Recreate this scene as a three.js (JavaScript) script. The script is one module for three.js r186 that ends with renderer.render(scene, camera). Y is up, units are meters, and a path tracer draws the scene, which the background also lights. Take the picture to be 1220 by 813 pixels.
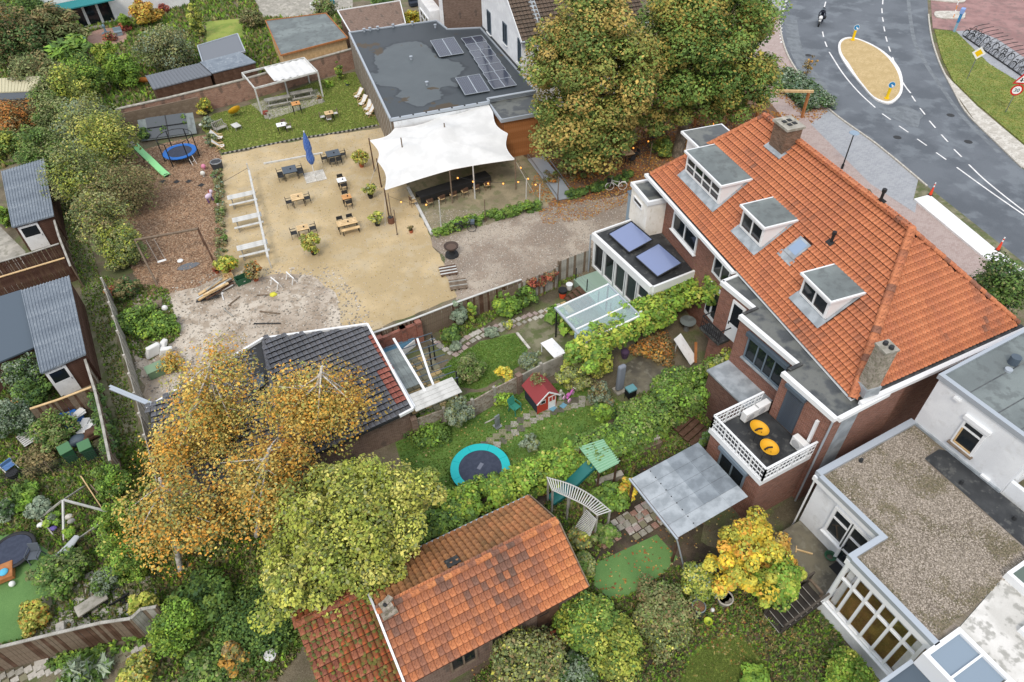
import * as THREE from 'three';
import { mergeGeometries } from 'three/addons/utils/BufferGeometryUtils.js';
import { MarchingCubes } from 'three/addons/objects/MarchingCubes.js';
import { RoundedBoxGeometry } from 'three/addons/geometries/RoundedBoxGeometry.js';

// ---------------------------------------------------------------- camera, sky, sun, exposure
const scene = new THREE.Scene();
const camera = new THREE.PerspectiveCamera(52.63, 1220 / 813, 0.5, 600);
camera.position.set(0, 30, 0);
camera.rotation.order = 'YXZ';
camera.rotation.set(-44.22 * Math.PI / 180, -27.11 * Math.PI / 180, -1.67 * Math.PI / 180);
camera.updateMatrixWorld();
const renderer = new THREE.WebGLRenderer({ antialias: true });
renderer.toneMapping = THREE.LinearToneMapping;
renderer.toneMappingExposure = 1.1;
renderer.shadowMap.enabled = true;
const SUN = new THREE.Vector3(-0.42, 0.78, 0.46).normalize();
{
const W = 256, H = 128, d = new Float32Array(W * H * 4), v = new THREE.Vector3();
for (let j = 0; j < H; j++) for (let i = 0; i < W; i++) {
const th = (j + 0.5) / H * Math.PI - Math.PI / 2, ph = ((i + 0.5) / W - 0.5) * 2 * Math.PI;
v.set(Math.cos(th) * Math.cos(ph), Math.sin(th), Math.cos(th) * Math.sin(ph));
const up = Math.max(0, v.y), glow = Math.pow(Math.max(0, v.dot(SUN)), 3);
const n = 0.05 * Math.sin(7 * v.x + 3 * Math.sin(5 * v.z)) * Math.sin(6 * v.z + 2 * v.x) + 0.03 * Math.sin(17 * v.x + 11 * v.z);
const L = 0.68 + 0.34 * up + 0.3 * glow + n * Math.min(1, up * 4), k = (j * W + i) * 4;
d[k] = L * 0.94; d[k + 1] = L * 0.985; d[k + 2] = L * 1.08; d[k + 3] = 1;
}
const sky = new THREE.DataTexture(d, W, H, THREE.RGBAFormat, THREE.FloatType);
sky.mapping = THREE.EquirectangularReflectionMapping; sky.magFilter = sky.minFilter = THREE.LinearFilter; sky.needsUpdate = true;
scene.background = sky; scene.environment = sky;
}
const sun = new THREE.DirectionalLight(0xfff3e2, 1.5);
sun.position.set(15 + SUN.x * 120, SUN.y * 120, -40 + SUN.z * 120); sun.target.position.set(15, 0, -40);
sun.castShadow = true; sun.shadow.radius = 32; sun.shadow.mapSize.set(4096, 4096);
Object.assign(sun.shadow.camera, { left: -90, right: 90, top: 90, bottom: -90, near: 1, far: 320 });
scene.add(sun, sun.target);

// ---------------------------------------------------------------- helpers
const PI = Math.PI;
function rng(s) { return () => { s = (s + 0x6d2b79f5) | 0; let t = Math.imul(s ^ (s >>> 15), 1 | s); t = (t + Math.imul(t ^ (t >>> 7), 61 | t)) ^ t; return ((t ^ (t >>> 14)) >>> 0) / 4294967296; }; }
const rnd = rng(7), rr = (a, b) => a + (b - a) * rnd(), pick = (a) => a[Math.floor(rnd() * a.length)];
const used = {};
function numbered(n) { used[n] = (used[n] || 0) + 1; return used[n] === 1 ? n : n + '_' + String(used[n] - 1).padStart(3, '0'); }
function hash(x, y, s) { let h = Math.imul(x, 374761393) ^ Math.imul(y, 668265263) ^ Math.imul(s, 1274126177); h = Math.imul(h ^ (h >>> 13), 1274126177); return ((h ^ (h >>> 16)) >>> 0) / 4294967296; }
const sm = (t) => t * t * (3 - 2 * t);
function vn(x, y, per, s = 1) { // value noise that repeats every per cells
const xi = Math.floor(x), yi = Math.floor(y), fx = sm(x - xi), fy = sm(y - yi), w = (a) => ((a % per) + per) % per;
const a = hash(w(xi), w(yi), s), b = hash(w(xi + 1), w(yi), s), c = hash(w(xi), w(yi + 1), s), e = hash(w(xi + 1), w(yi + 1), s);
return a + (b - a) * fx + (c - a) * fy + (a - b - c + e) * fx * fy;
}
function fbm(u, v, f, oct, s = 1) { let a = 0, k = 0.5, t = 0; for (let i = 0; i < oct; i++) { a += k * vn(u * f, v * f, f, s + i); t += k; f *= 2; k *= 0.55; } return a / t; }
function tex(n, m, fn, srgb = true) { // fn(u, v) gives colours 0..255, u and v run 0..1 over m metres
const d = new Uint8Array(n * n * 4);
for (let j = 0; j < n; j++) for (let i = 0; i < n; i++) { const c = fn(i / n, j / n), k = (j * n + i) * 4; for (let q = 0; q < 3; q++) d[k + q] = Math.max(0, Math.min(255, c[q])); d[k + 3] = 255; }
const t = new THREE.DataTexture(d, n, n); t.wrapS = t.wrapT = THREE.RepeatWrapping; t.magFilter = THREE.LinearFilter; t.minFilter = THREE.LinearMipmapLinearFilter; t.generateMipmaps = true;
if (srgb) t.colorSpace = THREE.SRGBColorSpace;
t.repeat.set(1 / m, 1 / m); t.needsUpdate = true; return t;
}
const mixc = (a, b, t) => [a[0] + (b[0] - a[0]) * t, a[1] + (b[1] - a[1]) * t, a[2] + (b[2] - a[2]) * t];
const st = (a, b, x) => sm(Math.max(0, Math.min(1, (x - a) / (b - a))));
function mat(o) { const m = new THREE.MeshStandardMaterial({ roughness: 0.85, side: THREE.DoubleSide, ...o }); return m; }
const hex = (h) => [(h >> 16) & 255, (h >> 8) & 255, h & 255];
// mottled stuff: two tones, patches, grain
function mott(a, b, m, { f = 4, oct = 5, grain = 12, n = 512, lo = 0.3, hi = 0.7, spot, spotT = 0.72, spotF = 8, spotK = 0.6, seed = 1, rough = 0.9, bump = 0, ...rest } = {}) {
const A = hex(a), B = hex(b), S = spot !== undefined ? hex(spot) : null;
const t = tex(n, m, (u, v) => {
let c = mixc(A, B, st(lo, hi, fbm(u, v, f, oct, seed)));
if (S) c = mixc(c, S, spotK * st(spotT - 0.1, spotT + 0.1, fbm(u, v, spotF * 2, 5, seed + 50)));
const g = (hash(Math.floor(u * n), Math.floor(v * n), seed + 9) - 0.5) * 2 * grain; return [c[0] + g, c[1] + g, c[2] + g];
});
const o = { map: t, roughness: rough, ...rest };
if (bump) { o.bumpMap = tex(n / 2, m, (u, v) => { const g = 255 * (0.6 * fbm(u, v, f * 4, 4, seed + 3) + 0.4 * hash(Math.floor(u * n / 2), Math.floor(v * n / 2), seed + 5)); return [g, g, g]; }, false); o.bumpScale = bump; }
return mat(o);
}
// brickwork: courses too fine in the picture to pick apart
function brickMat(a, b, mortar, seed, bl = 0.22, bh = 0.065) {
const A = hex(a), B = hex(b), Mo = hex(mortar), nx = 8, ny = 28, m = nx * bl, n = 512, my = ny * bh;
const f = (u, v) => { const r = Math.floor(v * ny), x = u * nx + (r % 2) * 0.5, c = Math.floor(x) % nx, fx = x - Math.floor(x), fy = v * ny - r; return [r, c, Math.min(fx, 1 - fx) * bl, Math.min(fy, 1 - fy) * bh]; };
const t = tex(n, 1, (u, v) => {
const [r, c, ex, ey] = f(u, v), k = hash(c, r, seed); let q = mixc(A, B, k); const g = (k * 7 % 1 - 0.5) * 26; q = [q[0] + g, q[1] + g, q[2] + g];
return mixc(mixc(Mo, q, st(0.003, 0.008, Math.min(ex, ey))), [60, 58, 54], 0.35 * st(0.6, 0.75, fbm(u, v, 3, 4, seed + 2)));
});
t.repeat.set(1 / m, 1 / my);
const bp = tex(n, 1, (u, v) => { const [, , ex, ey] = f(u, v), g = 255 * st(0.002, 0.008, Math.min(ex, ey)); return [g, g, g]; }, false); bp.repeat.copy(t.repeat);
return mat({ map: t, bumpMap: bp, bumpScale: 0.006, roughness: 0.9 });
}
// timber: grain along u
function woodMat(a, b, seed, rough = 0.85) {
const A = hex(a), B = hex(b);
return mat({ roughness: rough, map: tex(256, 1, (u, v) => { const g = 0.6 * vn(u * 3, v * 48, 48, seed) + 0.4 * vn(u * 12, v * 96, 96, seed + 1), c = mixc(A, B, g), s = (fbm(u, v, 4, 3, seed + 4) - 0.5) * 40; return [c[0] + s, c[1] + s, c[2] + s]; }) });
}
const solid = (h, o = {}) => mat({ color: h, ...o });

// geometry helpers: every geometry comes out non-indexed with position, normal, uv (uv in metres)
function uvm(g) {
if (g.index) g = g.toNonIndexed();
for (const k of Object.keys(g.attributes)) if (!['position', 'normal', 'uv'].includes(k)) g.deleteAttribute(k);
if (!g.attributes.normal) g.computeVertexNormals();
const p = g.attributes.position, nn = g.attributes.normal, uv = new Float32Array(p.count * 2);
for (let i = 0; i < p.count; i++) {
const ax = Math.abs(nn.getX(i)), ay = Math.abs(nn.getY(i)), az = Math.abs(nn.getZ(i)), x = p.getX(i), y = p.getY(i), z = p.getZ(i);
if (ay >= ax && ay >= az) { uv[2 * i] = x; uv[2 * i + 1] = z; } else if (ax > az) { uv[2 * i] = z; uv[2 * i + 1] = y; } else { uv[2 * i] = x; uv[2 * i + 1] = y; }
}
g.setAttribute('uv', new THREE.BufferAttribute(uv, 2)); return g;
}
const join = (gs) => gs.length === 1 ? gs[0] : mergeGeometries(gs);
function box(w, h, d, x = 0, y = 0, z = 0, ry = 0, rx = 0, rz = 0) { // centred
const g = uvm(new THREE.BoxGeometry(w, h, d)); if (rx) g.rotateX(rx); if (rz) g.rotateZ(rz); if (ry) g.rotateY(ry); g.translate(x, y, z); return g;
}
function bx(x0, y0, z0, x1, y1, z1) { return box(x1 - x0, y1 - y0, z1 - z0, (x0 + x1) / 2, (y0 + y1) / 2, (z0 + z1) / 2); }
function rbox(w, h, d, x = 0, y = 0, z = 0, r = 0.02, seg = 2) { const g = uvm(new RoundedBoxGeometry(w, h, d, seg, r)); g.translate(x, y, z); return g; }
function cyl(r0, r1, h, x = 0, y = 0, z = 0, n = 12) { const g = uvm(new THREE.CylinderGeometry(r1, r0, h, n)); g.translate(x, y + h / 2, z); return g; } // y is the bottom
function bar(a, b, w, h = w) { // square bar from a to b
const A = new THREE.Vector3(...a), B = new THREE.Vector3(...b), L = A.distanceTo(B), g = uvm(new THREE.BoxGeometry(w, h, L));
g.applyMatrix4(new THREE.Matrix4().lookAt(A, B, Math.abs(B.y - A.y) > 0.99 * L ? new THREE.Vector3(0, 0, 1) : new THREE.Vector3(0, 1, 0)));
g.translate((A.x + B.x) / 2, (A.y + B.y) / 2, (A.z + B.z) / 2); return g;
}
function rod(a, b, r0, r1 = r0, n = 7) { // round, tapering
const A = new THREE.Vector3(...a), B = new THREE.Vector3(...b), L = A.distanceTo(B), g = uvm(new THREE.CylinderGeometry(r1, r0, L, n));
g.applyQuaternion(new THREE.Quaternion().setFromUnitVectors(new THREE.Vector3(0, 1, 0), B.clone().sub(A).normalize())); g.translate((A.x + B.x) / 2, (A.y + B.y) / 2, (A.z + B.z) / 2); return g;
}
function tube(pts, r, n = 24, k = 6, closed = false) { return uvm(new THREE.TubeGeometry(new THREE.CatmullRomCurve3(pts.map((p) => new THREE.Vector3(...p)), closed), n, r, k, closed)); }
function prism(poly, y0, y1) { // poly is [[x, z], ...]
const s = new THREE.Shape(poly.map(([x, z]) => new THREE.Vector2(x, -z))), g = new THREE.ExtrudeGeometry(s, { depth: y1 - y0, bevelEnabled: false });
g.rotateX(-PI / 2); g.translate(0, y0, 0); return uvm(g);
}
function sheet(poly, y, holes = []) {
const s = new THREE.Shape(poly.map(([x, z]) => new THREE.Vector2(x, -z))); for (const h of holes) s.holes.push(new THREE.Path(h.map(([x, z]) => new THREE.Vector2(x, -z))));
const g = new THREE.ShapeGeometry(s); g.rotateX(-PI / 2); g.translate(0, y, 0); return uvm(g);
}
function poly3(pts) { // flat polygon in space, fan
const a = []; for (let i = 1; i < pts.length - 1; i++) a.push(...pts[0], ...pts[i], ...pts[i + 1]);
const g = new THREE.BufferGeometry(); g.setAttribute('position', new THREE.Float32BufferAttribute(a, 3)); g.computeVertexNormals(); return uvm(g);
}
function slab3(pts, t) { // polygon given a thickness straight down
const lo = pts.map(([x, y, z]) => [x, y - t, z]), gs = [poly3(pts), poly3(lo)];
for (let i = 0; i < pts.length; i++) { const j = (i + 1) % pts.length; gs.push(poly3([pts[i], pts[j], lo[j], lo[i]])); }
return join(gs);
}
function ball(r, x, y, z, sx = 1, sy = 1, sz = 1, d = 1) { const g = uvm(new THREE.IcosahedronGeometry(r, d)); g.scale(sx, sy, sz); g.translate(x, y, z); return g; }
function loop(pts, n = 60) { return new THREE.CatmullRomCurve3(pts.map(([x, z]) => new THREE.Vector3(x, 0, z)), true, 'centripetal').getPoints(n).slice(0, -1).map((p) => [p.x, p.z]); }
function curve(pts, n = 30) { return new THREE.CatmullRomCurve3(pts.map(([x, z]) => new THREE.Vector3(x, 0, z)), false, 'centripetal').getPoints(n).map((p) => [p.x, p.z]); }
function ribbon(pts, w0, w1, y0, y1) { // strip along a line [[x, z]] between offsets w0 and w1, as a solid when y1 > y0
const a = [], b = [];
for (let i = 0; i < pts.length; i++) { const p = pts[Math.max(0, i - 1)], q = pts[Math.min(pts.length - 1, i + 1)], dx = q[0] - p[0], dz = q[1] - p[1], L = Math.hypot(dx, dz), nx = -dz / L, nz = dx / L; a.push([pts[i][0] + nx * w0, pts[i][1] + nz * w0]); b.push([pts[i][0] + nx * w1, pts[i][1] + nz * w1]); }
const poly = [...a, ...b.reverse()]; return y1 > y0 ? prism(poly, y0, y1) : sheet(poly, y0);
}

// objects
function tag(o, label, category, group, kind) { if (label) o.userData.label = label; if (category) o.userData.category = category; if (group) o.userData.group = group; if (kind) o.userData.kind = kind; return o; }
function G(name, label, category, p = [0, 0], { y = 0, turn = 0, group } = {}) {
const g = new THREE.Group(); g.name = numbered(name); g.position.set(p[0], y, p[1]); g.rotation.y = turn; scene.add(g); return tag(g, label, category, group);
}
function P(parent, name, geo, m, label) {
const o = new THREE.Mesh(Array.isArray(geo) ? join(geo) : geo, m); o.name = parent === scene ? numbered(name) : name; o.castShadow = o.receiveShadow = true; parent.add(o); if (label) o.userData.label = label; return o;
}
function T(name, label, category, geo, m, p = [0, 0], { y = 0, turn = 0, group } = {}) { const o = P(scene, name, geo, m); o.position.set(p[0], y, p[1]); o.rotation.y = turn; return tag(o, label, category, group); }
function S(name, geo, m, label) { return tag(P(scene, name, geo, m), label || null, null, null, 'structure'); }
function copy(o, p, turn = o.rotation.y, label, y = o.position.y) { const c = o.clone(); c.name = numbered(o.name.replace(/_\d\d\d$/, '')); c.userData = { ...o.userData }; c.position.set(p[0], y, p[1]); c.rotation.y = turn; if (label) c.userData.label = label; scene.add(c); return c; }
const dummy = new THREE.Object3D();
function inst(parent, name, geo, m, list, { label, category, cols } = {}) { // list of [x, y, z, rx, ry, rz, sx, sy, sz]
const o = new THREE.InstancedMesh(geo, m, list.length); o.name = parent === scene ? numbered(name) : name; const c = new THREE.Color();
list.forEach((q, i) => { dummy.position.set(q[0], q[1], q[2]); dummy.rotation.set(q[3] || 0, q[4] || 0, q[5] || 0, 'YXZ'); dummy.scale.set(q[6] ?? 1, q[7] ?? q[6] ?? 1, q[8] ?? q[6] ?? 1); dummy.updateMatrix(); o.setMatrixAt(i, dummy.matrix); if (cols) { const k = typeof cols === 'function' ? cols(q) : pick(cols), j = rr(0.8, 1.2); o.setColorAt(i, c.setRGB(k[0] * j, k[1] * j, k[2] * j)); } });
o.castShadow = o.receiveShadow = true; parent.add(o); o.userData.kind = 'stuff'; if (label) o.userData.label = label; if (category) o.userData.category = category; return o;
}
function inPoly(x, z, poly) { let c = false; for (let i = 0, j = poly.length - 1; i < poly.length; j = i++) { const [a, b] = poly[i], [e, f] = poly[j]; if ((b > z) !== (f > z) && x < (e - a) * (z - b) / (f - b) + a) c = !c; } return c; }
function rough(poly, amp = 0.18, step = 0.6) { // uneven border, as loose ground has
const r = []; for (let i = 0; i < poly.length; i++) { const a = poly[i], b = poly[(i + 1) % poly.length], L = Math.hypot(b[0] - a[0], b[1] - a[1]), n = Math.max(1, Math.round(L / step)); for (let k = 0; k < n; k++) { const x = a[0] + (b[0] - a[0]) * k / n, z = a[1] + (b[1] - a[1]) * k / n; r.push([x + amp * 2 * (vn(x * 1.3 + 90, z * 1.3 + 290, 512, 3) - 0.5) + rr(-0.5, 0.5) * amp, z + amp * 2 * (vn(x * 1.3 + 40, z * 1.3 + 190, 512, 4) - 0.5) + rr(-0.5, 0.5) * amp]); } } return r;
}
function scatter(poly, n, ok = () => true) { let x0 = 1e9, x1 = -1e9, z0 = 1e9, z1 = -1e9; for (const [x, z] of poly) { x0 = Math.min(x0, x); x1 = Math.max(x1, x); z0 = Math.min(z0, z); z1 = Math.max(z1, z); } const r = []; let t = 0; while (r.length < n && t++ < n * 20) { const x = rr(x0, x1), z = rr(z0, z1); if (inPoly(x, z, poly) && ok(x, z)) r.push([x, z]); } return r; }

// ---------------------------------------------------------------- foliage
const leafMat = mat({ vertexColors: true, roughness: 0.75 });
const LC = { // leaf colours, linear
green: [[0.07, 0.13, 0.02], [0.09, 0.16, 0.03], [0.05, 0.1, 0.02], [0.12, 0.18, 0.03]],
dark: [[0.03, 0.07, 0.018], [0.045, 0.09, 0.02], [0.06, 0.1, 0.025]],
bright: [[0.12, 0.22, 0.025], [0.16, 0.27, 0.03], [0.09, 0.17, 0.02], [0.2, 0.28, 0.03]],
lime: [[0.24, 0.27, 0.035], [0.31, 0.32, 0.055], [0.17, 0.21, 0.03], [0.38, 0.36, 0.085], [0.12, 0.15, 0.025]],
olive: [[0.12, 0.15, 0.05], [0.16, 0.18, 0.07], [0.09, 0.12, 0.04], [0.2, 0.2, 0.08]],
grey: [[0.14, 0.18, 0.12], [0.18, 0.22, 0.15], [0.1, 0.14, 0.09]],
brown: [[0.16, 0.12, 0.05], [0.12, 0.1, 0.04], [0.2, 0.16, 0.07], [0.1, 0.11, 0.03]],
gold: [[0.36, 0.19, 0.03], [0.4, 0.23, 0.035], [0.3, 0.13, 0.02], [0.31, 0.21, 0.04], [0.34, 0.26, 0.06]],
birch: [[0.42, 0.25, 0.04], [0.46, 0.22, 0.03], [0.34, 0.25, 0.06], [0.22, 0.22, 0.05], [0.44, 0.33, 0.08], [0.18, 0.2, 0.05], [0.3, 0.28, 0.09]],
orange: [[0.34, 0.13, 0.025], [0.36, 0.18, 0.03], [0.24, 0.1, 0.025]],
yellow: [[0.46, 0.35, 0.03], [0.38, 0.33, 0.04], [0.5, 0.36, 0.03], [0.42, 0.22, 0.03], [0.3, 0.3, 0.04], [0.2, 0.24, 0.04]],
maple: [[0.18, 0.19, 0.04], [0.12, 0.16, 0.03], [0.27, 0.21, 0.05], [0.09, 0.14, 0.028], [0.32, 0.23, 0.06], [0.1, 0.16, 0.03]],
maple2: [[0.1, 0.17, 0.03], [0.12, 0.19, 0.035], [0.07, 0.13, 0.025], [0.19, 0.19, 0.035], [0.27, 0.21, 0.045]],
red: [[0.2, 0.04, 0.03], [0.15, 0.03, 0.02], [0.3, 0.08, 0.04]],
};
function foliage(clumps, per, size, sets, { flat = 0.4, lenK = 1.5, jit = 0.22 } = {}) { // leaf-sized faces spread through every clump
const N = Math.round(clumps.length * per), pos = new Float32Array(N * 12), col = new Float32Array(N * 12), nor = new Float32Array(N * 12), idx = new Uint32Array(N * 6);
const a = new THREE.Vector3(), b = new THREE.Vector3(), n = new THREE.Vector3(), cols = sets.flatMap((s) => Array.isArray(s) ? s : LC[s]);
const byCl = clumps.map((c) => c.cols ? LC[c.cols] : cols);
for (let i = 0; i < N; i++) {
const ci = i % clumps.length, c = clumps[ci], set = byCl[ci];
let x, y, z, q; do { x = rr(-1, 1); y = rr(-1, 1); z = rr(-1, 1); q = x * x + y * y + z * z; } while (q > 1 || q < 1e-4);
const k = Math.pow(q, -0.5) * (0.35 + 0.65 * Math.cbrt(rnd())); x *= k; y *= k; z *= k;
const px = c.x + x * c.r, py = Math.max(0.02, c.y + y * c.r * (c.fy || 0.75)), pz = c.z + z * c.r;
n.set(x * 0.7 + rr(-1, 1) * (1 - flat), Math.abs(y) * 0.5 + flat * 1.4 + rr(-0.5, 1) * (1 - flat), z * 0.7 + rr(-1, 1) * (1 - flat)).normalize();
a.set(rr(-1, 1), rr(-0.6, 0.3), rr(-1, 1)).cross(n).normalize(); b.crossVectors(n, a);
const s = size * (0.45 + 0.95 * rnd() * (0.5 + rnd())), l = s * lenK * 0.5, w = s * 0.5, fold = s * rr(-0.12, 0.2);
const o = i * 12, put = (j, sx, sy, f) => { pos[o + j] = px + a.x * sx + b.x * sy + n.x * f; pos[o + j + 1] = py + a.y * sx + b.y * sy + n.y * f; pos[o + j + 2] = pz + a.z * sx + b.z * sy + n.z * f; };
put(0, 0, -l, 0); put(3, w, -l * 0.1, fold); put(6, 0, l, 0); put(9, -w, -l * 0.1, fold);
const nx = n.x * 0.55 + x * 0.75, ny = n.y * 0.55 + y * 0.75 + 0.15, nz = n.z * 0.55 + z * 0.75, nl = Math.hypot(nx, ny, nz) || 1; for (let v = 0; v < 4; v++) { nor[o + v * 3] = nx / nl; nor[o + v * 3 + 1] = ny / nl; nor[o + v * 3 + 2] = nz / nl; }
const cc = (c.pick !== undefined && rnd() < 0.6) ? set[c.pick % set.length] : set[Math.floor(rnd() * set.length)], j = 1.5 * (1 + rr(-jit, jit) + (c.tone || 0)), g = rr(-0.08, 0.08);
for (let v = 0; v < 4; v++) { col[o + v * 3] = cc[0] * (j + g); col[o + v * 3 + 1] = cc[1] * j; col[o + v * 3 + 2] = cc[2] * (j - g); }
idx.set([i * 4, i * 4 + 1, i * 4 + 2, i * 4, i * 4 + 2, i * 4 + 3], i * 6);
}
const g = new THREE.BufferGeometry(); g.setAttribute('position', new THREE.BufferAttribute(pos, 3)); g.setAttribute('color', new THREE.BufferAttribute(col, 3)); g.setIndex(new THREE.BufferAttribute(idx, 1)); g.setAttribute('normal', new THREE.BufferAttribute(nor, 3)); return g;
}
function lobes(list, n, r, shell = 0.55) { // clump centres filling ellipsoids [x, y, z, rx, ry, rz, cols?]
const out = [], vol = list.map((e) => e[3] * e[4] * e[5]), tot = vol.reduce((a, b) => a + b, 0);
list.forEach((e, i) => {
const k = Math.max(2, Math.round(n * vol[i] / tot));
for (let j = 0; j < k; j++) { let x, y, z, q; do { x = rr(-1, 1); y = rr(-1, 1); z = rr(-1, 1); q = Math.hypot(x, y, z); } while (q > 1 || q < 0.05); const s = (shell + (1 - shell) * rnd()) / q; out.push({ x: e[0] + x * s * e[3], y: e[1] + y * s * e[4], z: e[2] + z * s * e[5], r: r * rr(0.65, 1.35), tone: rr(-0.2, 0.2), pick: Math.floor(rnd() * 5), cols: e[6] }); }
});
return out;
}
const barkMat = mott(0x5d5448, 0x857a6a, 1, { f: 6, n: 128, grain: 10, seed: 21 }), birchBark = mott(0xb3aca0, 0xd9d4cc, 1, { f: 5, n: 128, grain: 6, spot: 0x3c3732, spotT: 0.66, seed: 22 }), twigMat = solid(0x6b5a45);
function plant(name, label, category, p, { lobe, n = 20, r = 0.5, per = 60, leaf = 0.12, cols = ['green'], trunk = 0, h = 1, bark = barkMat, limbs = 8, shell = 0.55, group, y = 0, flat, lenK, crownName = 'crown', stems = 0, lean = [0, 0] } = {}) {
const g = G(name, label, category, p, { y, group }), cl = lobes(lobe, n, r, shell);
P(g, crownName, foliage(cl, per, leaf, cols, { flat, lenK }), leafMat);
const wood = [];
if (trunk) {
const top = [lean[0], h, lean[1]]; wood.push(rod([0, -0.05, 0], [lean[0] * 0.5, h * 0.5, lean[1] * 0.5], trunk, trunk * 0.75, 9), rod([lean[0] * 0.5, h * 0.5, lean[1] * 0.5], top, trunk * 0.75, trunk * 0.45, 8));
for (let i = 0; i < limbs; i++) { const c = cl[Math.floor(rnd() * cl.length)], s = rr(0.4, 0.98), a = [lean[0] * s, h * s, lean[1] * s], m = [(a[0] + c.x) / 2, (a[1] + c.y) / 2 - 0.1 * rnd() + 0.12, (a[2] + c.z) / 2]; wood.push(rod(a, m, trunk * 0.35, trunk * 0.22, 5), rod(m, [c.x, c.y, c.z], trunk * 0.22, trunk * 0.06, 4)); }
P(g, 'trunk', wood, bark);
}
if (stems) { for (let i = 0; i < stems; i++) { const c = cl[Math.floor(rnd() * cl.length)]; wood.push(rod([rr(-0.12, 0.12), -0.03, rr(-0.12, 0.12)], [c.x, c.y, c.z], 0.025, 0.008, 4)); } P(g, 'stems', wood, twigMat); }
return g;
}
// hedge or climber along a line of points [[x, z]]
function hedgeRow(name, label, category, pts, w, y0, y1, { r = 0.35, dens = 9, per = 60, leaf = 0.11, cols = ['green'], group, fy = 0.75 } = {}) {
const o = pts[0], g = G(name, label, category, o, { group }), cl = [];
for (let i = 0; i < pts.length - 1; i++) { const a = pts[i], b = pts[i + 1], dx = b[0] - a[0], dz = b[1] - a[1], L = Math.hypot(dx, dz), k = Math.max(2, Math.round(L * dens)); for (let j = 0; j < k; j++) { const t = rnd(), e = rnd() < 0.6, off = e ? (rnd() < 0.5 ? -1 : 1) * w / 2 * rr(0.7, 1) : rr(-0.5, 0.5) * w, yy = e ? rr(y0, y1) : rr(y1 - 0.3, y1); cl.push({ x: a[0] + dx * t - dz / L * off - o[0], y: Math.max(y0 + r * 0.4, yy - r * 0.5), z: a[1] + dz * t + dx / L * off - o[1], r: r * rr(0.7, 1.3), tone: rr(-0.2, 0.2), pick: Math.floor(rnd() * 5), fy }); } }
P(g, 'foliage', foliage(cl, per, leaf, cols), leafMat);
const wood = []; for (let i = 0; i < pts.length; i++) wood.push(rod([pts[i][0] - o[0], -0.03, pts[i][1] - o[1]], [pts[i][0] - o[0] + rr(-0.1, 0.1), Math.max(0.2, (y0 + y1) / 2), pts[i][1] - o[1]], 0.03, 0.015, 5)); P(g, 'stems', wood, twigMat);
return g;
}

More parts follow.
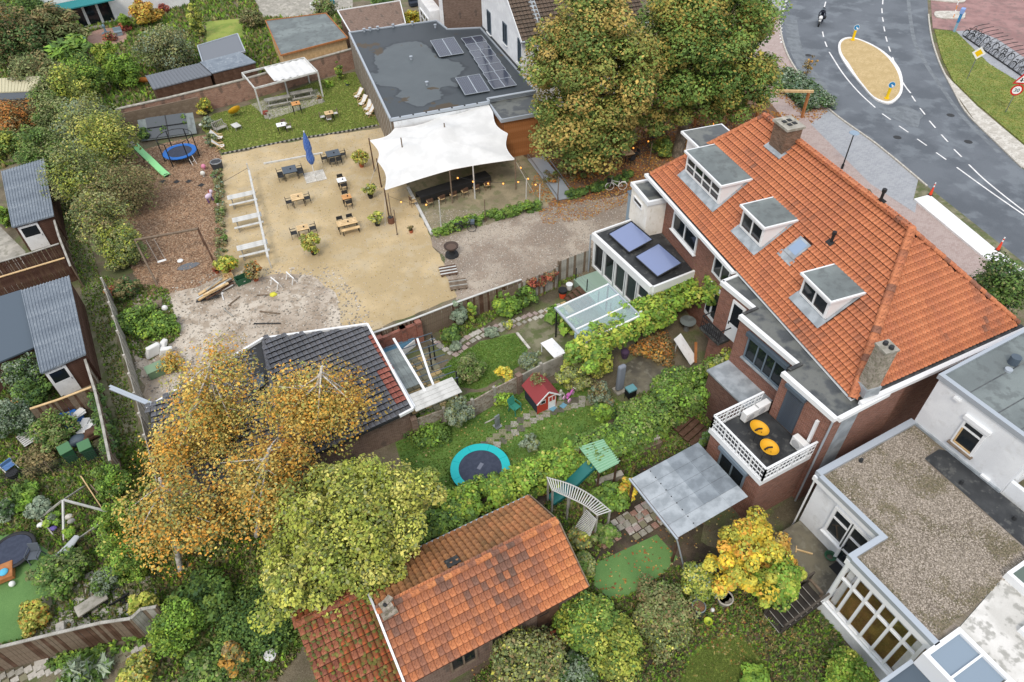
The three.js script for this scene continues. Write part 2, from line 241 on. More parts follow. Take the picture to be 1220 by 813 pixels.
// ---------------------------------------------------------------- materials
const M = {
soil: mott(0x57503f, 0x7a705c, 9, { f: 5, grain: 22, spot: 0x5a6a38, spotT: 0.56, spotF: 4, seed: 2, bump: 0.02 }),
darkSoil: mott(0x3d352b, 0x5e5142, 5, { f: 5, grain: 24, spot: 0x4d5030, spotT: 0.6, seed: 3, bump: 0.03 }),
leafSoil: mott(0x5a4636, 0x80664f, 6, { f: 6, grain: 30, spot: 0x8a5a34, spotT: 0.58, spotF: 14, seed: 4, bump: 0.02 }),
sand: mott(0xb09c76, 0xc6b18a, 11, { f: 5, grain: 13, n: 1024, spot: 0xb8a98c, spotT: 0.6, spotF: 6, seed: 5, bump: 0.008 }),
greySand: mott(0xa39585, 0xc6bcad, 10, { f: 6, grain: 14, spot: 0x8a7a68, spotT: 0.6, spotF: 10, seed: 6, bump: 0.03 }),
gravel: mott(0x8d8073, 0xb0a495, 12, { f: 5, grain: 24, n: 1024, spot: 0x8d7d6e, spotT: 0.56, spotF: 7, seed: 7, bump: 0.02 }),
terrace: mott(0x827a62, 0xa0957a, 8, { f: 5, grain: 16, spot: 0x6f7350, spotT: 0.58, seed: 8, bump: 0.01 }),
bark: mott(0x84684f, 0xa78668, 5, { f: 8, grain: 34, spot: 0x6c4c3a, spotT: 0.58, spotF: 12, seed: 9, bump: 0.03 }),
lawn: mott(0x768a38, 0x8f9c48, 7, { f: 5, grain: 22, spot: 0x9c9650, spotT: 0.63, spotF: 7, seed: 10, bump: 0.03 }),
lawnDeep: mott(0x4c6c2c, 0x628038, 6, { f: 6, grain: 20, spot: 0x6b7d33, spotT: 0.64, spotF: 10, seed: 11, bump: 0.03 }),
turf: mott(0x5b8046, 0x668b4d, 5, { f: 5, grain: 16, seed: 12 }),
verge: mott(0x6c7d3a, 0x868f48, 6, { f: 5, grain: 24, spot: 0x9b8e4c, spotT: 0.57, spotF: 9, seed: 13, bump: 0.03 }),
asphalt: mott(0x565c63, 0x666c73, 14, { f: 5, n: 1024, grain: 9, spot: 0x7b8288, spotT: 0.63, spotF: 5, seed: 14, rough: 0.72 }),
redPath: mott(0x8d6c69, 0xa37f7b, 9, { f: 5, grain: 9, spot: 0x7d6864, spotT: 0.6, seed: 15, rough: 0.8 }),
paveGrey: null, pavePink: null,
concrete: mott(0x9a968c, 0xb5b0a5, 4, { f: 6, grain: 10, spot: 0x7c7a6c, spotT: 0.6, seed: 16 }),
mossy: mott(0x68674e, 0x86826a, 4, { f: 6, grain: 14, spot: 0x4f5d2e, spotT: 0.54, spotF: 6, seed: 17, bump: 0.01 }),
wetSlab: mott(0x565248, 0x77715f, 4, { f: 5, grain: 10, spot: 0x8b8879, spotT: 0.66, seed: 18, rough: 0.5 }),
kerb: mott(0xb9b4aa, 0xd0ccc3, 2, { f: 5, n: 128, grain: 8, spot: 0x8f8b80, spotT: 0.66, seed: 19 }),
paint: mott(0xdedddb, 0xf0efee, 2, { f: 6, n: 256, grain: 4, spot: 0x9c9c9b, spotT: 0.74, spotF: 14, seed: 20, rough: 0.6 }),
white: mott(0xe6e7e8, 0xf4f5f5, 3, { spotK: 0.3, f: 5, n: 256, grain: 3, spot: 0xc9c8c2, spotT: 0.7, seed: 23, rough: 0.55 }),
render: mott(0xdcdfe2, 0xe9ecee, 5, { spotK: 0.3, f: 5, n: 512, grain: 7, spot: 0xc3c4c2, spotT: 0.67, spotF: 7, seed: 24, rough: 0.9 }),
cream: mott(0xe9e4d8, 0xf3efe6, 3, { f: 5, n: 256, grain: 4, spot: 0xd2c9b8, spotT: 0.7, seed: 25, rough: 0.85 }),
felt: mott(0x44484b, 0x565a5c, 7, { f: 4, n: 512, grain: 7, spot: 0x85877f, spotT: 0.6, spotF: 4, seed: 26, rough: 0.42 }),
feltGrey: mott(0x6c7474, 0x7f8887, 6, { f: 4, grain: 6, spot: 0x5e6464, spotT: 0.62, seed: 27, rough: 0.7 }),
feltDark: mott(0x2d2f31, 0x414344, 4, { f: 5, grain: 7, spot: 0x6a6a66, spotT: 0.66, spotF: 10, seed: 28, rough: 0.55 }),
gravelRoof: mott(0x776d61, 0x9a9084, 6, { f: 5, n: 1024, grain: 42, spot: 0x6d6450, spotT: 0.57, spotF: 6, seed: 29, bump: 0.04 }),
brick: brickMat(0x8d5a48, 0x7a4b3d, 0xa39a8e, 31), brickDark: brickMat(0x6e4a3e, 0x5d4036, 0x857a70, 32), brickBrown: brickMat(0x7d6558, 0x6c5549, 0x998e82, 33), brickPink: brickMat(0xa57c68, 0x8f6857, 0xb9aa9a, 34),
wood: woodMat(0x6e5f50, 0x8c7c6a, 41), woodDark: woodMat(0x4a3427, 0x634835, 42), woodGrey: woodMat(0x8d8a82, 0xb0ada4, 43), woodWarm: woodMat(0x9a6238, 0xb57a48, 44), woodPale: woodMat(0xc9a878, 0xdcbe90, 45), woodSilver: woodMat(0xb6b6b2, 0xd2d2ce, 46), woodShed: woodMat(0x4b3328, 0x5d4033, 47),
tableTop: woodMat(0xcfae7c, 0xe0c496, 48, 0.6), tableOrange: woodMat(0xc98d50, 0xdca468, 49, 0.6),
black: solid(0x1d1e20, { roughness: 0.6 }), dark: solid(0x2c2e30, { roughness: 0.7 }), metal: mat({ color: 0x9a9da0, roughness: 0.4, metalness: 0.7 }), zinc: mat({ color: 0xb4bcc4, roughness: 0.45, metalness: 0.35 }), lead: mott(0x8e959a, 0xa9b0b5, 2, { n: 128, f: 5, grain: 6, seed: 51, rough: 0.5 }),
trim: solid(0xe9ebec, { roughness: 0.5 }), trimGrey: solid(0x6c7a86, { roughness: 0.5 }), blueGrey: solid(0x4d5a66, { roughness: 0.55 }), shutter: mott(0x414a55, 0x4a545f, 1, { n: 64, f: 4, grain: 3, seed: 52, rough: 0.6 }),
glass: new THREE.MeshPhysicalMaterial({ color: 0x20262b, roughness: 0.06, metalness: 0, ior: 1.5, specularIntensity: 1, side: THREE.DoubleSide }),
pane: new THREE.MeshPhysicalMaterial({ color: 0xffffff, roughness: 0.03, transmission: 1, thickness: 0, ior: 1.5, side: THREE.DoubleSide }),
blue: solid(0x2f5ca8, { roughness: 0.8 }), teal: solid(0x12b3b6, { roughness: 0.6 }), tramp: mott(0x343b4c, 0x3c4354, 1, { n: 128, f: 8, grain: 5, seed: 53 }),
yellow: solid(0xe2ab22, { roughness: 0.6 }), green: solid(0x2d5b40, { roughness: 0.6 }), red: solid(0xb23a2e, { roughness: 0.6 }), plasticWhite: solid(0xe8e8e6, { roughness: 0.5 }),
terracotta: solid(0xa3583a, { roughness: 0.85 }), canvas: mott(0xd3d3d1, 0xdededc, 3, { n: 256, f: 4, grain: 3, seed: 54, rough: 0.95 }),
};
{ // concrete block paving in herringbone, blocks finer than the picture can show one by one
const pave = (a, b, j, seed) => { const A = hex(a), B = hex(b), J = hex(j); const t = tex(512, 2.4, (u, v) => { const nx = 12, ny = 24, r = Math.floor(v * ny), x = u * nx + (r % 2) * 0.5, c = Math.floor(x) % nx, fx = x - Math.floor(x), fy = v * ny - r, e = Math.min(Math.min(fx, 1 - fx) * 0.2, Math.min(fy, 1 - fy) * 0.1), k = hash(c, r, seed); return mixc(J, mixc(mixc(A, B, k), B, st(0.4, 0.7, fbm(u, v, 4, 4, seed))), st(0.002, 0.009, e)); }); return mat({ map: t, roughness: 0.85 }); };
M.paveGrey = pave(0x979aa0, 0xa9acb0, 0x85878a, 3); M.pavePink = pave(0xa4918b, 0xb4a49e, 0x8b7b75, 5); M.paveSand = pave(0xcdb486, 0xb9a070, 0x9c8a62, 7); M.paveRed = pave(0xa07a6c, 0xb08f80, 0x7f665c, 9);
}

// ---------------------------------------------------------------- ground and surfaces
S('ground', sheet([[-260, 160], [320, 160], [320, -330], [-260, -330]], 0), M.soil);
const patch = (name, poly, m, k) => S(name, sheet(/sand|gravel|terrace_|soil|lawn|bark|alley|garden/.test(name) && !/art/.test(name) ? rough(poly, /sandy|gravel|soil/.test(name) ? 0.35 : 0.15) : poly, 0.004 * k), m);
const yardPoly = [[2.78,-60.51],[7.70,-60.04],[12.87,-59.15],[17.05,-58.17],[15.86,-52.17],[15.04,-47.08],[14.27,-41.82],[13.45,-36.71],[12.84,-32.88],[9.47,-32.78],[6.58,-32.77],[5.23,-34.07],[5.80,-37.39],[5.03,-40.12],[3.18,-41.39],[0.70,-42.06],[-0.80,-42.60]]
const sandPoly = [[-6.74,-44.34],[-4.11,-43.55],[-0.53,-43.95],[6.76,-40.21],[7.26,-32.74],[3.67,-34.06],[-0.14,-34.82],[-5.35,-33.66],[-6.69,-33.14],[-7.11,-36.60],[-6.73,-40.68]]
patch('sandy_ground', sandPoly, M.greySand, 1);
patch('sand_yard', yardPoly, M.sand, 2);
patch('gravel_drive', [[15.18,-46.71],[17.25,-40.09],[22.94,-39.82],[27.17,-39.17],[30.46,-38.69],[31.73,-35.41],[26.22,-31.07],[22.79,-32.36],[19.15,-32.04],[12.78,-32.62],[13.57,-36.98]], M.gravel, 1);
patch('terrace_ground', [[15.11,-47.63],[19.00,-50.33],[25.59,-48.13],[27.14,-41.65],[23.45,-39.39],[14.26,-39.59],[14.48,-42.47]], M.terrace, 3);
patch('leafy_soil', [[22.72,-46.54],[29.45,-51.20],[39.66,-55.48],[50.94,-51.01],[52.96,-44.85],[51.21,-38.32],[43.27,-37.73],[38.55,-36.51],[32.84,-36.87],[29.75,-37.67],[22.88,-39.72]], M.leafSoil, 2);
const lawnUpPoly = [[3.12,-60.81],[10.00,-59.93],[16.90,-58.73],[18.27,-65.69],[18.86,-71.36],[15.67,-71.20],[6.89,-69.15],[3.98,-69.11],[2.44,-67.30],[2.50,-63.43]]
patch('lawn', lawnUpPoly, M.lawn, 3);
const barkPoly = [[-5.34,-64.61],[-0.86,-65.43],[2.79,-65.10],[2.85,-60.14],[-0.68,-43.17],[-3.00,-42.92],[-5.47,-43.21],[-6.27,-48.58],[-6.09,-55.97]]
patch('bark_playground', barkPoly, M.bark, 3);
patch('alley', [[-10.12,-60.41],[-8.83,-58.95],[-8.11,-46.88],[-7.68,-40.31],[-7.54,-34.51],[-7.42,-29.59],[-8.43,-28.90],[-8.89,-33.80],[-9.21,-41.18],[-9.54,-48.23]], M.mossy, 1);
const lawnMidPoly = [[8.45,-26.84],[10.28,-28.00],[12.24,-28.31],[14.55,-27.94],[14.55,-26.33],[13.40,-25.29],[11.40,-24.88],[10.33,-24.89],[9.26,-25.78]]
patch('lawn', lawnMidPoly, M.lawnDeep, 2);
patch('paved_terrace', [[14.51,-27.96],[16.45,-28.64],[18.26,-28.34],[18.47,-25.89],[16.05,-23.95],[14.59,-24.77],[14.69,-26.17]], M.mossy, 1);
const lawnTrPoly = [[4.89,-24.02],[6.75,-24.89],[9.84,-24.74],[13.71,-23.69],[16.77,-21.22],[17.20,-19.74],[14.11,-18.87],[10.49,-18.06],[6.67,-18.17],[4.99,-18.55],[4.45,-20.54]]
patch('lawn', lawnTrPoly, M.lawnDeep, 1);
const turfPoly = [[10.37,-12.41],[13.79,-12.23],[13.92,-10.78],[12.76,-10.44],[10.79,-10.37],[10.01,-10.63],[9.73,-11.56]]
patch('artificial_lawn', turfPoly, M.turf, 2);
const lawnBrPoly = [[10.33,-6.26],[11.62,-6.86],[12.89,-6.96],[14.09,-6.51],[14.10,-5.04],[13.53,-4.31]]
patch('lawn', lawnBrPoly, M.lawn, 2);
patch('garden_soil', [[6.25,-17.31],[10.23,-17.61],[17.90,-19.49],[23.75,-19.20],[19.75,-13.21],[15.38,-11.21],[18.34,-7.14],[16.53,-3.03],[2.70,-9.97]], M.darkSoil, 1);
const turfBlPoly = [[-15.48,-28.29],[-13.28,-27.28],[-11.81,-24.84],[-11.48,-23.12],[-12.35,-22.46],[-13.66,-21.47],[-15.68,-22.37]]
patch('artificial_lawn', turfBlPoly, M.turf, 2);
patch('garden_soil', [[-11.68,-28.93],[-9.69,-28.70],[-7.99,-24.14],[-6.60,-19.52],[-7.79,-18.87],[-10.58,-22.62],[-12.20,-25.96]], M.darkSoil, 1);
patch('garden_path', [[-15.15,-30.28],[-12.02,-30.18],[-9.18,-29.81],[-8.52,-28.05],[-11.71,-28.48],[-14.38,-28.47]], M.mossy, 1);
patch('lawn', [[-7.27,-18.79],[-2.94,-18.88],[-0.91,-16.39],[-2.77,-15.28],[-5.56,-15.62],[-7.70,-17.18]], M.lawnDeep, 1);
const farLawn = [[7.88,-95.08],[11.79,-93.98],[11.05,-87.48],[6.62,-87.26]], farPatio = loop([[-5.32,-96.76],[-4.52,-98.90],[-2.87,-99.25],[-1.24,-97.70],[-1.03,-95.17],[-1.88,-93.13],[-3.44,-93.08],[-4.89,-94.21]], 40), farYard = [[15.49,-103.28],[28.17,-99.33],[24.97,-89.93],[17.61,-90.39],[14.36,-93.07]];
patch('lawn', farLawn, M.lawn, 2);
patch('round_patio', farPatio, M.paveRed, 2);
patch('courtyard', farYard, M.concrete, 2);
patch('courtyard', [[18.35,-22.25],[20.05,-22.49],[22.04,-21.78],[20.75,-20.12],[19.11,-19.54],[17.64,-20.36]], M.wetSlab, 2);
patch('courtyard', [[-16.32,-45.65],[-13.41,-44.01],[-12.72,-53.44],[-14.38,-58.10],[-16.69,-59.43]], M.concrete, 1);

// road
const kerbL = curve([[77.96,-69.46],[68.38,-61.00],[62.76,-54.79],[58.81,-49.15],[54.46,-40.21],[52.90,-33.35],[51.20,-27.54],[49.46,-21.93],[48.33,-16.76],[47.30,-11.81]], 60);
const kerbR = curve([[54.57,-13.19],[59.66,-24.37],[61.89,-28.59],[64.49,-33.31],[67.66,-37.11],[70.92,-40.87],[75.28,-45.31],[80.05,-49.60],[86.61,-55.06],[92.72,-60.13]], 50);
S('road', sheet([...kerbL, ...kerbR], 0.016), M.asphalt);
patch('pavement', [[68.38,-61.00],[62.76,-54.79],[58.81,-49.15],[54.46,-40.21],[52.90,-33.35],[51.20,-27.54],[49.46,-21.93],[48.33,-16.76],[46.44,-17.00],[48.30,-26.05],[45.61,-30.61],[48.48,-38.36],[52.39,-47.72],[65.03,-63.08]], M.pavePink, 3);
patch('pavement', [[48.92,-32.04],[51.20,-27.69],[48.39,-25.88],[46.45,-18.63],[46.21,-16.68],[43.75,-15.43],[43.91,-18.83],[45.62,-26.68]], M.pavePink, 2);
patch('block_paving', [[54.39,-40.25],[52.90,-33.35],[51.20,-27.54],[47.08,-24.65],[47.46,-29.14],[50.87,-38.87]], M.paveGrey, 4);
patch('road', [[68.38,-61.00],[77.96,-69.46],[72.87,-72.67],[66.80,-61.98]], M.paveGrey, 5);
const kerbStones = (name, line, w, y1) => { // each kerbstone a piece of its own
const k = tag(new THREE.Group(), null, null, null, 'structure'); k.name = numbered(name); scene.add(k);
const c = new THREE.CatmullRomCurve3(line.map(([x, z]) => new THREE.Vector3(x, 0, z))), L = c.getLength(), n = Math.min(90, Math.round(L / 1)), pts = c.getSpacedPoints(n), g = rbox(w, y1, 0.98, 0, y1 / 2, 0, 0.02, 1);
for (let i = 0; i < n; i++) { const a = pts[i], b = pts[i + 1], o = P(k, 'kerbstone', g, M.kerb); o.position.set((a.x + b.x) / 2, rr(-0.006, 0.006), (a.z + b.z) / 2); o.rotation.y = Math.atan2(b.x - a.x, b.z - a.z); o.scale.z = a.distanceTo(b); }
};
kerbStones('kerb', kerbL.slice(8, 42), 0.16, 0.12);
kerbStones('kerb', kerbR.slice(6, 42), 0.16, 0.12);
patch('red_path', [[93.02,-59.94],[86.92,-54.87],[79.37,-48.59],[80.75,-46.81],[82.70,-45.76],[82.45,-42.89],[80.35,-38.29],[77.76,-30.21],[109.64,-49.45]], M.redPath, 5);
const vergePoly = [[79.05,-48.16],[80.53,-46.63],[75.81,-39.19],[74.03,-34.03],[72.51,-29.05],[62.78,-22.95],[63.51,-26.96],[66.84,-33.90],[69.37,-38.41],[73.18,-42.63]]
S('verge', prism(vergePoly, 0, 0.1), M.verge);
S('pale_strip', sheet([[70.91,-41.00],[69.28,-38.47],[66.52,-33.66],[63.33,-26.84],[61.47,-22.13],[57.51,-19.65],[59.82,-24.48],[63.45,-31.42],[67.09,-36.31]], 0.03), M.kerb);
S('bicycle_stand_paving', prism([[80.68,-46.69],[82.70,-45.76],[82.45,-42.89],[80.24,-38.22],[78.36,-32.72],[72.93,-29.32],[74.21,-34.16],[75.91,-39.26]], 0, 0.06), M.paveGrey);
for (const poly of [[[83.15,-51.42],[83.97,-51.77],[86.47,-49.97],[85.70,-49.25],[84.63,-48.74],[82.44,-50.42]], [[87.38,-55.71],[90.95,-53.47],[89.40,-52.22],[86.70,-55.00]]]) { const p = loop(poly, 30); S('path_island', prism(p, 0, 0.12), M.kerb); }
{
const out = loop([[68.64,-51.49],[69.45,-51.29],[69.83,-50.09],[69.46,-47.23],[67.60,-43.52],[64.62,-40.38],[61.97,-38.54],[59.89,-38.04],[59.55,-39.16],[60.86,-42.05],[63.33,-46.42],[65.36,-49.23],[67.43,-51.05]], 56), cx = out.reduce((s, p) => s + p[0], 0) / out.length, cz = out.reduce((s, p) => s + p[1], 0) / out.length;
const inn = out.map(([x, z]) => { const d = Math.hypot(x - cx, z - cz), k = (d - 0.42) / d; return [cx + (x - cx) * k, cz + (z - cz) * k]; });
const sh = new THREE.Shape(out.map(([x, z]) => new THREE.Vector2(x, -z))); sh.holes.push(new THREE.Path(inn.map(([x, z]) => new THREE.Vector2(x, -z))));
const g = new THREE.ExtrudeGeometry(sh, { depth: 0.14, bevelEnabled: false }); g.rotateX(-PI / 2);
S('traffic_island_kerb', uvm(g), M.paint); S('traffic_island', prism(inn, 0, 0.15), M.paveSand);
}
{ // painted lines
const lines = [];
const ln = (pts, w = 0.13) => lines.push(ribbon(pts.length > 2 ? curve(pts, 24) : pts, -w / 2, w / 2, 0.02, 0));
for (const s of [[[75.85,-61.03],[74.31,-59.79]], [[68.26,-54.24],[67.19,-53.05]], [[66.32,-52.02],[65.39,-50.84]], [[57.92,-37.06],[57.63,-35.86]], [[57.30,-34.67],[57.02,-33.45]], [[56.68,-32.25],[56.40,-31.06]], [[56.08,-29.88],[55.79,-28.69]], [[84.74,-60.06],[80.86,-56.81]], [[79.68,-55.92],[78.43,-54.78]], [[77.41,-53.87],[76.38,-52.85]], [[75.21,-51.78],[74.14,-50.71]], [[73.03,-49.63],[71.99,-48.55]], [[71.04,-47.54],[70.09,-46.50]], [[63.26,-38.21],[62.55,-37.21]], [[61.76,-36.07],[61.08,-34.98]], [[60.40,-33.97],[59.72,-32.81]], [[59.11,-31.74],[58.49,-30.59]], [[57.83,-29.51],[57.26,-28.34]]]) ln(s);
for (const s of [[[64.55,-49.73],[61.45,-44.83],[59.53,-41.12],[58.37,-38.25]], [[69.09,-45.39],[65.82,-41.76],[64.29,-39.70],[63.65,-38.65]], [[55.46,-27.44],[54.55,-23.96],[53.74,-20.39],[53.05,-16.85]], [[56.68,-27.25],[55.67,-25.05],[54.20,-20.70],[53.30,-17.01]]]) ln(s, 0.14);
lines.forEach((g) => S('road_marking', g, M.paint));
for (let i = 0; i < 13; i++) { const a = kerbL[6 + i]; const t = [[71.94,-63.65],[70.78,-62.71],[69.67,-61.78],[68.60,-60.86],[67.61,-59.93],[66.65,-59.01],[65.84,-58.20],[65.06,-57.39],[64.25,-56.55],[63.55,-55.82],[62.93,-55.13],[62.25,-54.36],[73.20,-64.57]][i]; S('road_marking', box(0.5, 0.004, 0.25, t[0], 0.024, t[1], 0.5), M.paint); }
}
S('platform', prism([[48.39,-25.88],[49.91,-25.69],[47.87,-18.46],[47.52,-16.21],[46.93,-14.65],[45.89,-14.73],[46.21,-16.68],[46.45,-18.63]], 0, 0.16), M.white);
patch('brown_strip', [[51.28,-27.76],[48.37,-16.78],[47.80,-15.22],[46.93,-14.65],[47.52,-16.21],[47.87,-18.46],[49.91,-25.69],[48.45,-25.93]], M.mossy, 5);
const worn = mott(0x686e73, 0x787e83, 3, { f: 8, n: 256, grain: 12, seed: 95, rough: 0.8 });
S('worn_asphalt', ribbon(curve([[85.95,-57.36],[79.43,-51.62],[73.95,-46.48],[70.52,-42.40],[67.63,-38.57],[63.77,-33.22],[60.50,-27.20]], 40), -0.2, 0.2, 0.019, 0), worn);
S('worn_asphalt', ribbon(curve([[67.88,-58.75],[63.39,-53.66],[59.88,-48.83],[57.20,-43.66]], 24), -0.7, 0.7, 0.019, 0), worn);
S('asphalt_patch', sheet(rough([[58.53,-37.89],[61.53,-37.17],[60.88,-34.94],[58.26,-33.53],[58.13,-35.56]], 0.2), 0.018), worn);
for (const p of [[62.05,-50.21], [55.45,-33.30], [62.92,-33.73], [59.96,-29.72]]) S('manhole_cover', cyl(0.34, 0.34, 0.006, p[0], 0.018, p[1], 20), M.dark);

// ---------------------------------------------------------------- building kit
// window in a wall: c is its lower left corner seen from outside, yaw turns local z to the outward normal
function win(parent, c, yaw, w, h, { v = [], t = [], fw = 0.07, m = M.trim, pane = M.glass, sill, name = 'window', d = 0.09, frameName } = {}) {
const tr = (g) => { g.rotateY(yaw); g.translate(c[0], c[1], c[2]); return g; };
const gs = [bx(-fw / 2, -fw / 2, -0.06, w + fw / 2, fw / 2, d), bx(-fw / 2, h - fw / 2, -0.06, w + fw / 2, h + fw / 2, d), bx(-fw / 2, fw / 2, -0.06, fw / 2, h - fw / 2, d), bx(w - fw / 2, fw / 2, -0.06, w + fw / 2, h - fw / 2, d)];
const xs = [0, ...v.map((q) => q * w), w], ys = [0, ...t.map((q) => q * h), h];
for (const q of v) gs.push(bx(q * w - fw * 0.4, fw / 2, -0.05, q * w + fw * 0.4, h - fw / 2, d - 0.012));
for (const q of t) gs.push(bx(fw / 2, q * h - fw * 0.4, -0.05, w - fw / 2, q * h + fw * 0.4, d - 0.02));
const f = P(parent, name, gs.map(tr), m);
for (let i = 0; i < xs.length - 1; i++) for (let j = 0; j < ys.length - 1; j++) P(f, 'pane', tr(bx(xs[i] + fw * 0.3, ys[j] + fw * 0.3, 0.01, xs[i + 1] - fw * 0.3, ys[j + 1] - fw * 0.3, 0.024)), pane);
if (sill) P(f, 'sill', tr(bx(-0.12, -fw / 2 - 0.07, -0.05, w + 0.12, -fw / 2 - 0.004, 0.2)), sill);
return f;
}
// roof tiles laid in courses on a sloping polygon; A to B is the eave
const tileGeo = {};
function pantile(w, L, amp = 0.035) {
const key = w + '_' + L + '_' + amp; if (tileGeo[key]) return tileGeo[key];
const n = 6, pr = []; for (let i = 0; i <= n; i++) { const u = i / n; pr.push([(u - 0.5) * w * 0.965, amp * (1.5 * Math.pow(Math.sin(u * PI), 0.6) - 0.9)]); }
const a = [], q = (p1, p2, p3, p4) => a.push(...p1, ...p2, ...p3, ...p1, ...p3, ...p4), l = L / 2, f = 0.07;
for (let i = 0; i < n; i++) { const [x0, y0] = pr[i], [x1, y1] = pr[i + 1]; q([x0, y0, -l * 0.86], [x0, y0 + f, l], [x1, y1 + f, l], [x1, y1, -l * 0.86]); q([x0, y0 + f, l], [x0, y0 + f - 0.02, l - 0.004], [x1, y1 + f - 0.02, l - 0.004], [x1, y1 + f, l]); }
const g = new THREE.BufferGeometry(); g.setAttribute('position', new THREE.Float32BufferAttribute(a, 3)); g.computeVertexNormals(); return (tileGeo[key] = uvm(g));
}
function flatTile(w, L) { const key = 'f' + w + L; return tileGeo[key] || (tileGeo[key] = box(w * 0.975, 0.022, L * 1.08, 0, 0.03, 0, 0, 0.07)); }
const CAM = new THREE.Vector3(0, 30, 0);
function tileRoof(parent, slopes, { w, L, geo, mats, cols, base, max = 300, name = 'roof_tile', skip = () => false }) {
const all = [];
for (const { poly, A, B } of slopes) {
const a = new THREE.Vector3(...A), ex = new THREE.Vector3(...B).sub(a).normalize(), p = poly.map((q) => new THREE.Vector3(...q));
const n = p[1].clone().sub(p[0]).cross(p[2].clone().sub(p[0])).normalize(); if (n.y < 0) n.negate();
const ez = new THREE.Vector3().crossVectors(ex, n); if (ez.y > 0) { ez.negate(); } // ez runs down the slope
const X = new THREE.Vector3().crossVectors(n, ez), loc = p.map((q) => { const d = q.clone().sub(a); return [d.dot(ex), -d.dot(ez)]; });
const s0 = Math.min(...loc.map((q) => q[0])), s1 = Math.max(...loc.map((q) => q[0])), t0 = Math.min(...loc.map((q) => q[1])), t1 = Math.max(...loc.map((q) => q[1]));
for (let r = 0; t0 + (r + 0.5) * L < t1 + L * 0.4; r++) for (let c = 0; s0 + (c + 0.5) * w < s1; c++) {
const s = s0 + (c + 0.5) * w, t = t0 + (r + 0.5) * L; if (!inPoly(s, Math.min(t, t1 - 0.01), loc)) continue;
const o = a.clone().addScaledVector(ex, s).addScaledVector(ez, -t).addScaledVector(n, 0.012); if (skip(o)) continue;
const m = new THREE.Matrix4().makeBasis(X, n, ez).setPosition(o.addScaledVector(n, rr(0, 0.006))); m.multiply(new THREE.Matrix4().makeRotationY(rr(-0.02, 0.02)));
all.push({ m, k: 0.62 * vn(o.x * 0.8 + 50, o.z * 0.8 + o.y + 50, 256, 7) + 0.38 * rnd(), d: o.clone().add(parent.position).distanceTo(CAM) });
}
}
all.sort((a, b) => a.d - b.d);
for (const t of all.slice(0, max)) { const o = P(parent, name, geo, mats[Math.min(mats.length - 1, Math.floor(t.k * mats.length))]); t.m.decompose(o.position, o.quaternion, o.scale); }
const rest = all.slice(max); if (!rest.length) return;
const im = new THREE.InstancedMesh(geo, base, rest.length), c = new THREE.Color(); im.name = name + 's';
rest.forEach((t, i) => { im.setMatrixAt(i, t.m); const k = cols[Math.min(cols.length - 1, Math.floor(t.k * cols.length))], j = rr(0.93, 1.07); im.setColorAt(i, c.setRGB(k[0] * j, k[1] * j, k[2] * j)); });
im.userData.kind = 'stuff'; im.castShadow = im.receiveShadow = true; parent.add(im);
}
const tileMap = mott(0xdcd4cc, 0xffffff, 0.9, { f: 4, n: 256, grain: 12, spot: 0x7d6f66, spotT: 0.66, spotF: 7, seed: 61 }).map;
const orangeCols = [[0.68, 0.26, 0.12], [0.66, 0.245, 0.11], [0.64, 0.235, 0.105], [0.62, 0.225, 0.1], [0.61, 0.22, 0.1], [0.59, 0.21, 0.1], [0.55, 0.2, 0.095], [0.46, 0.175, 0.09], [0.32, 0.14, 0.085]];
const tileMats = (cols, rough = 0.75) => cols.map((c) => mat({ color: new THREE.Color().setRGB(...c), map: tileMap, roughness: rough }));
const orangeMats = tileMats(orangeCols), orangeBase = mat({ map: tileMap, roughness: 0.75 });
const roofUnder = solid(0x4a2a20), mortarMat = mott(0x8d8478, 0xa89f92, 1, { n: 128, f: 6, grain: 10, spot: 0x5f6148, spotT: 0.6, seed: 62 });
// half-round tiles along a ridge or hip
const ridgeGeo = (() => { const g = new THREE.CylinderGeometry(0.13, 0.15, 0.4, 10, 1, true, -PI / 2, PI); g.rotateX(PI / 2); g.rotateZ(PI); return uvm(g); })();
function ridgeRow(parent, a, b, mats = orangeMats, r = 1) {
const A = new THREE.Vector3(...a), B = new THREE.Vector3(...b), n = Math.max(1, Math.round(A.distanceTo(B) / 0.36)), d = B.clone().sub(A).normalize();
const m = new THREE.Matrix4().lookAt(B, A, new THREE.Vector3(0, 1, 0)), q = new THREE.Quaternion().setFromRotationMatrix(m);
for (let i = 0; i < n; i++) { const o = P(parent, 'ridge_tile', ridgeGeo, pick(mats)); o.position.copy(A).lerp(B, (i + 0.5) / n); o.position.y += 0.015 * (i % 2); o.quaternion.copy(q); o.scale.setScalar(r); }
}

